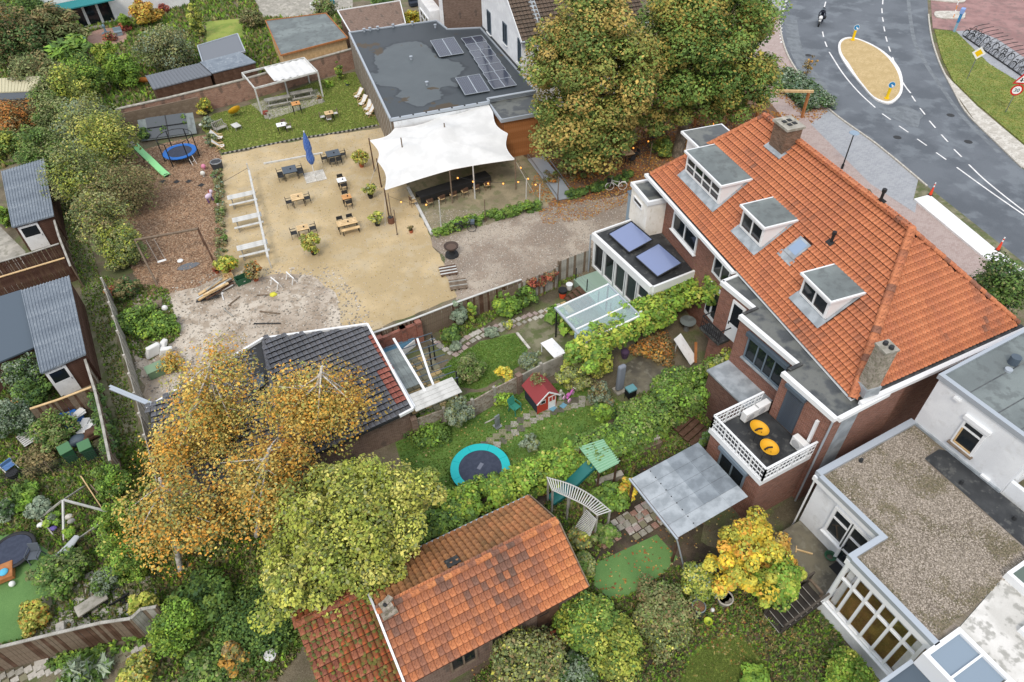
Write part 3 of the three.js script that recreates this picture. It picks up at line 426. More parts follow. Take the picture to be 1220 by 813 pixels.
// ---------------------------------------------------------------- the large house with the orange roof
const HO = [22.32, -10.77], HA = -0.181;
const house = G('house', 'long brick house with a hipped orange tile roof and three white dormers', 'house', HO);
const L_ = (g) => { g.rotateY(HA); return g; }, W_ = (g) => { g.translate(-HO[0], 0, -HO[1]); return g; };
const lv = (x, y, z) => { const c = Math.cos(HA), s = Math.sin(HA); return [x * c + z * s, y, -x * s + z * c]; };
{
const E = 6.6, Rg = 11, c0 = [0, E, 0], c1 = [10.68, E, -1.41], c2 = [10.68, E, -21], c3 = [0, E, -20.1], r0 = [5.34, Rg, -5], r1 = [5.34, Rg, -17.2];
P(house, 'wall', L_(prism([[0.4, -0.35], [10.3, -1.75], [10.3, -20.5], [0.4, -19.7]], 0, 6.5)), M.brick);
const Lp = (p) => lv(...p), dn = (p) => [p[0], p[1] - 0.03, p[2]];
P(house, 'roof_deck', [[c0, c3, r1, r0], [c0, c1, r0], [c1, c2, r1, r0], [c2, c3, r1]].map((q) => poly3(q.map(dn).map(Lp))), roofUnder);
P(house, 'soffit', L_(prism([[-0.02, 0], [10.7, -1.4], [10.7, -21], [-0.02, -20.1]], 6.44, 6.53)), M.trim);
const dorm = [[1.2, 3.1, -18.05, -14.05], [1.2, 3.0, -11.8, -9.72], [1.05, 2.9, -5.98, -3.92]];
const ca = Math.cos(-HA), sa = Math.sin(-HA);
tileRoof(house, [{ poly: [c0, c3, r1, r0].map(Lp), A: Lp(c3), B: Lp(c0) }, { poly: [c0, c1, r0].map(Lp), A: Lp(c0), B: Lp(c1) }, { poly: [c1, c2, r1, r0].map(Lp), A: Lp(c1), B: Lp(c2) }, { poly: [c2, c3, r1].map(Lp), A: Lp(c2), B: Lp(c3) }],
{ w: 0.24, L: 0.36, geo: pantile(0.24, 0.36, 0.045), mats: orangeMats, cols: orangeCols, base: orangeBase, skip: (o) => { const x = o.x * ca + o.z * sa, z = -o.x * sa + o.z * ca; return dorm.some((d) => x > d[0] + 0.1 && x < d[1] - 0.32 && z > d[2] - 0.02 && z < d[3] + 0.02) || (x > 1.72 && x < 2.65 && z > -8.7 && z < -7.75); } });
ridgeRow(house, Lp([5.34, Rg + 0.02, -5]), Lp([5.34, Rg + 0.02, -17.2]), orangeMats, 1.25); ridgeRow(house, Lp([0.05, E + 0.08, -0.04]), Lp([5.34, Rg + 0.04, -5]), orangeMats, 1.4); ridgeRow(house, Lp([10.6, E + 0.08, -1.5]), Lp([5.34, Rg + 0.04, -5])); ridgeRow(house, Lp([0.05, E + 0.06, -20.05]), Lp([5.34, Rg + 0.02, -17.2]));
// gutters
P(house, 'gutter', L_(bx(-0.3, 6.42, -20.3, -0.03, 6.6, -9.6)), M.trim); P(house, 'gutter_lining', L_(bx(-0.12, 6.605, -20.1, 0.0, 6.615, -9.6)), M.dark);
P(house, 'gutter', [slab3([lv(0.2, 6.62, 0.42), lv(10.9, 6.62, -0.98), lv(10.9, 6.62, -1.2), lv(0.2, 6.62, 0.2)], 0.2)], M.trim);
P(house, 'gutter_lining', [slab3([lv(0.2, 6.57, 0.2), lv(10.8, 6.57, -1.2), lv(10.8, 6.57, -1.42), lv(0.2, 6.57, -0.02)], 0.06)], M.feltDark);
// dormers
const dWin = [[0.25, 0.5, 0.75], [0.5], [0.5]], dTop = [9.0, 9.02, 8.78];
dorm.forEach(([x0, x1, z0, z1], i) => {
const h = dTop[i], k = 4.4 / 5.34, yb = 6.6 + k * x0, xe = (h - 6.6) / k;
const side = (z) => { const s = new THREE.Shape([[x0, yb], [x0, h], [xe, h]].map(([a, b]) => new THREE.Vector2(a, b))); const g = new THREE.ExtrudeGeometry(s, { depth: 0.06, bevelEnabled: false }); g.translate(0, 0, z); return uvm(g); };
const d = P(house, 'dormer', [side(z0), side(z1 - 0.06), bx(x0, h - 0.14, z0, x0 + 0.1, h, z1), bx(x0, yb, z0, x0 + 0.1, yb + 0.22, z1)].map(L_), M.trim);
P(d, 'dormer_roof', [slab3([[x0 - 0.2, h + 0.1, z0 - 0.15], [xe + 0.12, h + 0.16, z0 - 0.15], [xe + 0.12, h + 0.16, z1 + 0.15], [x0 - 0.2, h + 0.1, z1 + 0.15]], 0.12)].map(L_), M.trim);
P(d, 'roofing_felt', [slab3([[x0 - 0.1, h + 0.115, z0 - 0.05], [xe + 0.1, h + 0.175, z0 - 0.05], [xe + 0.1, h + 0.175, z1 + 0.05], [x0 - 0.1, h + 0.115, z1 + 0.05]], 0.012)].map(L_), M.feltGrey);
P(d, 'lead_apron', [slab3([[x0 - 0.4, yb - 0.13, z0 - 0.15], [x0 + 0.02, yb + 0.17, z0 - 0.15], [x0 + 0.02, yb + 0.17, z1 + 0.15], [x0 - 0.4, yb - 0.13, z1 + 0.15]], 0.02), ...[z0 - 0.13, z1 + 0.03].map((z) => slab3([[x0 - 0.1, yb + 0.07, z], [xe, h + 0.12, z], [xe, h + 0.12, z + 0.12], [x0 - 0.1, yb + 0.07, z + 0.12]], 0.02))].map(L_), M.lead);
const p = lv(x0 + 0.04, yb + 0.26, z0 + 0.1);
win(d, p, -PI / 2 + HA, z1 - z0 - 0.2, h - 0.2 - yb - 0.26, { v: dWin[i], t: i === 0 ? [0.5] : [], fw: 0.09 });
});
{ // dormer on the far hip
const d = P(house, 'dormer', L_(bx(2.2, 7.2, -19.9, 4.6, 8.9, -18.2)), M.trim); P(d, 'dormer_roof', L_(bx(2.0, 8.9, -20.5, 4.9, 9.05, -18.0)), M.trim); P(d, 'roofing_felt', L_(bx(2.12, 9.052, -20.4, 4.78, 9.064, -18.1)), M.felt);
}
// roof window, vent pipes, chimneys
const rp = (x, z, up) => { const k = 4.4 / 5.34; return lv(x, 6.6 + k * x + up, z); };
const sk = P(house, 'roof_window', [slab3([rp(1.78, -8.66, 0.16), rp(2.6, -8.66, 0.16), rp(2.6, -7.78, 0.16), rp(1.78, -7.78, 0.16)], 0.2)], M.lead); P(sk, 'pane', slab3([rp(1.92, -8.55, 0.175), rp(2.5, -8.55, 0.175), rp(2.5, -7.89, 0.175), rp(1.92, -7.89, 0.175)], 0.01), new THREE.MeshPhysicalMaterial({ color: 0x8fa3bd, roughness: 0.08 })); P(sk, 'lead_apron', slab3([rp(1.55, -8.8, 0.07), rp(1.8, -8.8, 0.1), rp(1.8, -7.65, 0.1), rp(1.55, -7.65, 0.07)], 0.02), M.lead);
for (const [x, z, hh] of [[3.25, -7.25, 0.55], [5.6, -7.3, 0.7]]) { const b = rp(Math.min(x, 5.4), z, 0); P(house, 'vent_pipe', [cyl(0.07, 0.07, hh + 0.2, b[0], b[1] - 0.2, b[2], 10), cyl(0.11, 0.11, 0.16, b[0], b[1] + hh - 0.05, b[2], 10), box(0.45, 0.03, 0.4, b[0], b[1] + 0.08, b[2], HA, 0, 0.55)], M.black); }
{ const c = lv(4.95, 0, -14.5), ch = P(house, 'chimney', box(0.95, 2.1, 1.25, c[0], 10.75, c[2], HA), brickMat(0x7d5f4c, 0x604838, 0x8d8676, 36)); P(ch, 'cap', box(1.15, 0.14, 1.42, c[0], 11.86, c[2], HA), M.concrete); for (const [dx, dz] of [[-0.18, -0.2], [0.18, -0.2], [-0.18, 0.2], [0.18, 0.2]]) P(ch, 'flue', box(0.22, 0.05, 0.24, c[0] + dx, 11.945, c[2] + dz, HA), M.black); P(ch, 'lead_flashing', box(1.3, 0.35, 1.55, c[0] - 0.05, 10.45, c[2], HA, 0, 0.5), M.lead); }
{ const c = lv(0.75, 0, -0.15), ch = P(house, 'chimney', box(0.62, 3.3, 0.62, c[0], 7.75, c[2], HA), mortarMat); P(ch, 'cap', box(0.7, 0.1, 0.7, c[0], 9.43, c[2], HA), M.concrete); for (const dz of [-0.14, 0.16]) P(ch, 'flue', cyl(0.11, 0.1, 0.14, c[0] + 0.02, 9.48, c[2] + dz, 10), M.dark); P(ch, 'lead_flashing', box(0.78, 0.5, 0.74, c[0], 6.95, c[2], HA), M.lead); }
// upper windows in the rear wall
win(house, lv(0.4, 4.4, -17.05), -PI / 2 + HA, 2.85, 1.2, { v: [0.5], fw: 0.12, sill: M.trim });
win(house, lv(0.4, 4.6, -12.1), -PI / 2 + HA, 1.6, 1.5, { v: [0.5], fw: 0.1 });
// rear extensions, in steps
const ext = (x0, z0, z1, top) => { const x1 = 25.6; P(house, 'extension_wall', W_(bx(x0, 0, z0, x1, top, z1)), M.brick); const xr = 24.2; P(house, 'extension_roof', W_(bx(x0 + 0.1, top + 0.001, z0 + 0.002, xr, top + 0.03, z1)), M.felt); P(house, 'roof_edge', [bx(x0 - 0.12, top - 0.16, z0 - 0.06, x0 + 0.1, top + 0.09, z1 + 0.02)].map(W_), M.trim); };
ext(21.0, -13.5, -10.38, 6.38); ext(22.0, -17.5, -13.503, 6.36); ext(23.0, -20.05, -17.503, 6.34);
P(house, 'roof_edge', W_(bx(21.1, 6.25, -10.42, 24.2, 6.48, -10.22)), M.trim); P(house, 'roof_edge', W_(bx(23.0, 6.2, -20.15, 24.2, 6.43, -20.0)), M.trim);
P(house, 'parapet_upstand', [bx(21.3, 6.36, -13.6, 22.1, 6.5, -13.42), bx(22.1, 6.34, -17.6, 23.1, 6.47, -17.45)].map(W_), M.feltDark);
const wx = -PI / 2, hp = (x, y, z) => [x - HO[0], y, z - HO[1]];
const e2 = win(house, hp(22.0, 4.3, -16.6), wx, 2.55, 1.42, { v: [0.27, 0.5, 0.73], fw: 0.08, m: M.trimGrey, sill: M.lead }); P(e2, 'shutter_box', W_(bx(21.78, 5.76, -16.75, 22.0, 6.0, -13.95)), M.blueGrey);
const sh = P(house, 'shutter', W_(bx(20.95, 3.6, -13.0, 21.0, 6.0, -11.98)), M.shutter); P(sh, 'slat', Array.from({ length: 24 }, (_, i) => W_(bx(20.93, 3.62 + i * 0.098, -12.97, 20.955, 3.7 + i * 0.098, -12.01))), M.shutter); P(sh, 'shutter_box', W_(bx(20.78, 6.0, -13.1, 21.0, 6.2, -11.9)), M.blueGrey);
{ const d = P(house, 'door', [bx(22.9, 3.45, -19.0, 22.98, 5.95, -18.05)].map(W_), M.trim); P(d, 'pane', W_(bx(22.885, 4.5, -18.85, 22.9, 5.8, -18.2)), M.glass); P(d, 'handle', W_(bx(22.84, 4.35, -18.9, 22.89, 4.55, -18.86)), M.black); }
{ const d = P(house, 'door', L_(bx(0.28, 1.6, -11.95, 0.39, 4.0, -10.75)), M.trim); for (const z of [-11.85, -11.25]) P(d, 'pane', L_(bx(0.265, 1.9, z, 0.28, 3.8, z + 0.4)), M.glass); }
for (const [x, z, y0, y1] of [[20.94, -10.42, 0, 6.3], [21.94, -13.75, 3.5, 6.2]]) P(house, 'downpipe', W_(cyl(0.05, 0.05, y1 - y0, x, y0, z, 8)), M.zinc);
P(house, 'air_duct', W_(bx(20.86, 3.9, -11.12, 20.99, 5.6, -10.98)), M.trim);
P(house, 'patched_render', W_(bx(21.55, 1.2, -10.376, 22.6, 6.2, -10.372)), M.lead); 
// balcony block
P(house, 'balcony_block', W_(bx(17.95, 0, -14.1, 20.995, 3.3, -10.7)), M.brick); P(house, 'balcony_floor', W_(bx(17.98, 3.302, -14.12, 20.99, 3.52, -10.68)), M.feltDark);
P(house, 'fascia', [bx(17.82, 3.28, -14.18, 17.975, 3.6, -10.62), bx(17.975, 3.28, -10.675, 20.9, 3.6, -10.62), bx(17.975, 3.28, -14.18, 20.9, 3.6, -14.125)].map(W_), M.trim);
const rails = (a, b, n, y0, y1) => { const gs = [], f = (t) => [a[0] + (b[0] - a[0]) * t, a[1] + (b[1] - a[1]) * t]; for (const y of [y0 + 0.12, y0 + (y1 - y0) * 0.42, y0 + (y1 - y0) * 0.72]) gs.push(bar([a[0], y, a[1]], [b[0], y, b[1]], 0.035)); gs.push(bar([a[0], y1, a[1]], [b[0], y1, b[1]], 0.1, 0.06)); return gs; };
const rail = (a, b, n) => { const r = P(house, 'railing', rails(a, b, n, 3.52, 4.5).map(W_), M.trim); for (let i = 0; i <= n; i++) { const t = i / n, x = a[0] + (b[0] - a[0]) * t, z = a[1] + (b[1] - a[1]) * t, post = i % 4 === 0; P(r, post ? 'post' : 'baluster', W_(bar([x, post ? 3.3 : 3.62, z], [x, 4.47, z], post ? 0.07 : 0.03)), M.trim); } };
rail([17.88, -14.13], [17.88, -10.66], 16); rail([17.88, -10.66], [20.95, -10.66], 14); rail([17.88, -14.13], [20.95, -14.13], 14);
const e4 = win(house, hp(17.95, 1.3, -13.15), wx, 1.6, 1.7, { v: [0.5], fw: 0.09, m: M.trimGrey }); P(e4, 'shutter_box', W_(bx(17.72, 3.02, -13.3, 17.95, 3.24, -11.4)), M.trimGrey);
// dark lower annexe under the extensions
P(house, 'lower_annexe', W_(bx(20.6, 0, -17.4, 21.99, 3.1, -14.2)), M.brickDark); P(house, 'lower_annexe_roof', W_(bx(20.5, 3.1, -17.5, 21.995, 3.2, -14.19)), M.lead);
// small iron balcony
P(house, 'small_balcony_floor', W_(bx(22.2, 3.2, -20.2, 22.99, 3.35, -18.6)), M.feltDark);
const sb = P(house, 'small_balcony_railing', [bar([22.22, 4.2, -20.15], [22.22, 4.2, -18.65], 0.05), bar([22.22, 3.5, -20.15], [22.22, 3.5, -18.65], 0.03), bar([22.22, 4.2, -18.65], [22.98, 4.2, -18.65], 0.05), bar([22.22, 4.2, -20.15], [22.98, 4.2, -20.15], 0.05), bar([22.22, 3.85, -20.15], [22.22, 3.85, -18.65], 0.03)].map(W_), M.black); for (let i = 0; i <= 10; i++) P(sb, 'baluster', W_(bar([22.22, 3.35, -20.15 + i * 0.15], [22.22, 4.2, -20.15 + i * 0.15], 0.022)), M.black);
// conservatory with tall windows and flat roof
P(house, 'conservatory_wall', W_(bx(22.25, 0, -30.6, 26.1, 3.1, -24.5)), M.brickDark); 
P(house, 'conservatory_roof', W_(bx(22.05, 3.1, -30.72, 26.1, 3.2, -24.42)), M.feltDark);
P(house, 'conservatory_fascia', [bx(21.9, 2.8, -30.8, 22.12, 3.32, -24.4), bx(22.12, 2.8, -30.85, 25, 3.32, -30.72), bx(22.12, 2.8, -24.42, 26.0, 3.32, -24.28)].map(W_), M.trim);
for (let i = 0; i < 5; i++) win(house, hp(22.15, 0.68, -30.62 + i * 1.23), wx, 1.13, 2.08, { fw: 0.16, t: i === 4 ? [0.5] : [], d: 0.12 });
win(house, hp(22.2, 0.7, -24.42), 0, 1.5, 2.05, { fw: 0.16, v: [0.5] });
P(house, 'downpipe', W_(cyl(0.05, 0.05, 3.1, 21.9, 0, -30.9, 8)), M.zinc);
// white stair tower, rotated with the house
const tw = (x0, y0, z0, x1, y1, z1) => L_(bx(x0, y0, z0, x1, y1, z1));
P(house, 'stair_tower', tw(-0.9, 3.2, -20.62, 0.39, 5.75, -18.25), M.cream); P(house, 'tower_roof', tw(-0.82, 5.752, -20.54, 0.39, 5.78, -18.33), M.felt);
P(house, 'tower_edge', [tw(-1.0, 5.62, -20.72, -0.82, 5.9, -18.15), tw(-0.82, 5.62, -20.72, 0.39, 5.9, -20.54), tw(-0.82, 5.62, -18.33, 0.39, 5.9, -18.15)], M.trim);
win(house, lv(-0.9, 4.85, -20.1), -PI / 2 + HA, 1.15, 0.36, { fw: 0.05 });
P(house, 'grey_cladding', tw(-0.75, 0, -21.3, 0.39, 4.7, -20.73), solid(0x8ea0ad)); P(house, 'cladding_cap', tw(-0.82, 4.7, -21.4, 0.39, 4.8, -20.73), M.trimGrey);
}
// things on the house
const panelGlass = (() => { const t = tex(256, 1, (u, v) => { const a = (u * 6) % 1, b = (v * 10) % 1, l = Math.min(a, 1 - a) < 0.03 || Math.min(b, 1 - b) < 0.04; return l ? [120, 130, 150] : [30, 38, 66]; }); return t; });
const solarMat = new THREE.MeshPhysicalMaterial({ color: 0x7f8db4, roughness: 0.22, metalness: 0.25, clearcoat: 1, clearcoatRoughness: 0.05, side: THREE.DoubleSide });
[[[22.72, -30.1], 'blue tilted solar collector on the flat conservatory roof beside the white tower'], [[22.8, -27.25], 'blue tilted solar collector on the flat conservatory roof beside the vine']].forEach(([p, lab]) => {
const g = G('solar_collector', lab, 'solar panel', p, { y: 3.2, group: 'solar collectors on the conservatory' }), hgt = 0.55;
P(g, 'glazing', slab3([[0.05, 0.2, 0.05], [1.75, hgt, 0.05], [1.75, hgt, 2.3], [0.05, 0.2, 2.3]], 0.05), solarMat);
P(g, 'frame', [[[0, 0.19, 0], [0, 0.19, 2.35]], [[1.8, hgt, 0], [1.8, hgt, 2.35]], [[0, 0.19, 0], [1.8, hgt, 0]], [[0, 0.19, 2.35], [1.8, hgt, 2.35]]].map(([a, b]) => bar(a, b, 0.06, 0.08)), M.dark);
for (const z of [0.4, 1.9]) P(g, 'support', [bar([1.6, 0, z], [1.6, 0.5, z], 0.04), bar([0.15, 0, z], [1.6, 0, z], 0.05), bar([0.15, 0, z], [0.15, 0.2, z], 0.04)], M.metal);
});
const ac = (p, turn, lab, y = 3.52) => { const g = G('air_conditioner', lab, 'air conditioner', p, { y, turn, group: 'air conditioners on the balcony' }); P(g, 'casing', rbox(0.85, 0.6, 0.34, 0, 0.36, 0, 0.03), M.plasticWhite); P(g, 'fan_grille', (() => { const q = cyl(0.22, 0.22, 0.02, 0, 0, 0, 20); q.rotateX(PI / 2); q.translate(-0.12, 0.36, 0.175); return q; })(), solid(0xb9babb)); for (const x of [-0.3, 0.3]) P(g, 'foot', box(0.08, 0.06, 0.36, x, 0.03, 0), M.dark); };
ac([19.9, -13.75], 0.03, 'white air conditioner against the balcony railing, farther from the brick wall'); ac([20.65, -13.78], 0.03, 'white air conditioner against the balcony railing, next to the brick wall'); ac([20.65, -11.2], -PI / 2, 'white air conditioner standing beneath the white duct');
function basket(name, lab, p, m, { y = 0, turn = 0, s = 1, tilt = 0.5, group } = {}) { // round shell chair on wire legs
const g = G(name, lab, 'chair', p, { y, turn, group }), pts = []; for (let i = 0; i <= 8; i++) { const a = i / 8; pts.push(new THREE.Vector2(0.02 + 0.4 * Math.sin(a * 1.45) * s, 0.22 * (1 - Math.cos(a * 1.5)) * s)); }
const sh = uvm(new THREE.LatheGeometry(pts, 22)); sh.rotateX(-tilt); sh.translate(0, 0.36 * s, 0); const ring = uvm(new THREE.TorusGeometry(0.4 * s, 0.018, 5, 26)); ring.rotateX(PI / 2); ring.translate(0, 0.2 * s, 0); ring.rotateX(-tilt); ring.translate(0, 0.36 * s, 0);
P(g, 'shell', [sh], m); P(g, 'rim', ring, m); for (const [x, z] of [[-0.28, 0.25], [0.28, 0.25], [-0.25, -0.25], [0.25, -0.25]]) P(g, 'leg', rod([x * 0.5, 0.4 * s, z * 0.5], [x, 0, z], 0.012), M.black); return g;
}
basket('basket_chair', 'round yellow basket chair with a dark stripe on the balcony, nearer the two air conditioners', [19.45, -12.75], M.yellow, { y: 3.52, turn: -1.9, tilt: 0.25, s: 1.15 }); basket('basket_chair', 'round yellow basket chair with a dark stripe on the balcony, nearer the balcony corner', [19.1, -11.7], M.yellow, { y: 3.52, turn: -2.2, tilt: 0.2, s: 1.1 });
for (const p of [[19.45, -12.75], [19.1, -11.7]]) T('chair_cushion', p[1] < -12 ? 'dark curved strip lying in the yellow chair nearer the two air conditioners' : 'dark curved strip lying in the yellow chair nearer the balcony corner', 'cushion', tube([[-0.2, 0, -0.08], [0, 0.02, 0], [0.16, 0, 0.14]], 0.045, 8, 5), M.black, p, { y: 4.04, turn: 0.4 });

// ---------------------------------------------------------------- white house with the gravel roof
{
const g = G('white_house', 'white rendered house with a gravel flat roof and a tall glazed garden room', 'house', [19.8, -5]), W = (q) => { q.translate(-19.8, 0, 5); return q; }, hp = (x, y, z) => [x - 19.8, y, z + 5];
const roof = [[19.75, -9.38], [25.8, -9.38], [25.8, -2.3], [22.45, -2.5], [19.1, -2.0], [17.97, -2.05], [17.97, -5.92], [19.75, -5.92]];
P(g, 'wall', [prism([[19.85, -9.3], [25.8, -9.3], [25.8, -2.3], [19.9, -2.3], [19.9, -5.9], [19.85, -5.9]], 0, 4.3)].map(W), M.render);
P(g, 'gravel_roof', W(prism(roof, 4.22, 4.34)), M.gravelRoof);
P(g, 'roof_mat', W(prism([[24.5, -7.75], [25.5, -7.78], [25.78, -7.5], [25.78, -2.4], [24.3, -2.4]], 4.341, 4.352)), M.feltDark);
const edge = (a, b, w = 0.3) => { const c = bar([a[0], 4.39, a[1]], [b[0], 4.39, b[1]], w, 0.22); return W(c); };
P(g, 'roof_edge', [edge([19.72, -9.4], [25.78, -9.4], 0.3), edge([19.7, -9.25], [19.7, -5.77], 0.24), edge([17.8, -5.9], [19.58, -5.9], 0.24), edge([17.9, -5.78], [17.9, -1.95], 0.26)], M.zinc);
P(g, 'fascia', [bx(19.6, 4.0, -9.5, 19.7, 4.28, -5.8), bx(17.78, 3.95, -5.98, 17.88, 4.28, -1.95), bx(17.88, 4.0, -5.98, 19.6, 4.28, -5.9)].map(W), M.trim);
win(g, hp(19.83, 1.75, -8.05), -PI / 2, 0.9, 1.78, { t: [0.66], fw: 0.13, sill: M.trim });
{ const d = win(g, hp(19.83, 0.8, -7.08), -PI / 2, 0.85, 2.72, { t: [0.32, 0.7], fw: 0.14, name: 'door' }); P(d, 'handle', W(bx(19.66, 1.8, -7.0, 19.72, 1.95, -6.96)), M.black); }
// garden room: floor, back wall and the great window of small panes
P(g, 'garden_room_floor', W(bx(17.85, 0.7, -5.85, 19.88, 0.78, -2.1)), mott(0x6e5326, 0x8a6a34, 2, { n: 256, f: 6, grain: 18, seed: 71 }));
win(g, hp(17.88, 0.85, -5.8), -PI / 2, 3.62, 3.15, { v: [1 / 6, 2 / 6, 3 / 6, 4 / 6, 5 / 6], t: [0.68], fw: 0.13, pane: M.pane, sill: M.trim, d: 0.1, name: 'glazing' });
win(g, hp(19.8, 0.85, -5.85), PI, 1.85, 3.15, { v: [0.5], t: [0.68], fw: 0.12, pane: M.pane });
P(g, 'plinth', W(bx(17.75, 0, -5.9, 17.95, 0.8, -2.05)), M.render); P(g, 'curtain', [bx(18.05, 0.8, -5.7, 18.12, 3.9, -5.45), bx(18.05, 0.8, -2.5, 18.12, 3.9, -2.2)].map(W), M.canvas);
for (const [x, z] of [[21.9, -9.0], [24.75, -6.1], [25.1, -3.9]]) P(g, 'roof_vent', W(cyl(0.09, 0.07, 0.22, x, 4.34, z, 10)), M.dark);
P(g, 'downpipe', W(cyl(0.045, 0.045, 4.1, 19.74, 0, -9.42, 8)), M.trim);
// pale roof beside, lantern and rooflight
P(g, 'pale_roof', W(prism([[19.12, -1.98], [22.45, -2.48], [27, -2.25], [27, 6], [19.12, 6]], 3.9, 4.36)), mott(0xc3c1bb, 0xdbd9d4, 4, { f: 5, n: 512, grain: 8, spot: 0x86857e, spotT: 0.6, spotF: 8, seed: 72 }));
const ln = P(g, 'roof_lantern', [bx(17.15, 3.6, -2.0, 17.33, 4.5, 3), bx(18.95, 3.6, -2.0, 19.12, 4.5, 3), bx(17.33, 3.6, -2.0, 18.95, 4.5, -1.83), ...[-0.95, 0.05, 1.05].map((z) => bx(17.33, 4.3, z - 0.04, 18.95, 4.46, z + 0.04))].map(W), M.trim);
for (const z of [-1.83, -0.91, 0.09]) P(ln, 'pane', W(bx(17.34, 4.36, z, 18.94, 4.38, z + 0.87)), new THREE.MeshPhysicalMaterial({ color: 0x8494a3, roughness: 0.05 }));
P(g, 'lower_roof', W(bx(14.9, 3.3, -2.0, 17.14, 3.6, 3)), M.blueGrey); P(g, 'lower_roof_edge', W(bx(14.9, 3.6, -2.12, 17.14, 3.7, -1.98)), M.zinc);
const rl = P(g, 'rooflight', W(bx(22.35, 4.36, -2.5, 25, 4.75, -0.2)), M.trim); P(rl, 'pane', W(bx(22.5, 4.752, -2.35, 24.9, 4.765, -0.35)), new THREE.MeshPhysicalMaterial({ color: 0x5c6b62, roughness: 0.04 }));
const rl2 = P(g, 'rooflight', W(bx(20.9, 4.36, -0.9, 21.6, 4.6, 0.6)), M.trim); P(rl2, 'pane', W(bx(21.0, 4.602, -0.8, 21.5, 4.612, 0.5)), new THREE.MeshPhysicalMaterial({ color: 0x8fa6bd, roughness: 0.04 }));
// upper storey
P(g, 'upper_wall', W(bx(25.82, 4.0, -9.4, 35, 7.45, -5.0)), M.render); P(g, 'upper_roof', W(bx(25.95, 7.451, -9.35, 35, 7.5, -5.05)), M.feltGrey);
P(g, 'upper_roof_edge', [bx(25.72, 7.35, -9.5, 25.95, 7.6, -4.9), bx(25.95, 7.35, -9.5, 35, 7.6, -9.35), bx(25.95, 7.35, -5.05, 35, 7.6, -4.9)].map(W), M.zinc);
for (const z of [-8.2, -6.9, -5.9]) P(g, 'felt_seam', W(bx(26, 7.501, z, 35, 7.506, z + 0.05)), M.felt);
{ const c = win(g, hp(25.83, 4.98, -7.62), -PI / 2, 0.92, 1.42, { t: [0.74], fw: 0.1, sill: M.wood, m: M.trim }); P(c, 'wood_frame', [bx(25.74, 5.02, -7.6, 25.8, 5.98, -7.53), bx(25.74, 5.02, -7.53, 25.8, 5.08, -6.75)].map(W), M.woodPale); P(c, 'shutter_box', W(bx(25.66, 6.5, -7.75, 25.82, 6.7, -6.55)), M.trim); }
win(g, hp(26.4, 5.0, -4.99), 0, 1.8, 1.5, { fw: 0.12, v: [0.5] });
P(g, 'wall_lamp', W(bx(25.68, 7.0, -8.5, 25.82, 7.12, -8.2)), M.trim); P(g, 'wall_vent', W(bx(25.7, 4.45, -5.95, 25.82, 4.55, -5.55)), M.trim);
P(g, 'lead_flashing', W(bx(25.72, 4.34, -9.3, 25.82, 4.46, -5.0)), M.lead); P(g, 'low_parapet', W(bx(26.0, 4.0, -4.99, 26.2, 5.0, -2)), M.render);
P(g, 'roof_pipe', W(cyl(0.22, 0.22, 0.4, 29.2, 7.5, -8.4, 14)), M.blueGrey); P(g, 'roof_pipe', W(cyl(0.16, 0.16, 0.12, 28.6, 7.5, -8.2, 14)), M.zinc);
}
S('raised_terrace', prism([[17.8, -9.2], [19.84, -9.25], [19.84, -5.92], [17.82, -5.92], [17.82, -6.9], [17.5, -7.4]], 0, 0.75), M.wetSlab);
T('door_mat', 'black door mat in front of the white garden door', 'mat', rbox(0.55, 0.02, 0.8, 0, 0.01, 0, 0.008, 1), M.black, [19.5, -6.5], { y: 0.75 });
const stairM = solid(0x38332e);
{ // stairs
const g = G('garden_stairs', 'dark timber garden stairs going down from the concrete terrace', 'stairs', [15.5, -6.3]);
for (let i = 0; i < 8; i++) { const s = P(g, 'step', rbox(0.34, 0.05, 0.92, 0.12 + i * 0.29, 0.09 * (i + 1), 0, 0.01, 1), stairM); P(s, 'nosing', box(0.03, 0.012, 0.92, -0.03 + i * 0.29, 0.09 * (i + 1) + 0.031, 0), M.woodGrey); }
for (const z of [-0.5, 0.5]) P(g, 'handrail', [bar([0, 0.9, z], [2.45, 1.6, z], 0.08), bar([0.05, 0, z], [0.05, 0.95, z], 0.08), bar([2.35, 0.5, z], [2.35, 1.6, z], 0.08)], solid(0x4d463e));
for (const z of [-0.48, 0.48]) P(g, 'stringer', bar([0, 0.02, z], [2.35, 0.72, z], 0.05, 0.2), stairM);
}
T('terrace_rail', 'bent timber rail along the edge of the wet concrete terrace', 'railing', [bar([0, 0.3, 0], [0, 0.3, 0.9], 0.1), bar([0, 0.3, 0], [-0.35, 0.3, -0.55], 0.1), bar([-0.35, 0.3, -0.55], [-0.3, 0.3, -2.0], 0.1), bar([0, 0, 0.9], [0, 0.3, 0.9], 0.09), bar([-0.35, 0, -0.55], [-0.35, 0.3, -0.55], 0.09), bar([-0.3, 0, -2], [-0.3, 0.3, -2], 0.09)], M.wood, [17.85, -6.95], { y: 0.75 });
{ const g = G('hose_reel', 'green garden hose coiled against the white wall', 'hose', [19.6, -7.2], { y: 0.75 }); P(g, 'hose', [0.16, 0.2, 0.24].map((r, i) => { const t = uvm(new THREE.TorusGeometry(r, 0.03, 6, 20)); t.rotateX(PI / 2); t.translate(0, 0.05 + i * 0.05, 0); return t; }), M.green); P(g, 'nozzle', rod([0.2, 0.15, 0], [0.35, 0.2, 0.05], 0.02), M.black); }

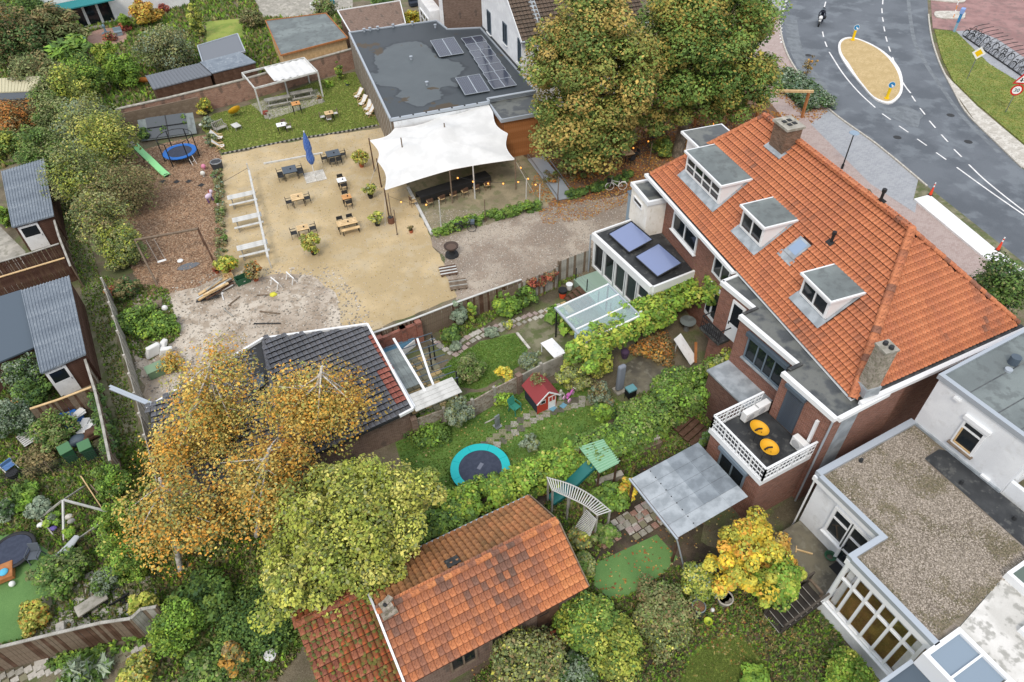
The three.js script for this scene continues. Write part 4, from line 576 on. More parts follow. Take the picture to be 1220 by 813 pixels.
// ---------------------------------------------------------------- barn and its lower wing
const barnCols = [[0.72, 0.3, 0.12], [0.7, 0.28, 0.11], [0.67, 0.26, 0.1], [0.64, 0.245, 0.1], [0.6, 0.225, 0.095], [0.48, 0.19, 0.09], [0.42, 0.17, 0.09], [0.34, 0.15, 0.09], [0.25, 0.13, 0.09], [0.19, 0.11, 0.08]], barnMats = tileMats(barnCols, 0.8);
const mossTile = mott(0xb05a34, 0x8a4a2e, 0.8, { f: 4, n: 256, grain: 14, spot: 0x6f6a2c, spotT: 0.52, spotF: 5, seed: 74 }), mossTile2 = mott(0x9c5238, 0x7d4430, 0.9, { f: 4, n: 256, grain: 14, spot: 0x59602a, spotT: 0.47, spotF: 5, seed: 75 });
{
const g = G('barn', 'brick barn with a weathered orange tile roof beside the trampoline hedge', 'barn', [4.6, -13.1]), e = 2.6, r = 4.02, x0 = -4.1, x1 = 4.05, z0 = -2.5, z1 = 2.5;
P(g, 'wall', [bx(x0 + 0.15, 0, z0 + 0.3, x1 - 0.15, e - 0.1, z1 - 0.3), ...[x0 + 0.15, x1 - 0.35].map((x) => { const s = new THREE.Shape([[-2.2, e - 0.1], [2.2, e - 0.1], [0, r - 0.12]].map(([a, b]) => new THREE.Vector2(a, b))), q = new THREE.ExtrudeGeometry(s, { depth: 0.2, bevelEnabled: false }); q.rotateY(PI / 2); q.translate(x, 0, 0); return uvm(q); })], M.brickBrown);
const sl = [[x0, e, z1], [x1, e, z1], [x1, r, 0], [x0, r, 0]], sf = [[x1, e, z0], [x0, e, z0], [x0, r, 0], [x1, r, 0]];
P(g, 'roof_deck', [slab3(sl.map((p) => [p[0], p[1] - 0.02, p[2]]), 0.1), slab3(sf.map((p) => [p[0], p[1] - 0.02, p[2]]), 0.1)], roofUnder);
tileRoof(g, [{ poly: sl, A: sl[0], B: sl[1] }], { w: 0.255, L: 0.35, geo: pantile(0.255, 0.35, 0.03), mats: barnMats, cols: barnCols, base: orangeBase });
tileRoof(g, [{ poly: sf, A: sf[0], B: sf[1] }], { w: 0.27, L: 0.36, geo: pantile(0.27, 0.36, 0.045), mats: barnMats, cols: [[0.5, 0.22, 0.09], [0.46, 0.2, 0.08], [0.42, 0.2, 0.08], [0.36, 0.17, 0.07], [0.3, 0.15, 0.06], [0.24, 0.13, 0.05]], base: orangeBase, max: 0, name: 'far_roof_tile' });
ridgeRow(g, [x0, r + 0.02, 0], [x1, r + 0.02, 0], barnMats, 0.9);
P(g, 'verge_board', [bar([x1 + 0.03, e, z1], [x1 + 0.03, r, 0], 0.05, 0.18), bar([x1 + 0.03, e, z0], [x1 + 0.03, r, 0], 0.05, 0.18)], M.wood);
P(g, 'white_flashing', [bar([x0 - 0.02, e + 0.08, z1 + 0.1], [x0 - 0.02, r + 0.1, 0], 0.09, 0.08), bar([x0 - 0.02, e + 0.08, z0], [x0 - 0.02, r + 0.1, 0], 0.09, 0.08)], M.trim);
const ch = P(g, 'chimney_stub', [box(0.42, 0.5, 0.42, -3.7, r + 0.1, 0.05, 0.2), box(0.3, 0.14, 0.24, -3.55, r + 0.38, -0.06, 0.5), box(0.62, 0.1, 0.6, -3.7, r - 0.03, 0.1, 0.1)], mortarMat); P(ch, 'flue', cyl(0.09, 0.09, 0.06, -3.72, r + 0.33, 0.05, 8), M.black);
P(g, 'rooflight', slab3([[-0.9, 3.62, -0.92], [-0.3, 3.62, -0.92], [-0.3, 3.88, -0.42], [-0.9, 3.88, -0.42]], 0.08), M.feltDark);
P(g, 'gutter', [rod([x0, e - 0.05, z0 - 0.08], [x1, e - 0.05, z0 - 0.08], 0.06)], M.zinc);
for (const x of [-2.2, -0.4]) win(g, [x, 0.9, z1 - 0.3], 0, 1.1, 1.1, { v: [0.5], m: M.wood, fw: 0.09 });
{ const d = P(g, 'door', bx(1.8, 0, z1 - 0.3, 2.8, 2.1, z1 - 0.24), M.woodDark); P(d, 'hinge', [bx(1.85, 0.5, z1 - 0.24, 2.3, 0.55, z1 - 0.22), bx(1.85, 1.6, z1 - 0.24, 2.3, 1.65, z1 - 0.22)], M.black); }
}
{
const g = G('barn_wing', 'low outbuilding with mossy red roof tiles joined to the barn', 'outbuilding', [-1.0, -13.6]), x0 = -1.45, x1 = 1.44, e = 1.75, r = 3.3, z1 = 3.0, zr = -0.9, z0 = -2.6, ef = 2.6;
P(g, 'wall', [prism([[x0 + 0.1, z0 + 0.2], [x1, z0 + 0.2], [x1, z1 - 0.3], [x0 + 0.1, z1 - 0.3]], 0, e - 0.05)], M.brickBrown);
const sl = [[x0, e, z1], [x1, e, z1], [x1, r, zr], [x0, r, zr]], sf = [[x1, ef, z0], [x0, ef, z0], [x0, r, zr], [x1, r, zr]];
P(g, 'roof_deck', [sl, sf].map((q) => slab3(q.map((p) => [p[0], p[1] - 0.02, p[2]]), 0.1)), roofUnder);
const wc = [[0.34, 0.12, 0.07], [0.28, 0.1, 0.06], [0.4, 0.15, 0.08]], wm = [...tileMats(wc, 0.9), mossTile, mossTile2];
tileRoof(g, [{ poly: sl, A: sl[0], B: sl[1] }, { poly: sf, A: sf[0], B: sf[1] }], { w: 0.25, L: 0.34, geo: pantile(0.25, 0.34, 0.05), mats: wm, cols: wc, base: orangeBase });
ridgeRow(g, [x0, r + 0.02, zr], [x1, r + 0.02, zr], wm, 0.9);
P(g, 'gable_wall', slab3([[x0 + 0.12, e - 0.05, z1 - 0.3], [x0 + 0.12, r - 0.1, zr], [x0 + 0.12, ef - 0.1, z0 + 0.2]], 0.05), M.brickBrown); P(g, 'flue_pipe', rod([x0 + 0.2, 2.7, z0 + 0.3], [x0 + 0.1, 3.6, z0 + 0.25], 0.05), M.zinc);
// moss cushions on the tiles
const ms = []; for (let i = 0; i < 420; i++) { const t = Math.pow(rnd(), 0.8), x = rr(x0, x1), s = rr(0.03, 0.1); ms.push([x, e + (r - e) * t + 0.04, z1 + (zr - z1) * t, 0.37, rr(0, 3), 0, s, s * 0.5, s]); }
inst(g, 'moss', ball(1, 0, 0, 0), mat({ color: 0xffffff, roughness: 1 }), ms, { cols: [[0.14, 0.14, 0.03], [0.1, 0.11, 0.03], [0.2, 0.17, 0.05]] });
}

// ---------------------------------------------------------------- garage with grey concrete tiles
{
const g = G('garage', 'low building with grey roof tiles, a strip of red tiles and white edging', 'garage', [3, -27.5]), W = (p) => [p[0] - 3, p[1], p[2] + 27.5];
const a = [5.95, 3.2, -29.75], b = [6.0, 2.35, -23.3], c = [0.4, 3.25, -31.5], d = [-0.2, 2.9, -27.3], e = [-0.9, 2.35, -22.9], f = [-6.3, 2.5, -30.1], h = [-5.6, 2.3, -23.6];
P(g, 'wall', prism([[-5.9, -29.8], [0.4, -31.2], [5.8, -29.5], [5.85, -23.6], [-5.2, -23.8]].map(([x, z]) => [x - 3, z + 27.5]), 0, 2.3), M.brickBrown);
P(g, 'roof_deck', [slab3([c, a, b, e, d].map(W).map((p) => [p[0], p[1] - 0.03, p[2]]), 0.12), slab3([f, c, d, e, h].map(W).map((p) => [p[0], p[1] - 0.05, p[2]]), 0.12)], M.dark);
const gc = [[0.17, 0.18, 0.2], [0.15, 0.16, 0.185], [0.135, 0.145, 0.165], [0.115, 0.125, 0.145]], gm = tileMats(gc, 0.6), geo = pantile(0.3, 0.36, 0.03);
const red = [[0.36, 0.12, 0.09], [0.42, 0.15, 0.11]], rm = tileMats(red, 0.8);
const inRed = (o) => { const x = o.x + 3, z = o.z - 27.5, k = (z + 29.75) / 6.45; return x > 6 - 0.3 - (k > 0.5 ? 0.45 : k > 0.15 ? 0.05 : -0.1) && k < 0.9; };
const main = { poly: [c, a, b, e, d].map(W), A: W(e), B: W(b) };
tileRoof(g, [main], { w: 0.3, L: 0.36, geo, mats: gm, cols: gc, base: mat({ map: tileMap, roughness: 0.6 }), skip: inRed });
tileRoof(g, [main], { w: 0.3, L: 0.36, geo, mats: rm, cols: red, base: orangeBase, name: 'red_roof_tile', skip: (o) => !inRed(o) });
tileRoof(g, [{ poly: [f, c, d, e, h].map(W), A: W(h), B: W(e) }], { w: 0.3, L: 0.36, geo, mats: gm, cols: gc, base: mat({ map: tileMap, roughness: 0.6 }), max: 0, name: 'side_roof_tile' });
ridgeRow(g, W(c), W(d), gm, 0.9); ridgeRow(g, W(d), W(e), gm, 0.9);
const bd = (p, q) => { const A = W(p), B = W(q); return bar([A[0], A[1] + 0.06, A[2]], [B[0], B[1] + 0.06, B[2]], 0.12, 0.16); };
P(g, 'white_edge', [bd(a, c), bd(c, f), bd(a, b), bd(b, [5.2, 2.35, -23.2])], M.trim);
P(g, 'roof_window', slab3([[-0.9, 2.99, -28.9], [-0.25, 3.03, -29.05], [-0.4, 2.96, -28.2], [-1.0, 2.9, -28.05]].map(W).map((p) => [p[0], p[1] + 0.12, p[2]]), 0.08), M.blueGrey);
}

let hall;
// ---------------------------------------------------------------- flat-roofed restaurant hall, its annexe and the gable house
{
const g = hall = G('restaurant_hall', 'flat-roofed hall with puddles, timber side and a dark felt roof', 'building', [15.85, -51.54], { turn: -0.155 });
const fp = [[0, 0], [8.45, 0], [8.5, -0.6], [12.85, -0.6], [12.85, -16.3], [9.6, -17.2], [9.2, -20], [0.1, -20.2]];
P(g, 'wall', prism(fp.map(([x, z]) => [x * 0.99 + 0.06, z * 0.99 - 0.1]), 0, 3.8), M.wood);
const hallRoof = tex(1024, 22, (u, v) => { const x = u * 22, z = (1 - v) * 22, n = fbm(u, v, 8, 4, 81), k = fbm(u, v, 14, 4, 83); let c = [50, 56, 62]; c = mixc(c, [62, 70, 74], n);
const q = Math.hypot((x - 4.4) / 3.6, (z - 8) / 6.5) + (n - 0.5) * 1.1, dry = st(1.0, 0.96, q); c = mixc(c, [36, 42, 48], st(1.12, 1.0, q) * 0.8); c = mixc(c, [92, 100, 103], dry * (0.7 + 0.3 * k));
const br = st(0.6, 0.66, k) * st(0.56, 0.6, fbm(u, v, 6, 3, 85)); c = mixc(c, [70, 56, 34], br); const gr = (hash(Math.floor(u * 1024), Math.floor(v * 1024), 5) - 0.5) * 10; return [c[0] + gr, c[1] + gr, c[2] + gr]; });
P(g, 'roof', prism(fp, 3.8, 3.92), mat({ map: hallRoof, roughness: 0.45 }));
const ed = []; for (let i = 0; i < fp.length; i++) { const a = fp[i], b = fp[(i + 1) % fp.length]; ed.push(bar([a[0], 3.9, a[1]], [b[0], 3.9, b[1]], 0.18, 0.24)); } P(g, 'roof_edge', ed, M.zinc);
for (const x of [0.8, 1.9, 3.0, 4.1, 5.2, 6.3, 7.4]) P(g, 'edge_clip', box(0.12, 0.08, 0.14, x, 4.03, 0.02), M.dark);
for (const [x, z] of [[1.6, -19.9], [2.2, -19.95], [3.0, -19.95], [4.6, -19.95], [6.6, -19.9], [8.6, -18.2], [4.4, -11.2], [4.4, -5.2]]) P(g, 'roof_vent', [cyl(0.1, 0.1, 0.3, x, 3.9, z, 10), cyl(0.16, 0.16, 0.06, x, 4.2, z, 10)], M.zinc);
for (let i = 0; i < 60; i++) { const z = -0.2 - i * 0.33; P(g, 'cladding_board', bx(-0.03 - rnd() * 0.01, 0, z - 0.31, 0.05, 3.75, z), i % 3 ? M.wood : M.woodGrey); }
P(g, 'front_render', bx(0.2, 0, 0.0, 8.4, 3.7, 0.04), M.render);
}
{
const g = G('timber_annexe', 'timber-clad flat-roofed annexe beside the white tent', 'annexe', [15.85, -51.54], { turn: -0.155 });
P(g, 'wall', bx(8.75, 0, -0.62, 12.8, 3.45, 2.75), M.woodDark); P(g, 'roof', bx(8.6, 3.45, -0.6, 12.9, 3.6, 2.9), M.felt); P(g, 'roof_edge', [bx(8.5, 3.42, -0.6, 8.62, 3.72, 2.98), bx(8.62, 3.42, 2.86, 12.9, 3.72, 2.98), bx(8.62, 3.6, -0.72, 12.9, 3.85, -0.6)], M.zinc);
for (let i = 0; i < 22; i++) P(g, 'board', bx(8.78 + i * 0.182, 0, 2.75, 8.78 + i * 0.182 + 0.17, 3.42, 2.77 + rnd() * 0.01), M.woodWarm); for (let i = 0; i < 18; i++) P(g, 'board', bx(8.72 - rnd() * 0.01, 0, -0.55 + i * 0.183, 8.75, 3.42, -0.55 + i * 0.183 + 0.17), M.woodWarm);
P(g, 'drain', rod([8.7, 3.98, -0.5], [12.8, 3.98, -0.5], 0.09), M.zinc);
}
const pvTex = tex(256, 1, (u, v) => { const a = (u * 6) % 1, b = (v * 6) % 1; return Math.min(a, 1 - a) < 0.05 || Math.min(b, 1 - b) < 0.05 ? [96, 104, 120] : [44, 50, 68]; });
const pvMat = new THREE.MeshPhysicalMaterial({ map: pvTex, roughness: 0.2, clearcoat: 0.8, clearcoatRoughness: 0.08, side: THREE.DoubleSide });
function pvPanel(X, D, w, l, tilt) { // a part of the hall: X across, D depth on its roof
const q = [[X, 0.12, 0], [X + w, 0.12, 0], [X + w, 0.12 + tilt, -l], [X, 0.12 + tilt, -l]].map(([x, y, z]) => [x, y + 3.93, z - D]);
const o = P(hall, 'solar_panel', slab3(q, 0.035), pvMat); P(o, 'frame', [0, 1, 2, 3].map((i) => bar(q[i].map((v, k) => k === 1 ? v + 0.005 : v), q[(i + 1) % 4].map((v, k) => k === 1 ? v + 0.005 : v), 0.04, 0.05)), M.zinc); P(o, 'mount', [box(w * 0.9, 0.1, 0.1, X + w / 2, 3.97, -D - 0.25), box(w * 0.9, 0.1 + tilt, 0.1, X + w / 2, 3.92 + (0.1 + tilt) / 2, -D - l + 0.25)], M.metal);
}
for (let i = 0; i < 7; i++) for (let j = 0; j < 2; j++) pvPanel(9.55 + i * 0.1 + j * 1.06, 2.0 + i * 1.73, 1.03, 1.68, 0.02);
for (let j = 0; j < 2; j++) { pvPanel(6.9 + j * 1.12, 1.8, 1.08, 2.9, 0.3); pvPanel(7.0 + j * 1.2, 10.5, 1.15, 3.4, 0.3); }
{
const g = G('gable_house', 'white gabled house with brown roof tiles behind the solar panels', 'house', [15.85, -51.54], { turn: -0.155 }), e = 7.0, r = 10.85;
const s = new THREE.Shape([[4.2, 0], [15.9, 0], [15.9, e], [10, r], [4.2, e]].map(([a, b]) => new THREE.Vector2(a, b))), q = new THREE.ExtrudeGeometry(s, { depth: 12, bevelEnabled: false }); q.rotateY(PI / 2); q.translate(12.95, 0, 0);
P(g, 'wall', uvm(q), M.white);
const k = (r - e) / 6, sl = [[12.8, e - 0.1, -3.85], [25, e - 0.1, -3.85], [25, r + 0.1, -10], [12.8, r + 0.1, -10]], sf = [[25, e - 0.1, -16.1], [12.8, e - 0.1, -16.1], [12.8, r + 0.1, -10], [25, r + 0.1, -10]];
P(g, 'roof_deck', [slab3(sl, 0.15), slab3(sf, 0.15)], M.dark);
const bc = [[0.13, 0.1, 0.075], [0.16, 0.12, 0.09], [0.11, 0.085, 0.065]], bm = tileMats(bc, 0.85);
tileRoof(g, [{ poly: sl.map((p) => [p[0], p[1] + 0.03, p[2]]), A: [12.8, e - 0.07, -3.85], B: [25, e - 0.07, -3.85] }], { w: 0.34, L: 0.42, geo: pantile(0.34, 0.42, 0.05), mats: bm, cols: bc, base: mat({ map: tileMap, roughness: 0.85 }), max: 120 });
P(g, 'verge_board', [bar([12.78, e - 0.12, -3.8], [12.78, r + 0.05, -10], 0.06, 0.26), bar([12.78, e - 0.12, -16.2], [12.78, r + 0.05, -10], 0.06, 0.26)], M.trim); P(g, 'gutter', rod([12.8, e - 0.1, -3.75], [25, e - 0.1, -3.75], 0.09), M.zinc);
P(g, 'valley', slab3([[14.6, e + 0.2, -4.2], [15.2, e + 0.2, -4.2], [15.2, r + 0.25, -10], [14.6, r + 0.25, -10]], 0.1), M.lead); P(g, 'skylight', slab3([[16.2, 9.5, -7.7], [17, 9.5, -7.7], [17, 10.1, -8.6], [16.2, 10.1, -8.6]], 0.12), M.zinc);
for (const [d, y0, w, h] of [[13.5, 4.4, 1.0, 2.0], [8.7, 5.1, 1.05, 1.75], [4.75, 4.8, 0.7, 2.0]]) win(g, [12.96, y0, -d - w / 2], -PI / 2, w, h, { v: [0.5], fw: 0.09, sill: M.trim, m: M.blueGrey });
P(g, 'cellar_wall', bx(12.9, 3.6, -16.2, 12.949, 4.25, -4.2), M.feltDark);
}
{ // brown brick house behind
const g = G('brick_house', 'brown brick house end wall behind the white gable house', 'house', [15.85, -51.54], { turn: -0.155 });
P(g, 'wall', bx(10.2, 0, -32, 22, 7.5, -20.8), M.brickBrown); P(g, 'roof', slab3([[9.9, 7.5, -20.5], [22.3, 7.5, -20.5], [22.3, 9.5, -32], [9.9, 9.5, -32]], 0.2), M.dark); P(g, 'side_cladding', bx(9.9, 0, -21.2, 10.18, 7.4, -20.75), M.white); P(g, 'bay', bx(8.9, 0, -27, 10.17, 4.4, -21.6), M.white);
win(g, [8.88, 1, -26], -PI / 2, 3.6, 2.4, { v: [0.33, 0.66], t: [0.7], fw: 0.12 });
}
// ---------------------------------------------------------------- houses and sheds beyond the far wall
{
const o = [-4.39,-100.46], g = G('far_house', 'far house with glass garden doors under a teal awning', 'house', o, { turn: 0.12 });
P(g, 'wall', bx(-4, 0, -7, 12, 5.5, -0.6), M.white); 
for (let i = 0; i < 4; i++) win(g, [-3.2 + i * 1.55, 0.1, -0.55], 0, 1.4, 2.4, { fw: 0.14, m: M.trim });
P(g, 'awning', slab3([[-3.6, 2.75, 0.9], [3.4, 2.75, 0.9], [3.4, 3.1, -0.55], [-3.6, 3.1, -0.55]], 0.12), solid(0x2d8286)); P(g, 'step', bx(-0.6, 0, 0, 0.9, 0.18, 0.8), M.concrete);
}
{ const o = [4.24,-102.60], g = G('far_house', 'far brick house with a white framed window beside the golden shrub', 'house', o, { turn: 0.12 }); P(g, 'wall', bx(0, 0, -6, 14, 5, -0.4), M.brickBrown); win(g, [0.3, 0.9, -0.38], 0, 1.8, 1.4, { fw: 0.14, v: [0.5] }); win(g, [6, 0.2, -0.38], 0, 3, 2.3, { fw: 0.14, v: [0.5] }); P(g, 'fascia', bx(-0.1, 4.9, -0.5, 14.1, 5.15, -0.2), M.trim); }
function shedRoofed(name, lab, corners, h, { wallM = M.woodShed, roofM = M.felt, drop = 0.3, cor = 0, over = 0.12, edge, cat = 'shed' } = {}) { // corners: far left, far right, near right, near left
const cx = (corners[0][0] + corners[2][0]) / 2, cz = (corners[0][1] + corners[2][1]) / 2, g = G(name, lab, cat, [cx, cz]), c = corners.map(([x, z]) => [x - cx, z - cz]), hs = [h + drop, h + drop, h, h];
P(g, 'wall', prism(c.map(([x, z]) => [x * 0.95, z * 0.95]), 0, h - 0.1), wallM);
P(g, 'roof', slab3(c.map(([x, z], i) => [x, hs[i], z]), 0.1), roofM);
if (cor) { const gs = []; for (let i = 0; i <= cor; i++) { const t = i / cor, a = [c[0][0] + (c[1][0] - c[0][0]) * t, hs[0] + 0.012, c[0][1] + (c[1][1] - c[0][1]) * t], b = [c[3][0] + (c[2][0] - c[3][0]) * t, h + 0.012, c[3][1] + (c[2][1] - c[3][1]) * t]; gs.push(rod(a, b, 0.045, 0.045, 5)); } gs.forEach((q) => P(g, 'corrugation', q, roofM)); }
if (edge) P(g, 'roof_edge', c.map((p, i) => { const q = c[(i + 1) % 4]; return bar([p[0], hs[i], p[1]], [q[0], hs[(i + 1) % 4], q[1]], 0.1, 0.16); }), edge);
return g;
}
const corrGrey = mott(0x6d7782, 0x7d8791, 3, { f: 4, n: 256, grain: 6, spot: 0xa3aab0, spotT: 0.66, seed: 88, rough: 0.6 });
shedRoofed('shed', 'long low shed with a ribbed grey roof behind the yard wall, nearer the conifers', [[-0.6, -75.2], [4.5, -75.6], [5.1, -73.0], [-0.4, -72.4]], 2.2, { roofM: solid(0x70757c), cor: 16, wallM: M.woodDark });
shedRoofed('shed', 'low shed with a smooth blue grey roof behind the yard wall', [[4.6, -75.6], [8.7, -76.2], [9.6, -73.4], [5.2, -73.0]], 2.3, { roofM: corrGrey, wallM: M.woodDark });
shedRoofed('shed', 'flat grey shed roof behind the smooth blue grey shed', [[5.2, -80.3], [9.6, -81.5], [9.3, -77.0], [4.9, -76.2]], 2.2, { roofM: solid(0x767b82), edge: M.zinc });
shedRoofed('shed', 'shed with a sagging dark felt roof on pale timber beams', [[12.9, -82.0], [19.3, -80.7], [19.3, -73.3], [12.0, -72.4]], 2.8, { roofM: M.feltGrey, wallM: M.woodPale, edge: M.woodWarm });
shedRoofed('shed', 'small garden shed with a green felt roof and dark boards', [[-6.67,-89.31],[-4.98,-89.93],[-5.77,-85.79],[-6.59,-86.07]], 2.1, { roofM: solid(0x5f8270), wallM: M.woodDark });
shedRoofed('lean_to', 'pale ribbed lean-to roof beside the orange shrubs', [[-14.07,-82.74],[-9.71,-80.89],[-10.37,-78.25],[-14.05,-80.02]], 2.1, { roofM: solid(0xc3bd9f), cor: 14, wallM: M.woodGrey, cat: 'lean-to' });
shedRoofed('lean_to', 'brown tiled lean-to with a white top edge behind the felt shed', [[20.38,-79.60],[27.46,-78.91],[26.20,-74.42],[20.04,-74.08]], 2.6, { roofM: M.brickBrown, drop: 0.9, wallM: M.brickBrown, edge: M.trim, cat: 'lean-to' });
shedRoofed('shed', 'dark grey shed roof edge below the pale lean-to', [[-13.51,-80.43],[-9.29,-78.27],[-8.74,-76.48],[-13.51,-78.61]], 1.8, { roofM: solid(0x555b62), wallM: M.woodDark });
// the two brown sheds on the alley
function alleyShed(lab, c, doorC, h) {
const g = shedRoofed('shed', lab, c, h, { roofM: corrGrey, wallM: M.woodShed, cor: 15, drop: 0.12 });
const q = c.map(([x, z]) => [x - g.position.x, z - g.position.z].map((v) => v * 0.955)), a = q[3], b = q[2], yaw = -Math.atan2(b[1] - a[1], b[0] - a[0]), L = Math.hypot(b[0] - a[0], b[1] - a[1]);
const tr = (k) => { k.rotateY(yaw); k.translate(a[0], 0, a[1]); return k; };
for (let i = 0; i < 16; i++) P(g, 'board', tr(bx(L * doorC[1], i * 0.14, 0, L, i * 0.14 + 0.13, 0.025 + rnd() * 0.006)), M.woodShed);
const d = P(g, 'door', tr(bx(L * doorC[0], 0.02, 0.0, L * doorC[1], 2.05, 0.06)), M.white); P(d, 'pane', tr(bx(L * doorC[0] + 0.14, 1.15, 0.06, L * doorC[1] - 0.14, 1.9, 0.066)), M.glass); P(d, 'handle', tr(bx(L * doorC[1] - 0.11, 0.98, 0.06, L * doorC[1] - 0.08, 1.12, 0.1)), M.metal);
const rdx = q[1][0] - b[0], rdz = q[1][1] - b[1], rl = Math.hypot(rdx, rdz), ry = -Math.atan2(rdz, rdx); for (let i = 0; i < Math.floor(rl / 0.16); i++) { const k = bx(i * 0.16, 0, -0.012, i * 0.16 + 0.15, h - 0.12, 0.02 + rnd() * 0.008); k.rotateY(ry); k.translate(b[0], 0, b[1]); P(g, 'board', k, M.woodShed); }
return g;
}
alleyShed('brown alley shed with a glazed white door beside the potted shrubs', [[-13.13,-62.09],[-10.10,-62.58],[-9.83,-53.28],[-12.51,-53.12]], [0.06, 0.56], 2.3);
alleyShed('brown alley shed with a streaked grey roof and white door above the rubbish pile', [[-12.02,-44.64],[-9.27,-44.73],[-8.91,-36.51],[-11.24,-36.08]], [0.02, 0.5], 2.3);
shedRoofed('shed', 'shed with a worn dark felt roof against the streaked grey alley shed', [[-15.64,-44.60],[-12.04,-44.76],[-11.57,-38.90],[-15.42,-38.15]], 2.1, { roofM: M.blueGrey, wallM: M.woodShed });

// ---------------------------------------------------------------- walls and fences
function fence(name, lab, pts, h, { pw = 0.145, m = [M.wood], post = M.wood, rail = M.wood, gap = 0.012, cap, cat = 'fence', postEvery = 1.85, y = 0 } = {}) { // every plank a piece of its own
const o = pts[0], g = G(name, lab, cat, o, { y }), pl = box(pw - gap, h, 0.022, 0, h / 2, 0);
for (let i = 0; i < pts.length - 1; i++) {
const a = pts[i], b = pts[i + 1], dx = b[0] - a[0], dz = b[1] - a[1], L = Math.hypot(dx, dz), n = Math.max(1, Math.round(L / pw)), ry = -Math.atan2(dz, dx);
for (let k = 0; k < n; k++) { const t = (k + 0.5) / n, q = P(g, 'plank', pl, pick(m)); q.position.set(a[0] + dx * t - o[0], rr(-0.02, 0.02), a[1] + dz * t - o[1]); q.rotation.y = ry; q.rotation.z = rr(-0.01, 0.01); q.scale.x = L / n / pw; }
const np = Math.max(1, Math.round(L / postEvery)); for (let k = 0; k <= np; k++) { if (i && !k) continue; const t = k / np, q = P(g, 'post', box(0.08, h + 0.06, 0.08, 0, h / 2 + 0.03, 0), post); q.position.set(a[0] + dx * t - o[0] + dz / L * 0.055, 0, a[1] + dz * t - o[1] - dx / L * 0.055); q.rotation.y = ry; }
for (const yy of [0.3, h - 0.3]) P(g, 'rail', bar([a[0] - o[0] + dz / L * 0.03, yy, a[1] - o[1] - dx / L * 0.03], [b[0] - o[0] + dz / L * 0.03, yy, b[1] - o[1] - dx / L * 0.03], 0.035, 0.07), rail);
if (cap) P(g, 'cap_rail', bar([a[0] - o[0], h + 0.05, a[1] - o[1]], [b[0] - o[0], h + 0.05, b[1] - o[1]], 0.13, 0.05), cap);
}
return g;
}
function wallRun(name, lab, pts, h, th, m, { cap, capM = M.concrete, piers = 0, pierM = m, cat = 'wall' } = {}) {
const o = pts[0], g = G(name, lab, cat, o), p = pts.map(([x, z]) => [x - o[0], z - o[1]]);
P(g, 'wall_face', ribbon(p, -th / 2, th / 2, 0, h), m); if (cap) P(g, 'coping', ribbon(p, -th / 2 - 0.05, th / 2 + 0.05, h, h + cap), capM);
if (piers) for (let i = 0; i < p.length - 1; i++) { const a = p[i], b = p[i + 1], n = Math.max(1, Math.round(Math.hypot(b[0] - a[0], b[1] - a[1]) / piers)); for (let k = 0; k <= n; k++) { const q = P(g, 'pier', box(th + 0.14, h + 0.12, th + 0.14, 0, (h + 0.12) / 2, 0), pierM); q.position.set(a[0] + (b[0] - a[0]) * k / n, 0, a[1] + (b[1] - a[1]) * k / n); q.rotation.y = -Math.atan2(b[1] - a[1], b[0] - a[0]); } }
return g;
}
wallRun('brick_wall', 'long old brick wall between the restaurant lawn and the sheds', [[-4.08,-70.05],[0.54,-70.08],[7.64,-70.53],[13.74,-71.49],[19.43,-72.31]], 2, 0.22, M.brickPink, { cap: 0.09 });
wallRun('grey_wall', 'weathered grey wall behind the slide and the blue trampoline', [[-4.56,-69.31],[-0.44,-69.19],[3.02,-69.15]], 1.9, 0.1, M.wood);
fence('plank_fence', 'dark brown plank fence facing the white shed door', [[-15.47,-49.53],[-13.47,-49.54],[-11.41,-49.65],[-9.81,-49.85]], 1.9, { m: [M.woodDark, M.woodShed], post: M.woodDark, cap: M.woodGrey });
fence('plank_fence', 'dark brown plank fence with a pale top rail above the streaked shed roof', [[-15.41,-47.59],[-13.47,-47.67],[-11.46,-47.75],[-9.55,-47.82]], 1.9, { m: [M.woodDark, M.woodShed], post: M.woodDark, cap: M.woodPale });
fence('plank_fence', 'grey board fence along the alley beside the first shed', [[-10.04,-54.09],[-9.80,-51.04],[-9.29,-46.76]], 1.8, { m: [M.woodDark, M.wood], cap: M.woodGrey });
fence('plank_fence', 'grey board fence along the alley beside the rubbish pile', [[-9.13,-36.71],[-8.83,-33.70],[-8.71,-31.57],[-8.58,-28.12]], 1.8, { m: [M.wood, M.woodGrey], cap: M.woodGrey });
fence('plank_fence', 'worn plank fence behind the rubbish pile and the green bins', [[-12.10,-34.10],[-10.68,-34.07],[-9.01,-34.19]], 1.7, { m: [M.wood, M.woodDark], cap: M.woodPale });
